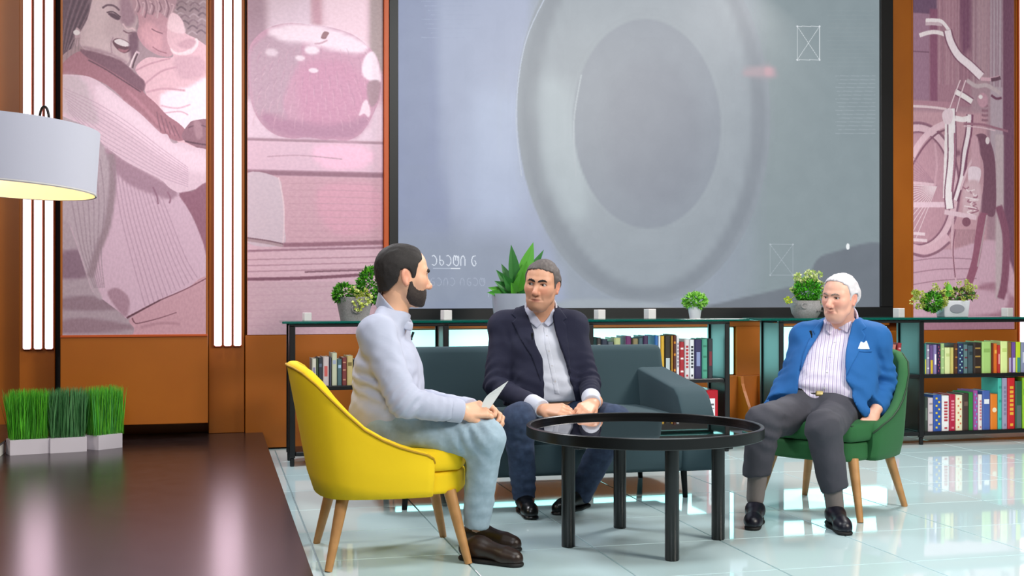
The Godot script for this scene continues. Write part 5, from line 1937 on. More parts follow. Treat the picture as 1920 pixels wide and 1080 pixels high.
	for a in [[j.el_r, j.wr_r], [j.el_l, j.wr_l]]:
		var d: Vector3 = (a[1] - a[0]).normalized()
		f = Fld.new()
		f.cap(a[1] - d * 0.09, a[1] - d * 0.005, 0.047, 0.043, 0.004)
		f.end_cut(a[1] - d * 0.012, d, 0.07, 0.003)
		net(f, 0.005, "cuff", M.shirt_white, shirt)
	# jacket, open at the front
	var navy := fabric(Color(0.05, 0.062, 0.175), 45.0, 0.02, 0.05)
	f = Fld.new()
	add_torso(f, j, 0.016)
	add_arm(f, j.sh_r, j.el_r, j.wr_r, 0.012)
	add_arm(f, j.sh_l, j.el_l, j.wr_l, 0.012)
	f.cap(j.sh_r + Vector3(-0.005, 0.0, 0), j.sh_l + Vector3(0.005, 0.0, 0), 0.066, 0.066, 0.04)
	f.cap(j.hip_r + Vector3(-0.05, 0.02, 0.02), j.hip_r + Vector3(-0.06, -0.02, 0.10), 0.10, 0.09, 0.06)
	f.cap(j.hip_l + Vector3(0.05, 0.02, 0.02), j.hip_l + Vector3(0.08, -0.02, 0.08), 0.10, 0.09, 0.06)
	for a in [[j.el_r, j.wr_r, 0.045], [j.el_l, j.wr_l, 0.030]]:
		var d: Vector3 = (a[1] - a[0]).normalized()
		f.end_cut(a[1] - d * a[2], d, 0.085)
	f.end_cut(j.neck + Vector3(0, 0.020, -0.01), Vector3(0, 1, 0.5), 0.12)
	f.keep_side(Vector3(0, -1, 0), -0.47, 0.01)
	f.outline(PackedVector2Array([Vector2(-0.095, 1.050), Vector2(-0.114, 1.005), Vector2(-0.098, 0.966), Vector2(-0.058, 0.850), Vector2(-0.045, 0.787), Vector2(-0.014, 0.713), Vector2(-0.003, 0.590), Vector2(-0.008, 0.511), Vector2(-0.043, 0.405), Vector2(0.202, 0.405), Vector2(0.155, 0.511), Vector2(0.131, 0.590), Vector2(0.099, 0.713), Vector2(0.055, 0.834), Vector2(0.039, 0.916), Vector2(0.039, 0.995), Vector2(0.049, 1.050)]), 3, 0.0, 1, 0.006)
	cloth_noise(f, 0.005, 8.0, 14)
	f.folds = [[j.el_r, (j.wr_r - j.sh_r).normalized(), 0.10, 0.045, 0.006], [j.el_l, (j.wr_l - j.sh_l).normalized(), 0.10, 0.04, 0.007], [j.el_l.lerp(j.wr_l, 0.5), (j.wr_l - j.el_l).normalized(), 0.08, 0.04, 0.005], [j.hip_r + Vector3(-0.02, 0.14, 0.09), Vector3(0.3, 1, 0).normalized(), 0.10, 0.06, 0.005], [j.sh_r + Vector3(0.02, -0.08, 0.04), Vector3(1, 0.4, 0).normalized(), 0.07, 0.05, 0.004]]
	var jf := f
	var jacket := net(f, 0.0075, "jacket", navy, t)
	patch(jf, 0.0055, [Vector2(-0.111, 1.021), Vector2(-0.140, 0.979), Vector2(-0.169, 0.932), Vector2(-0.145, 0.911), Vector2(-0.164, 0.892), Vector2(-0.124, 0.811), Vector2(-0.064, 0.721), Vector2(-0.019, 0.600), Vector2(-0.014, 0.705), Vector2(-0.045, 0.784), Vector2(-0.061, 0.850), Vector2(-0.103, 0.966)], 0.0, 0.0046, "lapel", navy, jacket)
	patch(jf, 0.0055, [Vector2(0.044, 1.005), Vector2(0.076, 0.963), Vector2(0.113, 0.911), Vector2(0.092, 0.897), Vector2(0.110, 0.874), Vector2(0.120, 0.774), Vector2(0.131, 0.632), Vector2(0.102, 0.713), Vector2(0.057, 0.834), Vector2(0.042, 0.911)], 0.0, 0.0046, "lapel", navy, jacket)
	clip_mic(t, Vector3(-0.0615, 0.8199, 0.1956), Vector3(0, 1, 0.3).normalized())
	# jeans
	var denim := mottled(Color(0.125, 0.195, 0.32), 0.9, 0.03, 0.22, 3.0, 43)
	f = Fld.new()
	f.cap(j.hip_r, j.hip_l, 0.125, 0.125, 0.05)
	f.cap(j.hip_r, j.kn_r, 0.100, 0.078, 0.05)
	f.cap(j.kn_r, j.an_r, 0.074, 0.058, 0.03)
	f.cap(j.hip_l, j.kn_l, 0.100, 0.078, 0.05)
	f.cap(j.kn_l, j.an_l, 0.074, 0.058, 0.03)
	f.keep_side(Vector3(0, 1, 0), 0.60, 0.01)
	for a in [[j.kn_r, j.an_r], [j.kn_l, j.an_l]]:
		f.end_cut(a[1], a[1] - a[0], 0.10)
	cloth_noise(f, 0.006, 8.0, 16)
	f.folds = [[j.kn_r + Vector3(0, -0.06, 0), Vector3(0.3, 1, 0).normalized(), 0.09, 0.05, 0.005], [j.an_r + Vector3(0, 0.07, 0), Vector3(0.2, 1, 0).normalized(), 0.08, 0.045, 0.006], [j.an_l + Vector3(0, 0.07, 0), Vector3(-0.3, 1, 0).normalized(), 0.08, 0.045, 0.006]]
	net(f, 0.0095, "jeans", denim, t)
	var black := mat(Color(0.02, 0.02, 0.022), 0.3)
	var inv := person_frame.affine_inverse()
	var tr: Vector3 = inv.basis * Vector3(-0.10, 0, 1.0).normalized() * 0.20
	var tl: Vector3 = inv.basis * Vector3(-0.75, 0, 0.7).normalized() * 0.20
	for a in [[j.an_r, tr], [j.an_l, tl]]:
		var heel: Vector3 = Vector3(a[0].x, 0, a[0].z) - a[1] * 0.2
		shoe(t, heel, heel + a[1] * 1.35, black, black)

# ------------------------------------------------------------------ the old man at the right
func person_elder() -> void:
	var base := Vector3(2.88, 0.0, 2.98)
	var fb := facing(-22.0)
	var t := thing("person", "white haired old man in a bright blue jacket on the green armchair", "person", base)
	t.basis = fb
	person_frame = Transform3D(fb, base)
	var j := {}
	j.hip_r = Vector3(-0.1240, 0.4640, -0.0560)
	j.hip_l = Vector3(0.0450, 0.4669, -0.0379)
	j.kn_r = Vector3(-0.2379, 0.4574, 0.4646)
	j.kn_l = Vector3(0.0230, 0.4401, 0.4455)
	j.an_r = Vector3(-0.2811, 0.1376, 0.4389)
	j.an_l = Vector3(0.0667, 0.1209, 0.4063)
	j.sh_r = Vector3(-0.1343, 0.8154, -0.1273)
	j.sh_l = Vector3(0.1860, 0.8154, -0.1165)
	j.el_r = Vector3(-0.2060, 0.6001, -0.0875)
	j.wr_r = Vector3(-0.2184, 0.4791, 0.0901)
	j.el_l = Vector3(0.2334, 0.5890, -0.2004)
	j.wr_l = Vector3(0.1994, 0.4714, 0.0291)
	j.neck = Vector3(0.0306, 0.9032, -0.1616)
	j.fat = 0.03
	var head_at := Vector3(0.0330, 1.0190, -0.0762)
	var h := {"skin": skin_col(228, 172, 150), "ruddy": skin_col(222, 138, 122), "lip": skin_col(190, 120, 108), "size": 0.925, "iris": Color(0.06, 0.04, 0.03), "lash": lin(120, 80, 70), "nose": 1.18, "neck": 0.058, "wide": 1.0, "jaw": 1.06, "plump": 0.005, "brow": 0.0040, "open": 0.0044, "smile": 0.006, "side_hair": 0.004}
	h.gaze = Vector3(-0.2, 0.02, 1.0)
	h.brow_mat = mat(Color(0.55, 0.47, 0.43), 0.8)
	net_start()
	var hb := fb.inverse() * facing(-47.0) * Basis(Vector3(0, 0, 1), deg_to_rad(-4.0)) * Basis(Vector3(1, 0, 0), deg_to_rad(3.0))
	var place := make_head(t, h, head_at, hb, j.neck - Vector3(0, 0.02, 0))
	var f := Fld.new()
	add_torso(f, j, -0.016)
	add_arm(f, j.sh_r, j.el_r, j.wr_r, -0.008)
	add_arm(f, j.sh_l, j.el_l, j.wr_l, -0.008)
	add_leg(f, j.hip_r, j.kn_r, j.an_r, -0.016)
	add_leg(f, j.hip_l, j.kn_l, j.an_l, -0.016)
	f.cap(j.neck - Vector3(0, 0.06, 0), place * Vector3(0, -0.07, -0.03), 0.056, 0.054, 0.03)
	net_add(f, 0.016, func(_p: Vector3) -> Color: return h.skin)
	f = Fld.new()
	var dl: Vector3 = (Vector3(0.1800, 0.4330, 0.0801) - j.wr_l).normalized()
	f.cap(j.wr_l - dl * 0.05, j.wr_l, 0.031, 0.025, 0.02)
	add_hand(f, j.wr_l, dl, Vector3(0.5, 0.6, 0.4), -1.0, [0.45, 0.5, 0.5, 0.55], 0.02, [0.5, 0.3], 0.98)
	var dr: Vector3 = (Vector3(-0.2276, 0.4380, 0.2448) - j.wr_r).normalized()
	f.cap(j.wr_r - dr * 0.05, j.wr_r, 0.031, 0.025, 0.02)
	add_hand(f, j.wr_r, dr, Vector3(-0.6, 0.6, 0.3), 1.0, [0.4, 0.5, 0.5, 0.55], 0.02, [0.5, 0.3], 0.98)
	net_add(f, 0.0036, func(_p: Vector3) -> Color: return h.skin)
	net_done("body", M.skin, t)
	face_parts(t, h, place)
	var white := mottled(Color(0.86, 0.84, 0.86), 0.7, 0.10, 0.10, 14.0, 61)
	hair_part(t, h, place, 0.008, PackedVector2Array([Vector2(0.085, 0.098), Vector2(0.060, 0.080), Vector2(0.040, 0.066), Vector2(0.028, 0.03), Vector2(0.018, -0.012), Vector2(0.004, -0.012), Vector2(0.0, 0.02), Vector2(-0.03, 0.025), Vector2(-0.038, -0.03), Vector2(-0.055, -0.065), Vector2(-0.15, -0.075), Vector2(-0.15, 0.17), Vector2(0.09, 0.17)]), white, 0.004)
	# striped shirt
	var stripes := Image.create(64, 8, false, Image.FORMAT_RGB8)
	for x in 64:
		var c := Color(0.88, 0.85, 0.91)
		if x % 16 < 3:
			c = Color(0.62, 0.56, 0.72)
		elif x % 16 in [8, 9]:
			c = Color(0.76, 0.73, 0.84)
		for y in 8:
			stripes.set_pixel(x, y, c)
	var striped := mat(Color(1, 1, 1), 0.85)
	striped.albedo_texture = ImageTexture.create_from_image(stripes)
	striped.uv1_triplanar = true
	striped.uv1_scale = Vector3(14, 14, 14)
	f = Fld.new()
	add_torso(f, j, -0.002)
	f.end_cut(j.neck + Vector3(0, 0.004, 0.02), Vector3(0, 1, 0.3), 0.10)
	f.keep_side(Vector3(0, -1, 0), -0.50, 0.01)
	cloth_noise(f, 0.004, 10.0, 22)
	var pelm: Vector3 = (j.hip_l + j.hip_r) * 0.5
	f.folds = [[pelm + Vector3(-0.03, 0.10, 0.12), Vector3(0.2, 1, 0).normalized(), 0.10, 0.055, 0.005]]
	var sf := f
	var shirt := net(f, 0.0072, "shirt", striped, t)
	patch(sf, 0.002, [Vector2(-0.029, 0.564), Vector2(-0.015, 0.685), Vector2(0.003, 0.811), Vector2(0.010, 0.871), Vector2(0.029, 0.871), Vector2(0.022, 0.811), Vector2(0.003, 0.685), Vector2(-0.011, 0.564)], -0.2, 0.005, "placket", striped, shirt)
	for q in [Vector2(-0.015, 0.590), Vector2(-0.008, 0.660), Vector2(0.001, 0.731), Vector2(0.013, 0.798)]:
		button_on(sf, q.x, q.y, M.button, shirt, 0.005)
	collar(shirt, j, place * Vector3(0, -0.06, -0.028), 0.059, striped, Vector3(-0.1, -0.1, 1.0), 0.026, 0.03)
	patch(sf, 0.010, [Vector2(-0.044, 0.901), Vector2(-0.016, 0.885), Vector2(0.008, 0.865), Vector2(-0.011, 0.835), Vector2(-0.035, 0.855)], -0.2, 0.004, "collar_wing", striped, shirt)
	patch(sf, 0.010, [Vector2(0.087, 0.916), Vector2(0.083, 0.880), Vector2(0.069, 0.845), Vector2(0.041, 0.860), Vector2(0.022, 0.870), Vector2(0.055, 0.890)], -0.2, 0.004, "collar_wing", striped, shirt)
	# jacket
	var blue := fabric(Color(0.085, 0.36, 0.62), 45.0, 0.02, 0.15)
	f = Fld.new()
	add_torso(f, j, 0.017)
	add_arm(f, j.sh_r, j.el_r, j.wr_r, 0.015)
	add_arm(f, j.sh_l, j.el_l, j.wr_l, 0.017)
	f.cap(j.sh_r + Vector3(-0.005, 0.0, 0), j.sh_l + Vector3(0.005, 0.0, 0), 0.066, 0.066, 0.04)
	f.cap(j.hip_r + Vector3(-0.07, 0.08, 0.04), j.hip_r + Vector3(-0.11, 0.015, 0.13), 0.09, 0.075, 0.06)
	f.cap(j.hip_l + Vector3(0.06, 0.07, 0.02), j.hip_l + Vector3(0.08, 0.0, 0.06), 0.10, 0.085, 0.06)
	for a in [[j.el_r, j.wr_r, 0.03], [j.el_l, j.wr_l, 0.03]]:
		var d: Vector3 = (a[1] - a[0]).normalized()
		f.end_cut(a[1] - d * a[2], d, 0.085)
	f.end_cut(j.neck + Vector3(0, 0.014, -0.01), Vector3(0, 1, 0.5), 0.12)
	f.keep_side(Vector3(0, -1, 0), -0.455, 0.01)
	f.outline(PackedVector2Array([Vector2(-0.029, 0.949), Vector2(-0.050, 0.892), Vector2(-0.067, 0.836), Vector2(-0.106, 0.761), Vector2(-0.137, 0.660), Vector2(-0.141, 0.572), Vector2(-0.160, 0.471), Vector2(-0.169, 0.409), Vector2(0.204, 0.409), Vector2(0.139, 0.484), Vector2(0.111, 0.559), Vector2(0.083, 0.635), Vector2(0.076, 0.710), Vector2(0.083, 0.811), Vector2(0.092, 0.902), Vector2(0.097, 0.949)]), 3, -0.2, 1, 0.006)
	cloth_noise(f, 0.006, 8.0, 24)
	f.folds = [[j.el_l, (j.wr_l - j.sh_l).normalized(), 0.11, 0.05, 0.008], [j.el_l + Vector3(0, 0.07, 0.03), Vector3(0.3, 1, 0).normalized(), 0.08, 0.05, 0.006], [j.el_r, (j.wr_r - j.sh_r).normalized(), 0.10, 0.05, 0.008], [j.hip_l + Vector3(0.06, 0.10, 0.10), Vector3(0.6, 1, 0).normalized(), 0.10, 0.06, 0.006], [j.sh_l + Vector3(0.02, -0.08, 0.05), Vector3(1, 0.3, 0).normalized(), 0.07, 0.05, 0.004]]
	var jf := f
	var jacket := net(f, 0.0075, "jacket", blue, t)
	patch(jf, 0.0055, [Vector2(0.097, 0.922), Vector2(0.125, 0.917), Vector2(0.143, 0.894), Vector2(0.160, 0.874), Vector2(0.141, 0.859), Vector2(0.157, 0.836), Vector2(0.129, 0.748), Vector2(0.080, 0.645), Vector2(0.071, 0.761), Vector2(0.083, 0.874)], -0.22, 0.0046, "lapel", blue, jacket)
	patch(jf, 0.0055, [Vector2(-0.039, 0.917), Vector2(-0.067, 0.892), Vector2(-0.095, 0.856), Vector2(-0.081, 0.836), Vector2(-0.104, 0.821), Vector2(-0.127, 0.741), Vector2(-0.132, 0.660), Vector2(-0.102, 0.761), Vector2(-0.062, 0.841)], -0.22, 0.0046, "lapel", blue, jacket)
	patch(jf, 0.009, [Vector2(0.125, 0.773), Vector2(0.136, 0.809), Vector2(0.150, 0.801), Vector2(0.162, 0.814), Vector2(0.178, 0.771)], -0.22, 0.0034, "pocket_square", mat(Color(0.88, 0.92, 0.96), 0.8), jacket)
	patch(jf, 0.004, [Vector2(0.118, 0.776), Vector2(0.118, 0.761), Vector2(0.188, 0.756), Vector2(0.188, 0.771)], -0.22, 0.004, "breast_pocket", blue, jacket)
	clip_mic(t, Vector3(-0.0712, 0.8412, 0.1384), Vector3(-0.3, 1, 0.3).normalized())
	# trousers, belt
	var grey := fabric(Color(0.235, 0.235, 0.27), 45.0, 0.02, 0.1)
	f = Fld.new()
	f.cap(j.hip_r, j.hip_l, 0.122, 0.122, 0.05)
	f.cap(j.hip_r, j.kn_r, 0.098, 0.078, 0.05)
	f.cap(j.kn_r, j.an_r + Vector3(0, 0.03, 0), 0.074, 0.064, 0.03)
	f.cap(j.hip_l, j.kn_l, 0.098, 0.078, 0.05)
	f.cap(j.kn_l, j.an_l + Vector3(0, 0.03, 0), 0.074, 0.064, 0.03)
	var up_pel := pelm + Vector3(0, 0.06, 0.02)
	f.cap(up_pel - Vector3(0.07, 0, 0), up_pel + Vector3(0.07, 0, 0), 0.128, 0.128, 0.05)
	f.keep_side(Vector3(0, 1, -0.1), 0.562, 0.006)
	for a in [[j.kn_r, j.an_r, 0.075], [j.kn_l, j.an_l, 0.04]]:
		var d: Vector3 = (a[1] - a[0]).normalized()
		f.end_cut(a[1] - d * a[2], d + Vector3(0.15, 0, 0), 0.12)
	cloth_noise(f, 0.007, 8.0, 26)
	f.folds = [[j.kn_r + Vector3(0.03, -0.03, 0), Vector3(0.6, 1, 0).normalized(), 0.10, 0.055, 0.007], [j.kn_l + Vector3(-0.02, 0.02, -0.03), Vector3(-0.5, 1, 0).normalized(), 0.10, 0.055, 0.006], [pelm + Vector3(0, -0.03, 0.14), Vector3(1, 0.3, 0).normalized(), 0.07, 0.05, 0.005]]
	var trousers := net(f, 0.0095, "trousers", grey, t)
	var waist := Fld.new()
	waist.cap(j.hip_r, j.hip_l, 0.122, 0.122, 0.05)
	waist.cap(up_pel - Vector3(0.07, 0, 0), up_pel + Vector3(0.07, 0, 0), 0.128, 0.128, 0.05)
	patch(waist, 0.006, [Vector2(-0.157, 0.589), Vector2(-0.050, 0.581), Vector2(0.136, 0.584), Vector2(0.136, 0.559), Vector2(-0.050, 0.554), Vector2(-0.157, 0.561)], -0.15, 0.0042, "belt", mat(Color(0.03, 0.025, 0.025), 0.35), trousers)
	patch(waist, 0.010, [Vector2(-0.059, 0.586), Vector2(-0.022, 0.586), Vector2(-0.022, 0.551), Vector2(-0.059, 0.551)], -0.15, 0.0036, "belt_buckle", mat(Color(0.62, 0.55, 0.36), 0.3, 0.8), trousers)
	var sock := mat(Color(0.46, 0.43, 0.42), 0.95)
	for a in [[j.kn_r, j.an_r], [j.kn_l, j.an_l]]:
		f = Fld.new()
		f.cap(a[1].lerp(a[0], 0.35), a[1] - Vector3(0, 0.03, 0), 0.046, 0.040, 0.01)
		net(f, 0.007, "sock", sock, t)
	var navy := mat(Color(0.035, 0.035, 0.10), 0.4)
	var inv := person_frame.affine_inverse()
	for a in [[j.an_r, Vector3(-0.5, 0, 0.9)], [j.an_l, Vector3(-0.3, 0, 1.0)]]:
		var d: Vector3 = inv.basis * a[1].normalized() * 0.2
		var heel: Vector3 = Vector3(a[0].x, 0, a[0].z) - d * 0.22
		shoe(t, heel, heel + d * 1.33, navy, mat(Color(0.03, 0.03, 0.03), 0.7))

# ------------------------------------------------------------------ flat prints and the screen picture
class Canvas:
	var im: Image
	var k: float      # texture pixels for one drawing unit, across
	var kv: float     # and down
	var o: Vector2
	# a sheet measured in drawing units from (x0, y0) at its top left to (x1, y1) at its bottom right
	func _init(x0: float, y0: float, x1: float, y1: float, w: int, h: int, c: Color) -> void:
		o = Vector2(x0, y0)
		k = w / (x1 - x0)
		kv = h / (y1 - y0)
		im = Image.create(w, h, false, Image.FORMAT_RGBA8)
		im.fill(c)

	func tp(x: float, y: float) -> Vector2:
		return Vector2((x - o.x) * k, (y - o.y) * kv)

	static func col(r: float, g: float, b: float, a := 1.0) -> Color:
		return Color(r / 255.0, g / 255.0, b / 255.0, a)

	func curve(flat: Array, closed: bool) -> PackedVector2Array:
		# a smooth line through the points
		var cnt := flat.size() / 2
		var p := PackedVector2Array()
		for i in cnt:
			p.append(tp(flat[i * 2], flat[i * 2 + 1]))
		var out := PackedVector2Array()
		var last := cnt if closed else cnt - 1
		for i in last:
			var a := p[(i - 1 + cnt) % cnt] if closed else p[maxi(i - 1, 0)]
			var b := p[i]
			var c := p[(i + 1) % cnt]
			var d := p[(i + 2) % cnt] if closed else p[mini(i + 2, cnt - 1)]
			for s in 6:
				var t := s / 6.0
				out.append(b.cubic_interpolate(c, a, d, t))
		if not closed:
			out.append(p[cnt - 1])
		return out

	func fill_on(target: Image, v: PackedVector2Array, c: Color, off: Vector2i) -> void:
		var y0 := 1e9
		var y1 := -1e9
		for q in v:
			y0 = minf(y0, q.y)
			y1 = maxf(y1, q.y)
		var h := target.get_height()
		for y in range(maxi(int(floor(y0)), off.y), mini(int(ceil(y1)), off.y + h - 1) + 1):
			var xs := PackedFloat32Array()
			var fy := y + 0.5
			var j := v.size() - 1
			for i in v.size():
				if (v[i].y > fy) != (v[j].y > fy):
					xs.append(v[i].x + (fy - v[i].y) / (v[j].y - v[i].y) * (v[j].x - v[i].x))
				j = i
			xs.sort()
			for q in range(0, xs.size() - 1, 2):
				var xa := int(round(xs[q]))
				var xb := int(round(xs[q + 1]))
				if xb > xa:
					target.fill_rect(Rect2i(xa - off.x, y - off.y, xb - xa, 1), c)

	func shape(v: PackedVector2Array, c: Color, soft := 0.0) -> void:
		if soft <= 0.0 and c.a >= 1.0:
			fill_on(im, v, c, Vector2i.ZERO)
			return
		var lo := Vector2(1e9, 1e9)
		var hi := -lo
		for q in v:
			lo = lo.min(q)
			hi = hi.max(q)
		var mg := maxf(soft * k, 0.0) * 3.0 + 2.0
		var off := Vector2i((lo - Vector2.ONE * mg).floor())
		var sz := Vector2i((hi + Vector2.ONE * mg).ceil()) - off
		var layer := Image.create(sz.x, sz.y, false, Image.FORMAT_RGBA8)
		layer.fill(Color(c, 0.0))
		fill_on(layer, v, c, off)
		if soft > 0.0:
			var f := maxf(soft * k * 1.1, 1.0)
			layer.resize(maxi(int(sz.x / f), 2), maxi(int(sz.y / f), 2), Image.INTERPOLATE_LANCZOS)
			layer.resize(sz.x, sz.y, Image.INTERPOLATE_CUBIC)
		im.blend_rect(layer, Rect2i(Vector2i.ZERO, sz), off)

	func blob(flat: Array, c: Color, soft := 0.0) -> void:
		shape(curve(flat, true), c, soft)

	func rect(x0: float, y0: float, x1: float, y1: float, c: Color, soft := 0.0) -> void:
		var v := PackedVector2Array()
		for q in [Vector2(x0, y0), Vector2(x1, y0), Vector2(x1, y1), Vector2(x0, y1)]:
			v.append(tp(q.x, q.y))
		shape(v, c, soft)

	func oval(cx: float, cy: float, rx: float, ry: float, c: Color, soft := 0.0) -> void:
		var v := PackedVector2Array()
		for i in 72:
			v.append(tp(cx + rx * cos(i * TAU / 72), cy + ry * sin(i * TAU / 72)))
		shape(v, c, soft)

	func line(flat: Array, w: float, c: Color, soft := 0.0, taper := 1.0) -> void:
		var p := curve(flat, false)
		var l := PackedVector2Array()
		var r := PackedVector2Array()
		for i in p.size():
			var d := (p[mini(i + 1, p.size() - 1)] - p[maxi(i - 1, 0)]).normalized().orthogonal()
			var ww := w * k * 0.5 * lerpf(1.0, taper, float(i) / p.size())
			l.append(p[i] + d * ww)
			r.append(p[i] - d * ww)
		r.reverse()
		l.append_array(r)
		shape(l, c, soft)

	func soften(f: float) -> void:
		var s := im.get_size()
		im.resize(int(s.x / f), int(s.y / f), Image.INTERPOLATE_LANCZOS)
		im.resize(s.x, s.y, Image.INTERPOLATE_CUBIC)

	func grain(amp: float, fx: float, fy: float, seed_: int) -> void:
		var fn := FastNoiseLite.new()
		fn.seed = seed_
		fn.frequency = 0.05
		fn.fractal_octaves = 3
		var d := im.get_data()
		var w := im.get_width()
		var h := im.get_height()
		for y in h:
			for x in w:
				var v := fn.get_noise_2d(x * fx, y * fy) * amp * 255.0
				var i := (y * w + x) * 4
				d[i] = clampi(int(d[i] + v), 0, 255)
				d[i + 1] = clampi(int(d[i + 1] + v), 0, 255)
				d[i + 2] = clampi(int(d[i + 2] + v), 0, 255)
		im.set_data(w, h, false, Image.FORMAT_RGBA8, d)

	func done(gain := 1.0, grey := 0.0) -> ImageTexture:
		if gain != 1.0 or grey > 0.0:
			im.adjust_bcs(gain, 1.0, 1.0 - grey)
		im.convert(Image.FORMAT_RGB8)
		return ImageTexture.create_from_image(im)

func cc(r: float, g: float, b: float, a := 1.0) -> Color:
	return Color(r / 255.0, g / 255.0, b / 255.0, a)

func print_woman() -> Texture2D:
	var c := Canvas.new(117.2, -314.0, 386.1, 627.3, 434, 1589, cc(172, 138, 150))
	# blurred background
	c.rect(113, -360, 390, -40, cc(150, 118, 132))
	c.blob([113, 400, 160, 410, 200, 470, 240, 560, 260, 640, 113, 640], cc(178, 152, 164))
	c.blob([105, 480, 150, 470, 175, 505, 150, 522, 105, 518], cc(140, 105, 124), 6)
	c.blob([105, 562, 170, 555, 230, 575, 180, 582, 105, 578], cc(150, 118, 132), 5)
	c.blob([105, 604, 160, 596, 250, 612, 200, 622, 105, 622], cc(155, 120, 134), 5)
	# child's curls and the tree behind
	c.blob([240, -60, 395, -60, 395, 95, 350, 70, 330, 30, 300, 10, 250, 5], cc(164, 132, 142), 2)
	for i in 46:
		var x := 300.0 + fmod(i * 37.0, 92.0)
		var y := -30.0 + fmod(i * 53.0, 92.0)
		if y < (x - 300.0) * 0.9 + 8.0:
			c.line([x - 9, y + 3, x, y - 4, x + 10, y + 2], 3.2, [cc(126, 96, 110), cc(186, 156, 166), cc(146, 112, 126)][i % 3], 1.2)
	# woman's hair
	c.blob([100, -120, 190, -110, 240, -60, 235, -10, 176, 0, 166, 32, 150, 62, 138, 78, 130, 100, 118, 118, 100, 120], cc(100, 70, 86))
	for i in 9:
		c.line([150 + i * 9, -90, 140 + i * 6, -20, 122 + i * 4, 50, 116 + i * 2, 100], 2.0, [cc(128, 94, 108), cc(84, 56, 72)][i % 2], 1.5)
	# neck
	c.blob([113, 118, 128, 100, 150, 92, 175, 104, 180, 130, 150, 148, 113, 150], cc(170, 135, 142))
	# face
	c.blob([178, -40, 215, -45, 238, -15, 250, 12, 256, 38, 252, 50, 254, 60, 247, 66, 246, 82, 244, 100, 238, 118, 226, 122, 208, 108, 186, 106, 166, 103, 152, 92, 146, 74, 153, 60, 160, 46, 168, 20, 174, -10], cc(204, 170, 178))
	c.blob([176, -30, 200, -30, 205, 20, 195, 60, 205, 95, 180, 98, 160, 88, 158, 65, 168, 35], cc(216, 184, 190, 0.8), 8)
	c.blob([226, -20, 246, 8, 252, 36, 240, 50, 226, 44, 222, 20], cc(168, 124, 142, 0.9), 6)
	c.blob([152, 92, 176, 103, 208, 107, 226, 121, 236, 118, 222, 108, 196, 98, 168, 92], cc(172, 132, 146, 0.8), 3)
	c.line([190, 18, 200, 12, 212, 13, 222, 21], 3.6, cc(112, 78, 94), 1.2)
	c.blob([200, 27, 212, 27, 223, 34, 219, 39, 207, 34], cc(96, 62, 80), 1.5)
	c.line([198, 26, 210, 24, 224, 33], 2.0, cc(78, 48, 64), 0.8)
	c.line([228, 45, 236, 55, 246, 53, 251, 58], 3.0, cc(230, 190, 200), 1.5)
	c.line([229, 58, 237, 62, 246, 61], 2.4, cc(128, 84, 100), 1.2)
	c.blob([209, 80, 218, 73, 232, 76, 244, 84, 242, 95, 230, 100, 217, 93], cc(110, 64, 80), 1.0)
	c.blob([212, 78, 222, 74, 234, 78, 243, 85, 232, 88, 218, 84], cc(232, 214, 220), 0.8)
	c.blob([220, 92, 232, 94, 240, 92, 232, 99, 222, 97], cc(168, 104, 120), 1.0)
	c.line([210, 72, 206, 84, 208, 101], 1.6, cc(166, 126, 142), 0.8)
	c.blob([240, 66, 256, 62, 256, 96, 248, 112, 242, 104], cc(126, 84, 104), 4)
	# ear and ear ring
	c.blob([141, 58, 149, 62, 148, 84, 142, 92, 139, 78], cc(190, 152, 162), 1)
	c.oval(142.5, 66, 6.2, 5.0, cc(228, 212, 216), 0.8)
	for i in 4:
		c.line([138 + i * 3, 76, 128 + i * 6, 96, 124 + i * 8, 118], 1.4, cc(148, 118, 126), 0.8)
	# child: face and hair
	c.blob([250, -10, 280, -18, 312, 0, 318, 30, 316, 60, 324, 88, 318, 102, 298, 102, 276, 92, 262, 78, 255, 62, 258, 40], cc(206, 146, 162))
	c.blob([262, 50, 280, 40, 300, 62, 300, 88, 282, 88, 266, 74], cc(226, 160, 174), 7)
	c.blob([244, -40, 300, -50, 330, -10, 316, 30, 296, 20, 276, 26, 262, 10, 252, 30, 246, 10], cc(188, 142, 156), 2)
	for i in 16:
		var x := 250.0 + i * 4.6
		c.line([x, -8 + (i % 4) * 4, x + 5, 6 + (i % 3) * 6, x + 1, 20 + (i % 5) * 3], 2.4, [cc(222, 178, 190), cc(150, 104, 122), cc(204, 160, 172)][i % 3], 1.0)
	c.line([282, 52, 292, 57, 303, 60], 2.0, cc(142, 88, 106), 0.8)
	c.line([284, 86, 296, 93, 311, 97], 2.0, cc(168, 104, 122), 0.8)
	# hooded jacket
	c.blob([312, 48, 318, 22, 330, 22, 342, 36, 346, 56, 366, 66, 388, 80, 396, 90, 396, 290, 330, 262, 300, 230, 272, 176, 264, 150, 252, 132, 258, 118, 276, 106, 300, 106, 322, 103, 318, 88, 312, 74], cc(232, 178, 192))
	c.blob([312, 48, 318, 22, 332, 24, 342, 38, 346, 56, 330, 58], cc(244, 200, 212), 2)
	c.blob([318, 86, 330, 94, 352, 88, 366, 66, 372, 76, 360, 94, 340, 100, 322, 96], cc(246, 214, 222), 1.5)
	c.blob([350, 68, 366, 70, 360, 84, 344, 86, 330, 80], cc(212, 158, 174), 3)
	c.blob([326, 106, 372, 100, 386, 120, 372, 140, 336, 142], cc(214, 162, 178), 6)
	c.blob([300, 175, 350, 160, 396, 145, 396, 262, 360, 258, 330, 240, 306, 214], cc(254, 224, 238), 6)
	c.line([252, 132, 280, 118, 318, 106], 3, cc(206, 146, 164), 1.5)
	c.line([268, 158, 300, 132, 330, 122], 3.0, cc(204, 146, 164), 2)
	c.line([272, 172, 306, 164, 346, 166], 3.5, cc(212, 152, 170), 2)
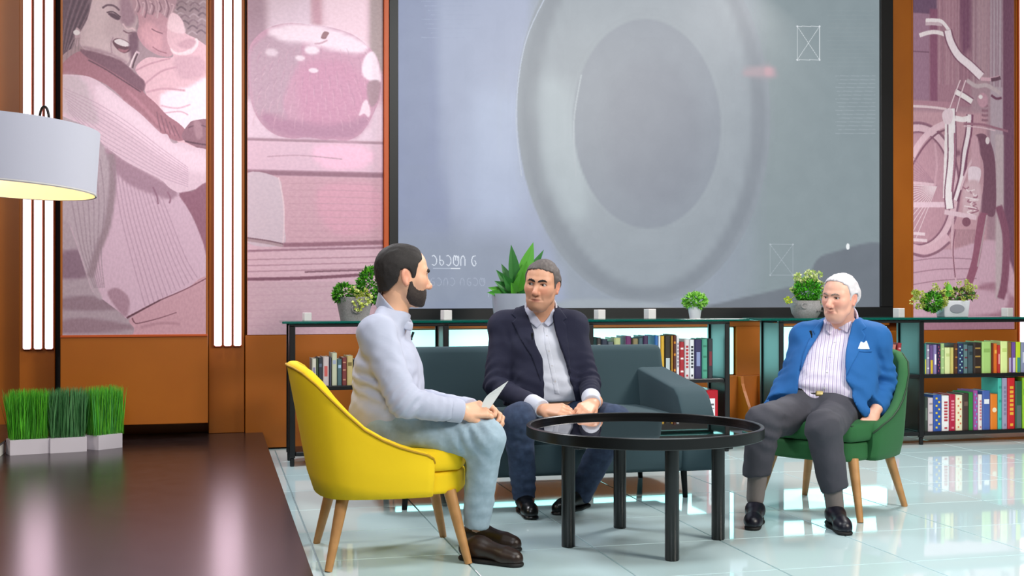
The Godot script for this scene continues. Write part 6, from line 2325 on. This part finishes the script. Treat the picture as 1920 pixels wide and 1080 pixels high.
	c.line([300, 196, 330, 200, 356, 192], 3, cc(228, 176, 196), 1.5)
	c.line([306, 210, 336, 206, 352, 212], 2.4, cc(222, 168, 188), 1.2)
	# strap
	c.line([257, 96, 249, 112, 243, 128], 8, cc(214, 176, 190), 0.8)
	c.line([256, 100, 250, 114, 246, 128], 3.4, cc(98, 66, 78), 0.6)
	c.line([252, 98, 246, 112, 241, 126], 1.4, cc(246, 226, 226), 0.5)
	# scarf
	c.blob([118, 124, 150, 100, 190, 106, 224, 118, 250, 138, 268, 152, 266, 170, 290, 192, 312, 214, 336, 230, 352, 250, 336, 262, 312, 256, 290, 244, 262, 222, 240, 202, 222, 180, 196, 160, 166, 148, 140, 144, 118, 148], cc(172, 110, 126))
	c.blob([150, 97, 190, 104, 226, 116, 252, 138, 269, 152, 266, 170, 246, 160, 222, 144, 186, 124, 160, 110], cc(130, 84, 102), 2)
	c.line([164, 116, 196, 132, 226, 150, 262, 172], 2.4, cc(106, 66, 84), 1)
	c.line([236, 170, 268, 200, 300, 234, 330, 252], 7, cc(190, 124, 140), 3)
	for i in 5:
		c.line([292 + i * 8, 208 + i * 6, 296 + i * 9, 228 + i * 5, 300 + i * 9, 244 + i * 3], 1.8, cc(138, 86, 104), 1)
	# child's shoe and trouser leg
	c.blob([340, 250, 352, 230, 364, 222, 396, 224, 396, 286, 366, 272, 346, 262], cc(152, 102, 118))
	c.line([352, 236, 372, 230, 394, 236], 2, cc(108, 68, 84), 1)
	c.line([346, 262, 372, 266, 396, 268], 3, cc(104, 62, 80), 1)
	c.blob([362, 226, 374, 224, 380, 250, 368, 256], cc(176, 128, 142), 3)
	# jumper body
	c.blob([105, 205, 150, 230, 196, 276, 230, 300, 300, 336, 330, 356, 350, 386, 372, 430, 392, 480, 392, 522, 340, 545, 300, 562, 262, 582, 238, 597, 224, 586, 192, 562, 172, 546, 160, 512, 146, 470, 132, 430, 120, 400, 105, 380], cc(214, 174, 194))
	c.blob([105, 205, 150, 232, 196, 280, 206, 330, 200, 420, 176, 510, 190, 560, 172, 546, 150, 480, 130, 424, 105, 384], cc(186, 160, 172), 3)
	c.blob([196, 280, 232, 302, 300, 338, 330, 358, 318, 372, 280, 362, 244, 348, 222, 330, 208, 306], cc(172, 128, 148), 5)
	c.line([206, 290, 210, 340, 200, 420, 182, 470, 168, 520], 13, cc(158, 128, 140), 4)
	c.blob([200, 550, 218, 540, 240, 560, 236, 592, 222, 584], cc(174, 130, 148), 3)
	for i in 13:
		var x := 210.0 + i * 6.5
		c.line([x, 310 + i * 2, x + 14 + i, 400, x + 34 + i * 2, 480, x + 62 + i * 1.6, 580 - i * 5.0], 1.5, cc(172, 128, 152, 0.6), 1.0)
	for i in 7:
		c.line([120 + i * 11, 300, 134 + i * 10, 380, 152 + i * 6, 470, 176 + i * 3, 540], 1.5, cc(146, 118, 132, 0.6), 1.0)
	c.line([285, 350, 292, 366, 295, 382], 3, cc(150, 100, 124), 1.2)
	c.line([312, 358, 318, 370, 316, 380], 3, cc(156, 104, 128), 1.2)
	# sleeve over it
	c.blob([105, 152, 145, 145, 176, 151, 210, 174, 236, 194, 258, 210, 276, 226, 300, 248, 312, 250, 322, 266, 340, 264, 362, 272, 396, 284, 396, 346, 364, 353, 338, 360, 318, 352, 300, 336, 268, 320, 236, 304, 212, 288, 194, 274, 160, 240, 105, 212], cc(228, 190, 208))
	c.blob([180, 160, 236, 196, 300, 250, 330, 270, 390, 290, 390, 320, 330, 310, 260, 262, 190, 205], cc(244, 206, 224), 9)
	c.blob([105, 152, 150, 150, 170, 190, 180, 235, 105, 205], cc(208, 180, 192), 8)
	for i in 10:
		var t := i * 8.0
		c.line([118 + t * 0.15, 170 + t * 0.6, 180, 196 + t * 0.95, 240, 232 + t * 0.93, 300, 276 + t * 0.75, 352, 312 + t * 0.5], 1.3, cc(184, 138, 164, 0.55), 1.0)
	c.blob([335, 362, 360, 356, 396, 348, 396, 500, 380, 452, 362, 408, 348, 384], cc(152, 94, 116), 2)
	# jeans
	c.blob([240, 600, 262, 584, 300, 564, 345, 544, 392, 522, 396, 640, 258, 640, 250, 616], cc(206, 152, 166))
	c.line([236, 596, 262, 582, 300, 562], 4, cc(104, 56, 72), 0.8, 0.6)
	c.line([300, 562, 345, 543, 388, 521], 1.8, cc(124, 66, 84), 0.6)
	c.line([246, 596, 250, 604, 258, 606, 296, 597, 330, 586], 2.2, cc(120, 68, 84), 0.7, 0.5)
	c.line([262, 614, 300, 606, 336, 608], 5, cc(188, 134, 148), 2.5)
	c.soften(2.2)
	c.grain(0.035, 2.0, 1.2, 3)
	return c.done(0.98, 0.12)

func print_apple() -> Texture2D:
	var c := Canvas.new(463.9, -259.4, 717.8, 626.7, 434, 1531, cc(214, 172, 190))
	c.rect(455, -340, 520, 265, cc(178, 142, 160), 12)
	c.blob([500, -340, 580, -340, 584, 60, 560, 120, 505, 120], cc(228, 198, 216), 14)
	c.blob([580, -340, 600, -340, 602, 60, 584, 60], cc(204, 152, 170), 6)
	c.blob([604, -340, 680, -340, 690, 80, 640, 90, 606, 50], cc(240, 204, 220), 12)
	c.rect(692, -340, 730, 130, cc(176, 152, 156), 8)
	c.rect(455, 190, 730, 266, cc(228, 196, 214), 10)
	# apple
	var rim := [466, 100, 482, 72, 510, 53, 545, 45, 585, 47, 622, 50, 662, 62, 692, 84, 709, 108, 714, 142, 712, 178, 702, 204, 690, 228, 675, 248, 655, 260, 640, 263, 622, 259, 608, 262, 590, 259, 570, 258, 550, 261, 522, 257, 500, 245, 482, 224, 471, 196, 466, 150]
	c.blob(rim, cc(204, 152, 178))
	c.blob([468, 110, 490, 78, 520, 60, 560, 60, 560, 110, 530, 190, 540, 250, 505, 244, 484, 222, 472, 192], cc(192, 156, 176), 6)
	c.blob([500, 62, 545, 47, 600, 48, 660, 64, 690, 84, 670, 96, 620, 92, 570, 82, 530, 80], cc(246, 220, 236), 7)
	c.blob([560, 130, 640, 110, 696, 160, 690, 214, 660, 252, 590, 254, 560, 200], cc(206, 144, 174), 16)
	c.blob([490, 215, 540, 225, 620, 232, 690, 215, 668, 252, 620, 258, 550, 258, 505, 246], cc(184, 132, 160), 9)
	for i in 150:
		var x := 474.0 + fmod(i * 29.7, 230.0)
		var y := 84.0 + fmod(i * 47.3, 140.0)
		var bow := (x - 590.0) * 0.12
		c.line([x - bow * 0.5, y, x, y + 9, x + bow * 0.1, y + 18 + (i % 4) * 3], 1.6, [cc(172, 132, 156, 0.35), cc(232, 190, 208, 0.35), cc(214, 160, 184, 0.4)][i % 3], 0.9, 0.4)
	c.oval(583, 94, 14, 8, cc(242, 220, 234), 4)
	c.oval(561, 110, 9, 5, cc(238, 214, 228), 3)
	c.oval(586, 132, 9, 4.5, cc(240, 216, 230), 2)
	c.oval(508, 102, 12, 7, cc(226, 200, 216), 4)
	c.blob([678, 118, 686, 98, 700, 92, 710, 116, 713, 148, 696, 148, 680, 138], cc(246, 222, 238), 3)
	c.blob([680, 188, 688, 184, 694, 206, 690, 216, 682, 210, 672, 214, 676, 200], cc(238, 208, 224), 2)
	c.blob([690, 150, 712, 148, 710, 180, 696, 196, 688, 176], cc(172, 136, 150), 3)
	c.blob([600, 70, 606, 58, 615, 60, 612, 66, 608, 72], cc(158, 112, 122), 1)
	c.line([588, 82, 600, 80, 612, 74], 3, cc(206, 160, 180), 1.5)
	# books below
	c.rect(455, 262, 730, 267, cc(172, 132, 150), 1.5)
	c.rect(455, 267, 730, 322, cc(222, 182, 202), 1)
	c.blob([590, 275, 660, 268, 700, 285, 680, 312, 620, 318, 590, 300], cc(246, 188, 216), 10)
	c.line([500, 296, 560, 292, 640, 297], 2, cc(196, 152, 172), 1)
	c.rect(455, 321, 730, 331, cc(152, 106, 126), 2.5)
	c.rect(455, 331, 730, 458, cc(206, 158, 174), 2)
	c.blob([455, 334, 518, 334, 528, 370, 531, 420, 528, 460, 455, 448], cc(206, 182, 196), 1)
	c.line([521, 334, 530, 380, 531, 430, 529, 460], 2.5, cc(226, 196, 206), 1)
	c.blob([600, 350, 700, 345, 710, 420, 640, 440, 600, 410], cc(218, 156, 178), 12)
	for i in 9:
		c.line([540, 345 + i * 12.5, 620, 343 + i * 12.8, 715, 345 + i * 12.4], 1.2, cc(190, 142, 158, 0.6), 1)
	c.line([455, 449, 500, 455, 530, 461], 7, cc(172, 140, 150), 1.5)
	c.line([455, 446, 500, 452, 530, 458], 2, cc(118, 78, 94), 1)
	c.line([530, 460, 600, 458, 720, 453], 8, cc(150, 98, 118), 2)
	c.rect(455, 464, 730, 520, cc(214, 172, 188), 1.5)
	c.line([455, 472, 560, 468, 720, 463], 4, cc(160, 112, 132), 1.5)
	for i in 3:
		c.line([455, 488 + i * 11, 560, 485 + i * 11, 720, 480 + i * 11], 1.8, cc(176, 130, 148), 1)
	c.line([570, 510, 620, 508, 680, 506], 3, cc(128, 84, 102), 1)
	c.line([455, 524, 580, 521, 720, 512], 6, cc(128, 78, 98), 1.5)
	c.rect(455, 528, 730, 640, cc(202, 164, 178), 3)
	for i in 6:
		c.line([455, 540 + i * 14, 600, 537 + i * 14, 720, 535 + i * 14], 1.2, cc(190, 150, 166, 0.7), 1)
	c.soften(2.2)
	c.grain(0.03, 1.2, 1.6, 5)
	return c.done(0.97, 0.1)

func print_bicycle() -> Texture2D:
	var c := Canvas.new(1712.6, -153.6, 1901.9, 617.8, 462, 1658, cc(176, 138, 154))
	# wall, window, boards
	c.rect(1700, -360, 1756, 30, cc(118, 88, 116), 3)
	c.rect(1700, 30, 1742, 190, cc(166, 126, 150), 1)
	c.rect(1743, 20, 1758, 192, cc(146, 92, 120), 3)
	c.line([1712, 101, 1742, 101], 2, cc(132, 94, 118), 1)
	c.rect(1758, -360, 1824, 200, cc(176, 130, 148), 3)
	c.blob([1800, -360, 1830, -360, 1830, 60, 1816, 90, 1800, 60], cc(130, 84, 112), 5)
	c.rect(1820, -360, 1856, 240, cc(182, 148, 162), 5)
	c.rect(1856, -360, 1880, 300, cc(194, 172, 186), 3)
	c.rect(1881, -360, 1905, 640, cc(128, 86, 110), 2)
	for i in 26:
		var x := 1760.0 + fmod(i * 31.0, 118.0)
		c.line([x, -340 + (i % 5) * 60, x + 2, -100 + (i % 3) * 60, x + (i % 3), 160], 2.4, [cc(196, 158, 170, 0.6), cc(146, 104, 124, 0.5)][i % 2], 1.5)
	c.rect(1700, 192, 1792, 206, cc(190, 140, 158), 1)
	c.line([1706, 203, 1740, 203, 1776, 206], 4, cc(240, 214, 222), 0.8)
	c.rect(1700, 210, 1850, 470, cc(206, 160, 174), 6)
	c.rect(1700, 282, 1800, 292, cc(150, 104, 124), 3)
	for i in 18:
		var x := 1790.0 + i * 2.6
		c.line([x, 430, x + 0.5, 450, x, 474], 1.2, cc(160, 118, 132, 0.7), 0.8)
	# pavement
	c.blob([1700, 472, 1780, 468, 1880, 460, 1905, 640, 1700, 640], cc(216, 176, 196), 3)
	for i in 5:
		c.line([1700, 492 + i * 22, 1760, 484 + i * 21, 1830, 486 + i * 18], 1.6, cc(166, 124, 144, 0.8), 0.8)
	c.blob([1830, 540, 1880, 530, 1890, 570, 1850, 590, 1700, 600, 1700, 640, 1905, 640, 1905, 560], cc(176, 128, 148), 5)
	# post at the right, rough
	c.rect(1866, 250, 1882, 560, cc(206, 184, 192), 3)
	c.line([1872, 385, 1886, 440, 1884, 520, 1876, 560], 14, cc(146, 92, 116), 2)
	# front wheel
	c.oval(1722, 355, 78, 124, cc(150, 104, 126), 1.5)
	c.oval(1722, 355, 74, 119, cc(232, 194, 208), 1.0)
	c.oval(1722, 355, 63, 106, cc(140, 94, 116), 1.0)
	c.oval(1722, 355, 60, 103, cc(200, 154, 170), 2.0)
	c.line([1704, 310, 1724, 272, 1748, 246, 1778, 230], 11, cc(236, 198, 212), 1)
	c.line([1708, 318, 1730, 280, 1754, 254, 1778, 242], 3, cc(140, 94, 116), 1)
	c.line([1700, 462, 1730, 470, 1752, 465, 1778, 444], 14, cc(226, 184, 200), 1)
	c.line([1700, 472, 1730, 481, 1758, 472, 1780, 454], 4, cc(150, 106, 126), 1.2)
	for i in 13:
		var a := PI * 0.62 + i * 0.10
		c.line([1756, 350, 1756 + 55 * cos(a), 350 + 55 * sin(a), 1756 + 108 * cos(a), 350 + 108 * sin(a)], 1.3, cc(238, 214, 224, 0.9), 0.5)
	for i in 8:
		var a := PI * 1.08 + i * 0.09
		c.line([1756, 350, 1756 + 50 * cos(a), 350 + 50 * sin(a), 1756 + 96 * cos(a), 350 + 96 * sin(a)], 1.1, cc(182, 138, 156, 0.9), 0.5)
	c.line([1706, 386, 1740, 385, 1782, 384], 9, cc(240, 206, 222), 1)
	c.line([1706, 345, 1730, 346, 1752, 348], 5, cc(232, 196, 210), 1)
	c.line([1706, 438, 1720, 439, 1734, 440], 5, cc(242, 216, 228), 0.8)
	c.line([1706, 450, 1722, 451, 1738, 452], 5, cc(240, 212, 224), 0.8)
	c.line([1752, 270, 1756, 310, 1752, 350], 4, cc(214, 170, 186), 1)
	# fork and frame
	c.line([1774, 232, 1772, 300, 1770, 372], 5.5, cc(252, 238, 244), 0.8)
	c.line([1783, 204, 1784, 250, 1784, 300, 1778, 360, 1780, 392], 17.0, cc(128, 80, 104), 1.0)
	c.line([1783, 204, 1784, 250, 1784, 300, 1778, 360, 1780, 392], 13, cc(254, 242, 248), 0.8)
	c.line([1789, 250, 1789, 300, 1784, 360], 3, cc(168, 112, 136), 1)
	c.line([1818, 214, 1815, 250, 1808, 286, 1803, 330, 1790, 376], 13.0, cc(128, 80, 104), 1.0)
	c.line([1818, 214, 1815, 250, 1808, 286, 1803, 330, 1790, 376], 9, cc(252, 236, 244), 0.8, 0.7)
	c.line([1822, 214, 1820, 250, 1812, 290, 1806, 330], 3, cc(140, 84, 112), 1)
	c.line([1840, 262, 1826, 290, 1812, 320, 1800, 356], 4, cc(234, 198, 212), 1)
	c.blob([1766, 214, 1778, 204, 1786, 212, 1782, 232, 1770, 232], cc(240, 214, 226), 1)
	c.line([1790, 222, 1804, 224, 1816, 221], 9, cc(254, 240, 246), 1)
	# carrier
	c.line([1806, 232, 1840, 232, 1868, 238, 1890, 243], 4, cc(168, 118, 138), 0.8)
	c.line([1806, 236, 1840, 238, 1866, 243], 2, cc(232, 200, 212), 0.7)
	for i in 4:
		c.line([1840, 196 + i * 9, 1846, 197 + i * 9, 1852, 196 + i * 9], 4, cc(160, 116, 134), 1)
	# rear wheel with guard
	c.blob([1822, 262, 1834, 250, 1848, 252, 1860, 274, 1866, 312, 1866, 396, 1850, 404, 1836, 398, 1843, 350, 1842, 300], cc(132, 90, 110), 1)
	c.blob([1820, 260, 1832, 256, 1838, 300, 1832, 330, 1822, 310], cc(216, 170, 186), 2)
	c.oval(1851, 262, 4, 7, cc(242, 224, 230), 1)
	c.line([1843, 398, 1836, 440, 1828, 490, 1812, 540], 17, cc(158, 98, 122), 1, 0.8)
	c.line([1850, 402, 1842, 446, 1832, 500], 3, cc(196, 168, 178), 1)
	c.blob([1816, 314, 1836, 314, 1838, 330, 1830, 348, 1816, 344], cc(246, 222, 236), 1)
	c.blob([1808, 346, 1836, 342, 1836, 400, 1806, 404], cc(222, 186, 198), 4)
	for i in 12:
		c.line([1804 + (i * 7) % 30, 350 + i * 4, 1810 + (i * 5) % 26, 354 + i * 4, 1816 + (i * 11) % 18, 350 + i * 5], 2.0, [cc(168, 110, 132), cc(248, 228, 236)][i % 2], 0.8)
	c.line([1770, 398, 1796, 402, 1830, 408], 8, cc(236, 204, 218), 1.2)
	c.oval(1811, 416, 8, 8.5, cc(142, 92, 112), 0.8)
	c.line([1786, 410, 1784, 450, 1788, 500, 1793, 536], 5, cc(222, 184, 198), 0.8, 0.5)
	c.line([1790, 430, 1786, 470, 1790, 520], 2, cc(146, 96, 118), 0.8)
	# handlebars
	c.line([1735, 46, 1750, 45, 1766, 46], 10, cc(216, 188, 200), 0.8)
	c.line([1736, 42, 1752, 41, 1766, 43, 1780, 60], 6, cc(252, 238, 244), 0.8)
	c.line([1724, 71, 1740, 65, 1756, 63, 1776, 68], 7, cc(248, 232, 238), 1)
	c.line([1776, 58, 1782, 80, 1796, 104, 1818, 122, 1840, 142], 17.0, cc(128, 80, 104), 1.0)
	c.line([1776, 58, 1782, 80, 1796, 104, 1818, 122, 1840, 142], 12, cc(252, 234, 244), 1.2, 1.2)
	c.line([1838, 146, 1856, 146, 1875, 141], 6, cc(226, 182, 198), 1)
	c.line([1858, 147, 1868, 145, 1876, 142], 6, cc(112, 78, 96), 1)
	c.line([1812, 150, 1830, 160, 1850, 158, 1876, 172], 7, cc(206, 184, 192), 1.5)
	c.line([1858, 176, 1868, 182, 1878, 180], 4, cc(122, 74, 98), 1)
	c.line([1790, 172, 1806, 180, 1822, 190], 13.0, cc(136, 88, 112), 1.0)
	c.line([1790, 172, 1806, 180, 1822, 190], 9, cc(252, 240, 244), 1)
	c.line([1800, 150, 1790, 176, 1780, 204], 2, cc(240, 214, 224), 0.7)
	c.line([1810, 150, 1800, 180, 1792, 210], 2, cc(240, 214, 224), 0.7)
	c.oval(1842, 186, 10, 14, cc(206, 158, 176), 2)
	c.oval(1838, 180, 4, 4, cc(250, 238, 242), 1)
	c.soften(1.7)
	c.grain(0.035, 2.0, 0.8, 7)
	return c.done(1.0, 0.0)

func letters(c: Canvas, x: float, y: float, w: float, h: float, list: Array, ink: Color, weight: float) -> void:
	# strokes of Georgian letters in a unit box
	var G := {
		"an": [[0.1, 0.05, 0.45, 0.0, 0.82, 0.3, 0.84, 0.7, 0.5, 1.0, 0.08, 0.88]],
		"khan": [[0.15, 0.0, 0.18, 0.4, 0.2, 0.75, 0.5, 1.0, 0.84, 0.72, 0.5, 0.45, 0.2, 0.62]],
		"las": [[0.3, 0.98, 0.06, 0.7, 0.08, 0.2, 0.24, 0.0, 0.4, 0.2, 0.4, 0.5], [0.4, 0.2, 0.56, 0.0, 0.72, 0.2, 0.72, 0.55], [0.72, 0.2, 0.86, 0.05, 0.96, 0.3, 0.94, 0.75, 0.7, 1.0, 0.3, 0.98]],
		"in": [[0.12, 1.0, 0.12, 0.35, 0.45, 0.0, 0.78, 0.35, 0.78, 1.0]],
		"don": [[0.8, 0.0, 0.3, 0.1, 0.15, 0.6, 0.45, 1.0, 0.8, 0.9, 0.75, 0.55, 0.45, 0.5]],
		"gap": []}
	var at := x
	for g in list:
		for s in G[g]:
			var flat := []
			for i in s.size() / 2:
				flat.append(at + s[i * 2] * w)
				flat.append(y + s[i * 2 + 1] * h)
			c.line(flat, weight, ink, 0.4)
		at += w * (0.6 if g == "gap" else 1.22)

func screen_picture() -> Texture2D:
	var c := Canvas.new(0, 0, 922.0, 738.2, 996, 797, cc(146, 156, 170))
	# broad tones of the picture that is shown
	c.rect(-42.0, 74.7, 106.5, 758.5, cc(136, 146, 176), 30)
	c.blob([78.2, 56.5, 240.7, 44.3, 231.0, 289.2, 221.2, 477.5, 260.3, 589.8, 299.5, 759.5, 144.2, 758.8, 97.0, 591.8, 76.2, 435.2], cc(156, 166, 192), 18)
	c.oval(173.4, 478.7, 57.6, 140.0, cc(168, 180, 206), 40)
	c.rect(648.5, 23.0, 980.0, 763.5, cc(134, 148, 154), 50)
	c.rect(-42.0, 602.7, 240.7, 759.2, cc(140, 150, 170), 40)
	# rings
	c.oval(453.6, 386.7, 243.1, 344.8, cc(138, 147, 158), 2.5)
	c.oval(453.1, 386.7, 232.9, 335.1, cc(128, 137, 148), 8)
	c.oval(454.8, 382.7, 204.2, 317.9, cc(146, 156, 166), 12)
	c.blob([250.5, 344.8, 299.5, 333.2, 329.2, 427.2, 349.2, 550.2, 319.2, 588.8, 270.0, 514.0], cc(164, 176, 184), 24)
	c.oval(455.4, 405.7, 141.1, 188.9, cc(133, 142, 155), 4)
	c.oval(466.4, 422.7, 92.1, 135.1, cc(126, 134, 148), 30)
	c.line([219.2, 505.7, 209.5, 393.5, 226.0, 270.7, 270.0, 174.0], 2, cc(176, 186, 204), 1)
	c.line([319.2, 503.5, 315.2, 408.5, 329.2, 322.5], 2.5, cc(168, 178, 186), 1.5)
	# dark shape at the lower right
	c.blob([532.5, 751.2, 606.0, 728.0, 702.0, 707.5, 767.2, 690.5, 789.2, 652.5, 822.2, 636.2, 934.5, 623.2, 934.5, 763.2], cc(112, 120, 130), 4)
	c.blob([240.7, 737.5, 339.2, 721.8, 491.2, 733.8, 501.5, 760.8, 240.7, 759.2], cc(156, 166, 176), 5)
	# graphic marks
	c.blob([643.0, 299.0, 691.2, 289.0, 708.5, 298.2, 702.0, 312.2, 648.5, 310.7], cc(166, 152, 162), 8)
	c.oval(692.4, 300.7, 9.6, 8.9, cc(190, 158, 168), 6)
	c.line([751.0, 213.5, 797.0, 211.2], 1.0, cc(206, 214, 218), 0.0)
	c.line([797.0, 211.2, 797.0, 274.2], 1.0, cc(206, 214, 218), 0.0)
	c.line([797.0, 274.2, 751.0, 276.2], 1.0, cc(206, 214, 218), 0.0)
	c.line([751.0, 276.2, 751.0, 213.5], 1.0, cc(206, 214, 218), 0.0)
	c.line([751.0, 213.5, 797.0, 274.2], 1.0, cc(206, 214, 218), 0.0)
	c.line([797.0, 211.2, 751.0, 276.2], 1.0, cc(206, 214, 218), 0.0)
	c.oval(751.0, 213.5, 1.8, 1.6, cc(214, 220, 226), 0.5)
	c.oval(797.0, 211.2, 1.7, 1.6, cc(214, 220, 226), 0.5)
	c.oval(797.0, 274.2, 1.7, 1.6, cc(214, 220, 226), 0.5)
	c.oval(751.0, 276.2, 1.8, 1.6, cc(214, 220, 226), 0.5)
	c.line([695.5, 621.5, 742.2, 621.0], 1.0, cc(160, 172, 180), 0.0)
	c.line([742.2, 621.0, 742.2, 678.8], 1.0, cc(160, 172, 180), 0.0)
	c.line([742.2, 678.8, 695.5, 678.8], 1.0, cc(160, 172, 180), 0.0)
	c.line([695.5, 678.8, 695.5, 621.5], 1.0, cc(160, 172, 180), 0.0)
	c.line([695.5, 621.5, 742.2, 678.8], 1.0, cc(160, 172, 180), 0.0)
	c.line([742.2, 621.0, 695.5, 678.8], 1.0, cc(160, 172, 180), 0.0)
	c.oval(695.6, 621.5, 1.6, 1.6, cc(176, 186, 194), 0.5)
	c.oval(742.2, 621.0, 1.8, 1.6, cc(176, 186, 194), 0.5)
	c.oval(742.2, 678.8, 1.8, 1.6, cc(176, 186, 194), 0.5)
	c.oval(695.6, 678.8, 1.6, 1.6, cc(176, 186, 194), 0.5)
	c.line([829.0, 302.7, 867.0, 301.2, 914.0, 299.2], 1.6, cc(156, 169, 177, 0.6), 0.6)
	c.line([832.2, 310.0, 867.0, 308.5, 914.0, 306.5], 1.6, cc(156, 169, 177, 0.6), 0.6)
	c.line([835.8, 317.0, 867.0, 315.8, 914.0, 313.8], 1.6, cc(156, 169, 177, 0.6), 0.6)
	c.line([829.0, 324.5, 867.0, 323.0, 914.0, 321.0], 1.6, cc(156, 169, 177, 0.6), 0.6)
	c.line([832.2, 331.5, 867.0, 330.2, 914.0, 328.2], 1.6, cc(156, 169, 177, 0.6), 0.6)
	c.line([835.8, 338.8, 867.0, 337.5, 914.0, 335.5], 1.6, cc(156, 169, 177, 0.6), 0.6)
	c.line([829.0, 346.2, 867.0, 344.8, 914.0, 343.0], 1.6, cc(156, 169, 177, 0.6), 0.6)
	c.line([832.2, 353.2, 867.0, 352.0, 914.0, 350.2], 1.6, cc(156, 169, 177, 0.6), 0.6)
	c.line([835.8, 360.5, 867.0, 359.2, 914.0, 357.5], 1.6, cc(156, 169, 177, 0.6), 0.6)
	c.line([829.0, 368.0, 867.0, 366.5, 914.0, 364.8], 1.6, cc(156, 169, 177, 0.6), 0.6)
	c.line([832.2, 375.0, 867.0, 373.8, 914.0, 372.0], 1.6, cc(156, 169, 177, 0.6), 0.6)
	c.line([835.8, 382.2, 867.0, 381.0, 914.0, 379.5], 1.6, cc(156, 169, 177, 0.6), 0.6)
	c.line([829.0, 389.5, 867.0, 388.2, 914.0, 386.7], 1.6, cc(156, 169, 177, 0.6), 0.6)
	c.line([832.2, 396.7, 867.0, 395.5, 914.0, 394.0], 1.6, cc(156, 169, 177, 0.6), 0.6)
	c.line([835.8, 403.7, 867.0, 402.7, 914.0, 401.2], 1.6, cc(156, 169, 177, 0.6), 0.6)
	c.line([829.0, 411.2, 867.0, 410.0, 914.0, 408.5], 1.6, cc(156, 169, 177, 0.6), 0.6)
	c.line([40.8, 208.2, 87.5, 205.5, 144.2, 202.2], 1.4, cc(152, 162, 190, 0.7), 0.6)
	c.line([46.5, 215.8, 87.5, 213.5, 131.0, 211.0], 1.4, cc(152, 162, 190, 0.7), 0.6)
	c.line([52.0, 223.2, 87.5, 221.2, 117.8, 219.5], 1.4, cc(152, 162, 190, 0.7), 0.6)
	c.line([57.5, 230.8, 87.5, 229.0, 144.2, 226.0], 1.4, cc(152, 162, 190, 0.7), 0.6)
	c.line([40.8, 239.5, 87.5, 237.0, 131.0, 234.5], 1.4, cc(152, 162, 190, 0.7), 0.6)
	c.line([46.5, 247.0, 87.5, 244.8, 117.8, 243.2], 1.4, cc(152, 162, 190, 0.7), 0.6)
	c.line([52.0, 254.5, 87.5, 252.7, 144.2, 249.8], 1.4, cc(152, 162, 190, 0.7), 0.6)
	c.line([57.5, 262.0, 87.5, 260.5, 131.0, 258.2], 1.4, cc(152, 162, 190, 0.7), 0.6)
	c.line([40.8, 270.7, 87.5, 268.5, 117.8, 266.7], 1.4, cc(152, 162, 190, 0.7), 0.6)
	c.line([813.5, 181.3, 855.8, 178.7, 911.7, 175.7], 1.0, cc(146, 157, 162, 0.5), 0.6)
	c.line([813.5, 189.2, 855.8, 186.7, 911.7, 183.7], 1.0, cc(146, 157, 162, 0.5), 0.6)
	c.line([813.5, 197.2, 855.8, 195.0, 911.7, 191.7], 1.0, cc(146, 157, 162, 0.5), 0.6)
	c.line([813.5, 205.2, 855.8, 203.0, 911.7, 200.0], 1.0, cc(146, 157, 162, 0.5), 0.6)
	c.line([813.5, 213.2, 855.8, 211.0, 911.7, 208.0], 1.0, cc(146, 157, 162, 0.5), 0.6)
	c.line([813.5, 221.2, 855.8, 219.0, 911.7, 216.2], 1.0, cc(146, 157, 162, 0.5), 0.6)
	c.line([813.5, 229.2, 855.8, 227.2, 911.7, 224.2], 1.0, cc(146, 157, 162, 0.5), 0.6)
	c.line([813.5, 237.2, 855.8, 235.2, 911.7, 232.5], 1.0, cc(146, 157, 162, 0.5), 0.6)
	c.line([813.5, 245.2, 855.8, 243.2, 911.7, 240.5], 1.0, cc(146, 157, 162, 0.5), 0.6)
	c.line([813.5, 253.5, 855.8, 251.2, 911.7, 248.5], 1.0, cc(146, 157, 162, 0.5), 0.6)
	c.line([813.5, 261.5, 855.8, 259.5, 911.7, 256.7], 1.0, cc(146, 157, 162, 0.5), 0.6)
	c.line([813.5, 269.5, 855.8, 267.5, 911.7, 264.7], 1.0, cc(146, 157, 162, 0.5), 0.6)
	c.line([813.5, 277.5, 855.8, 275.5, 911.7, 273.0], 1.0, cc(146, 157, 162, 0.5), 0.6)
	c.line([813.5, 285.5, 855.8, 283.5, 911.7, 281.0], 1.0, cc(146, 157, 162, 0.5), 0.6)
	c.oval(855.6, 624.0, 3.9, 6.0, cc(240, 244, 246), 1)
	letters(c, 58.5, 646.7, 10.4, 17, ["an", "khan", "an", "las", "in", "gap", "don"], cc(214, 222, 234), 1.7)
	c.line([61.3, 668.8, 78.2, 668.8, 108.3, 668.5], 1.4, cc(176, 186, 204), 0.5)
	c.line([92.2, 668.8, 101.8, 668.5, 109.3, 668.5], 2.0, cc(226, 232, 240), 0.5)
	letters(c, 55.8, 685.5, 9.6, 13, ["don", "an", "in", "an", "gap", "in", "don", "an", "las"], cc(160, 170, 190), 1.2)
	letters(c, 158.8, 705.8, 9.6, 13, ["in", "an", "las", "in", "an"], cc(172, 182, 200), 1.2)
	c.grain(0.012, 0.3, 0.3, 9)
	return c.done()
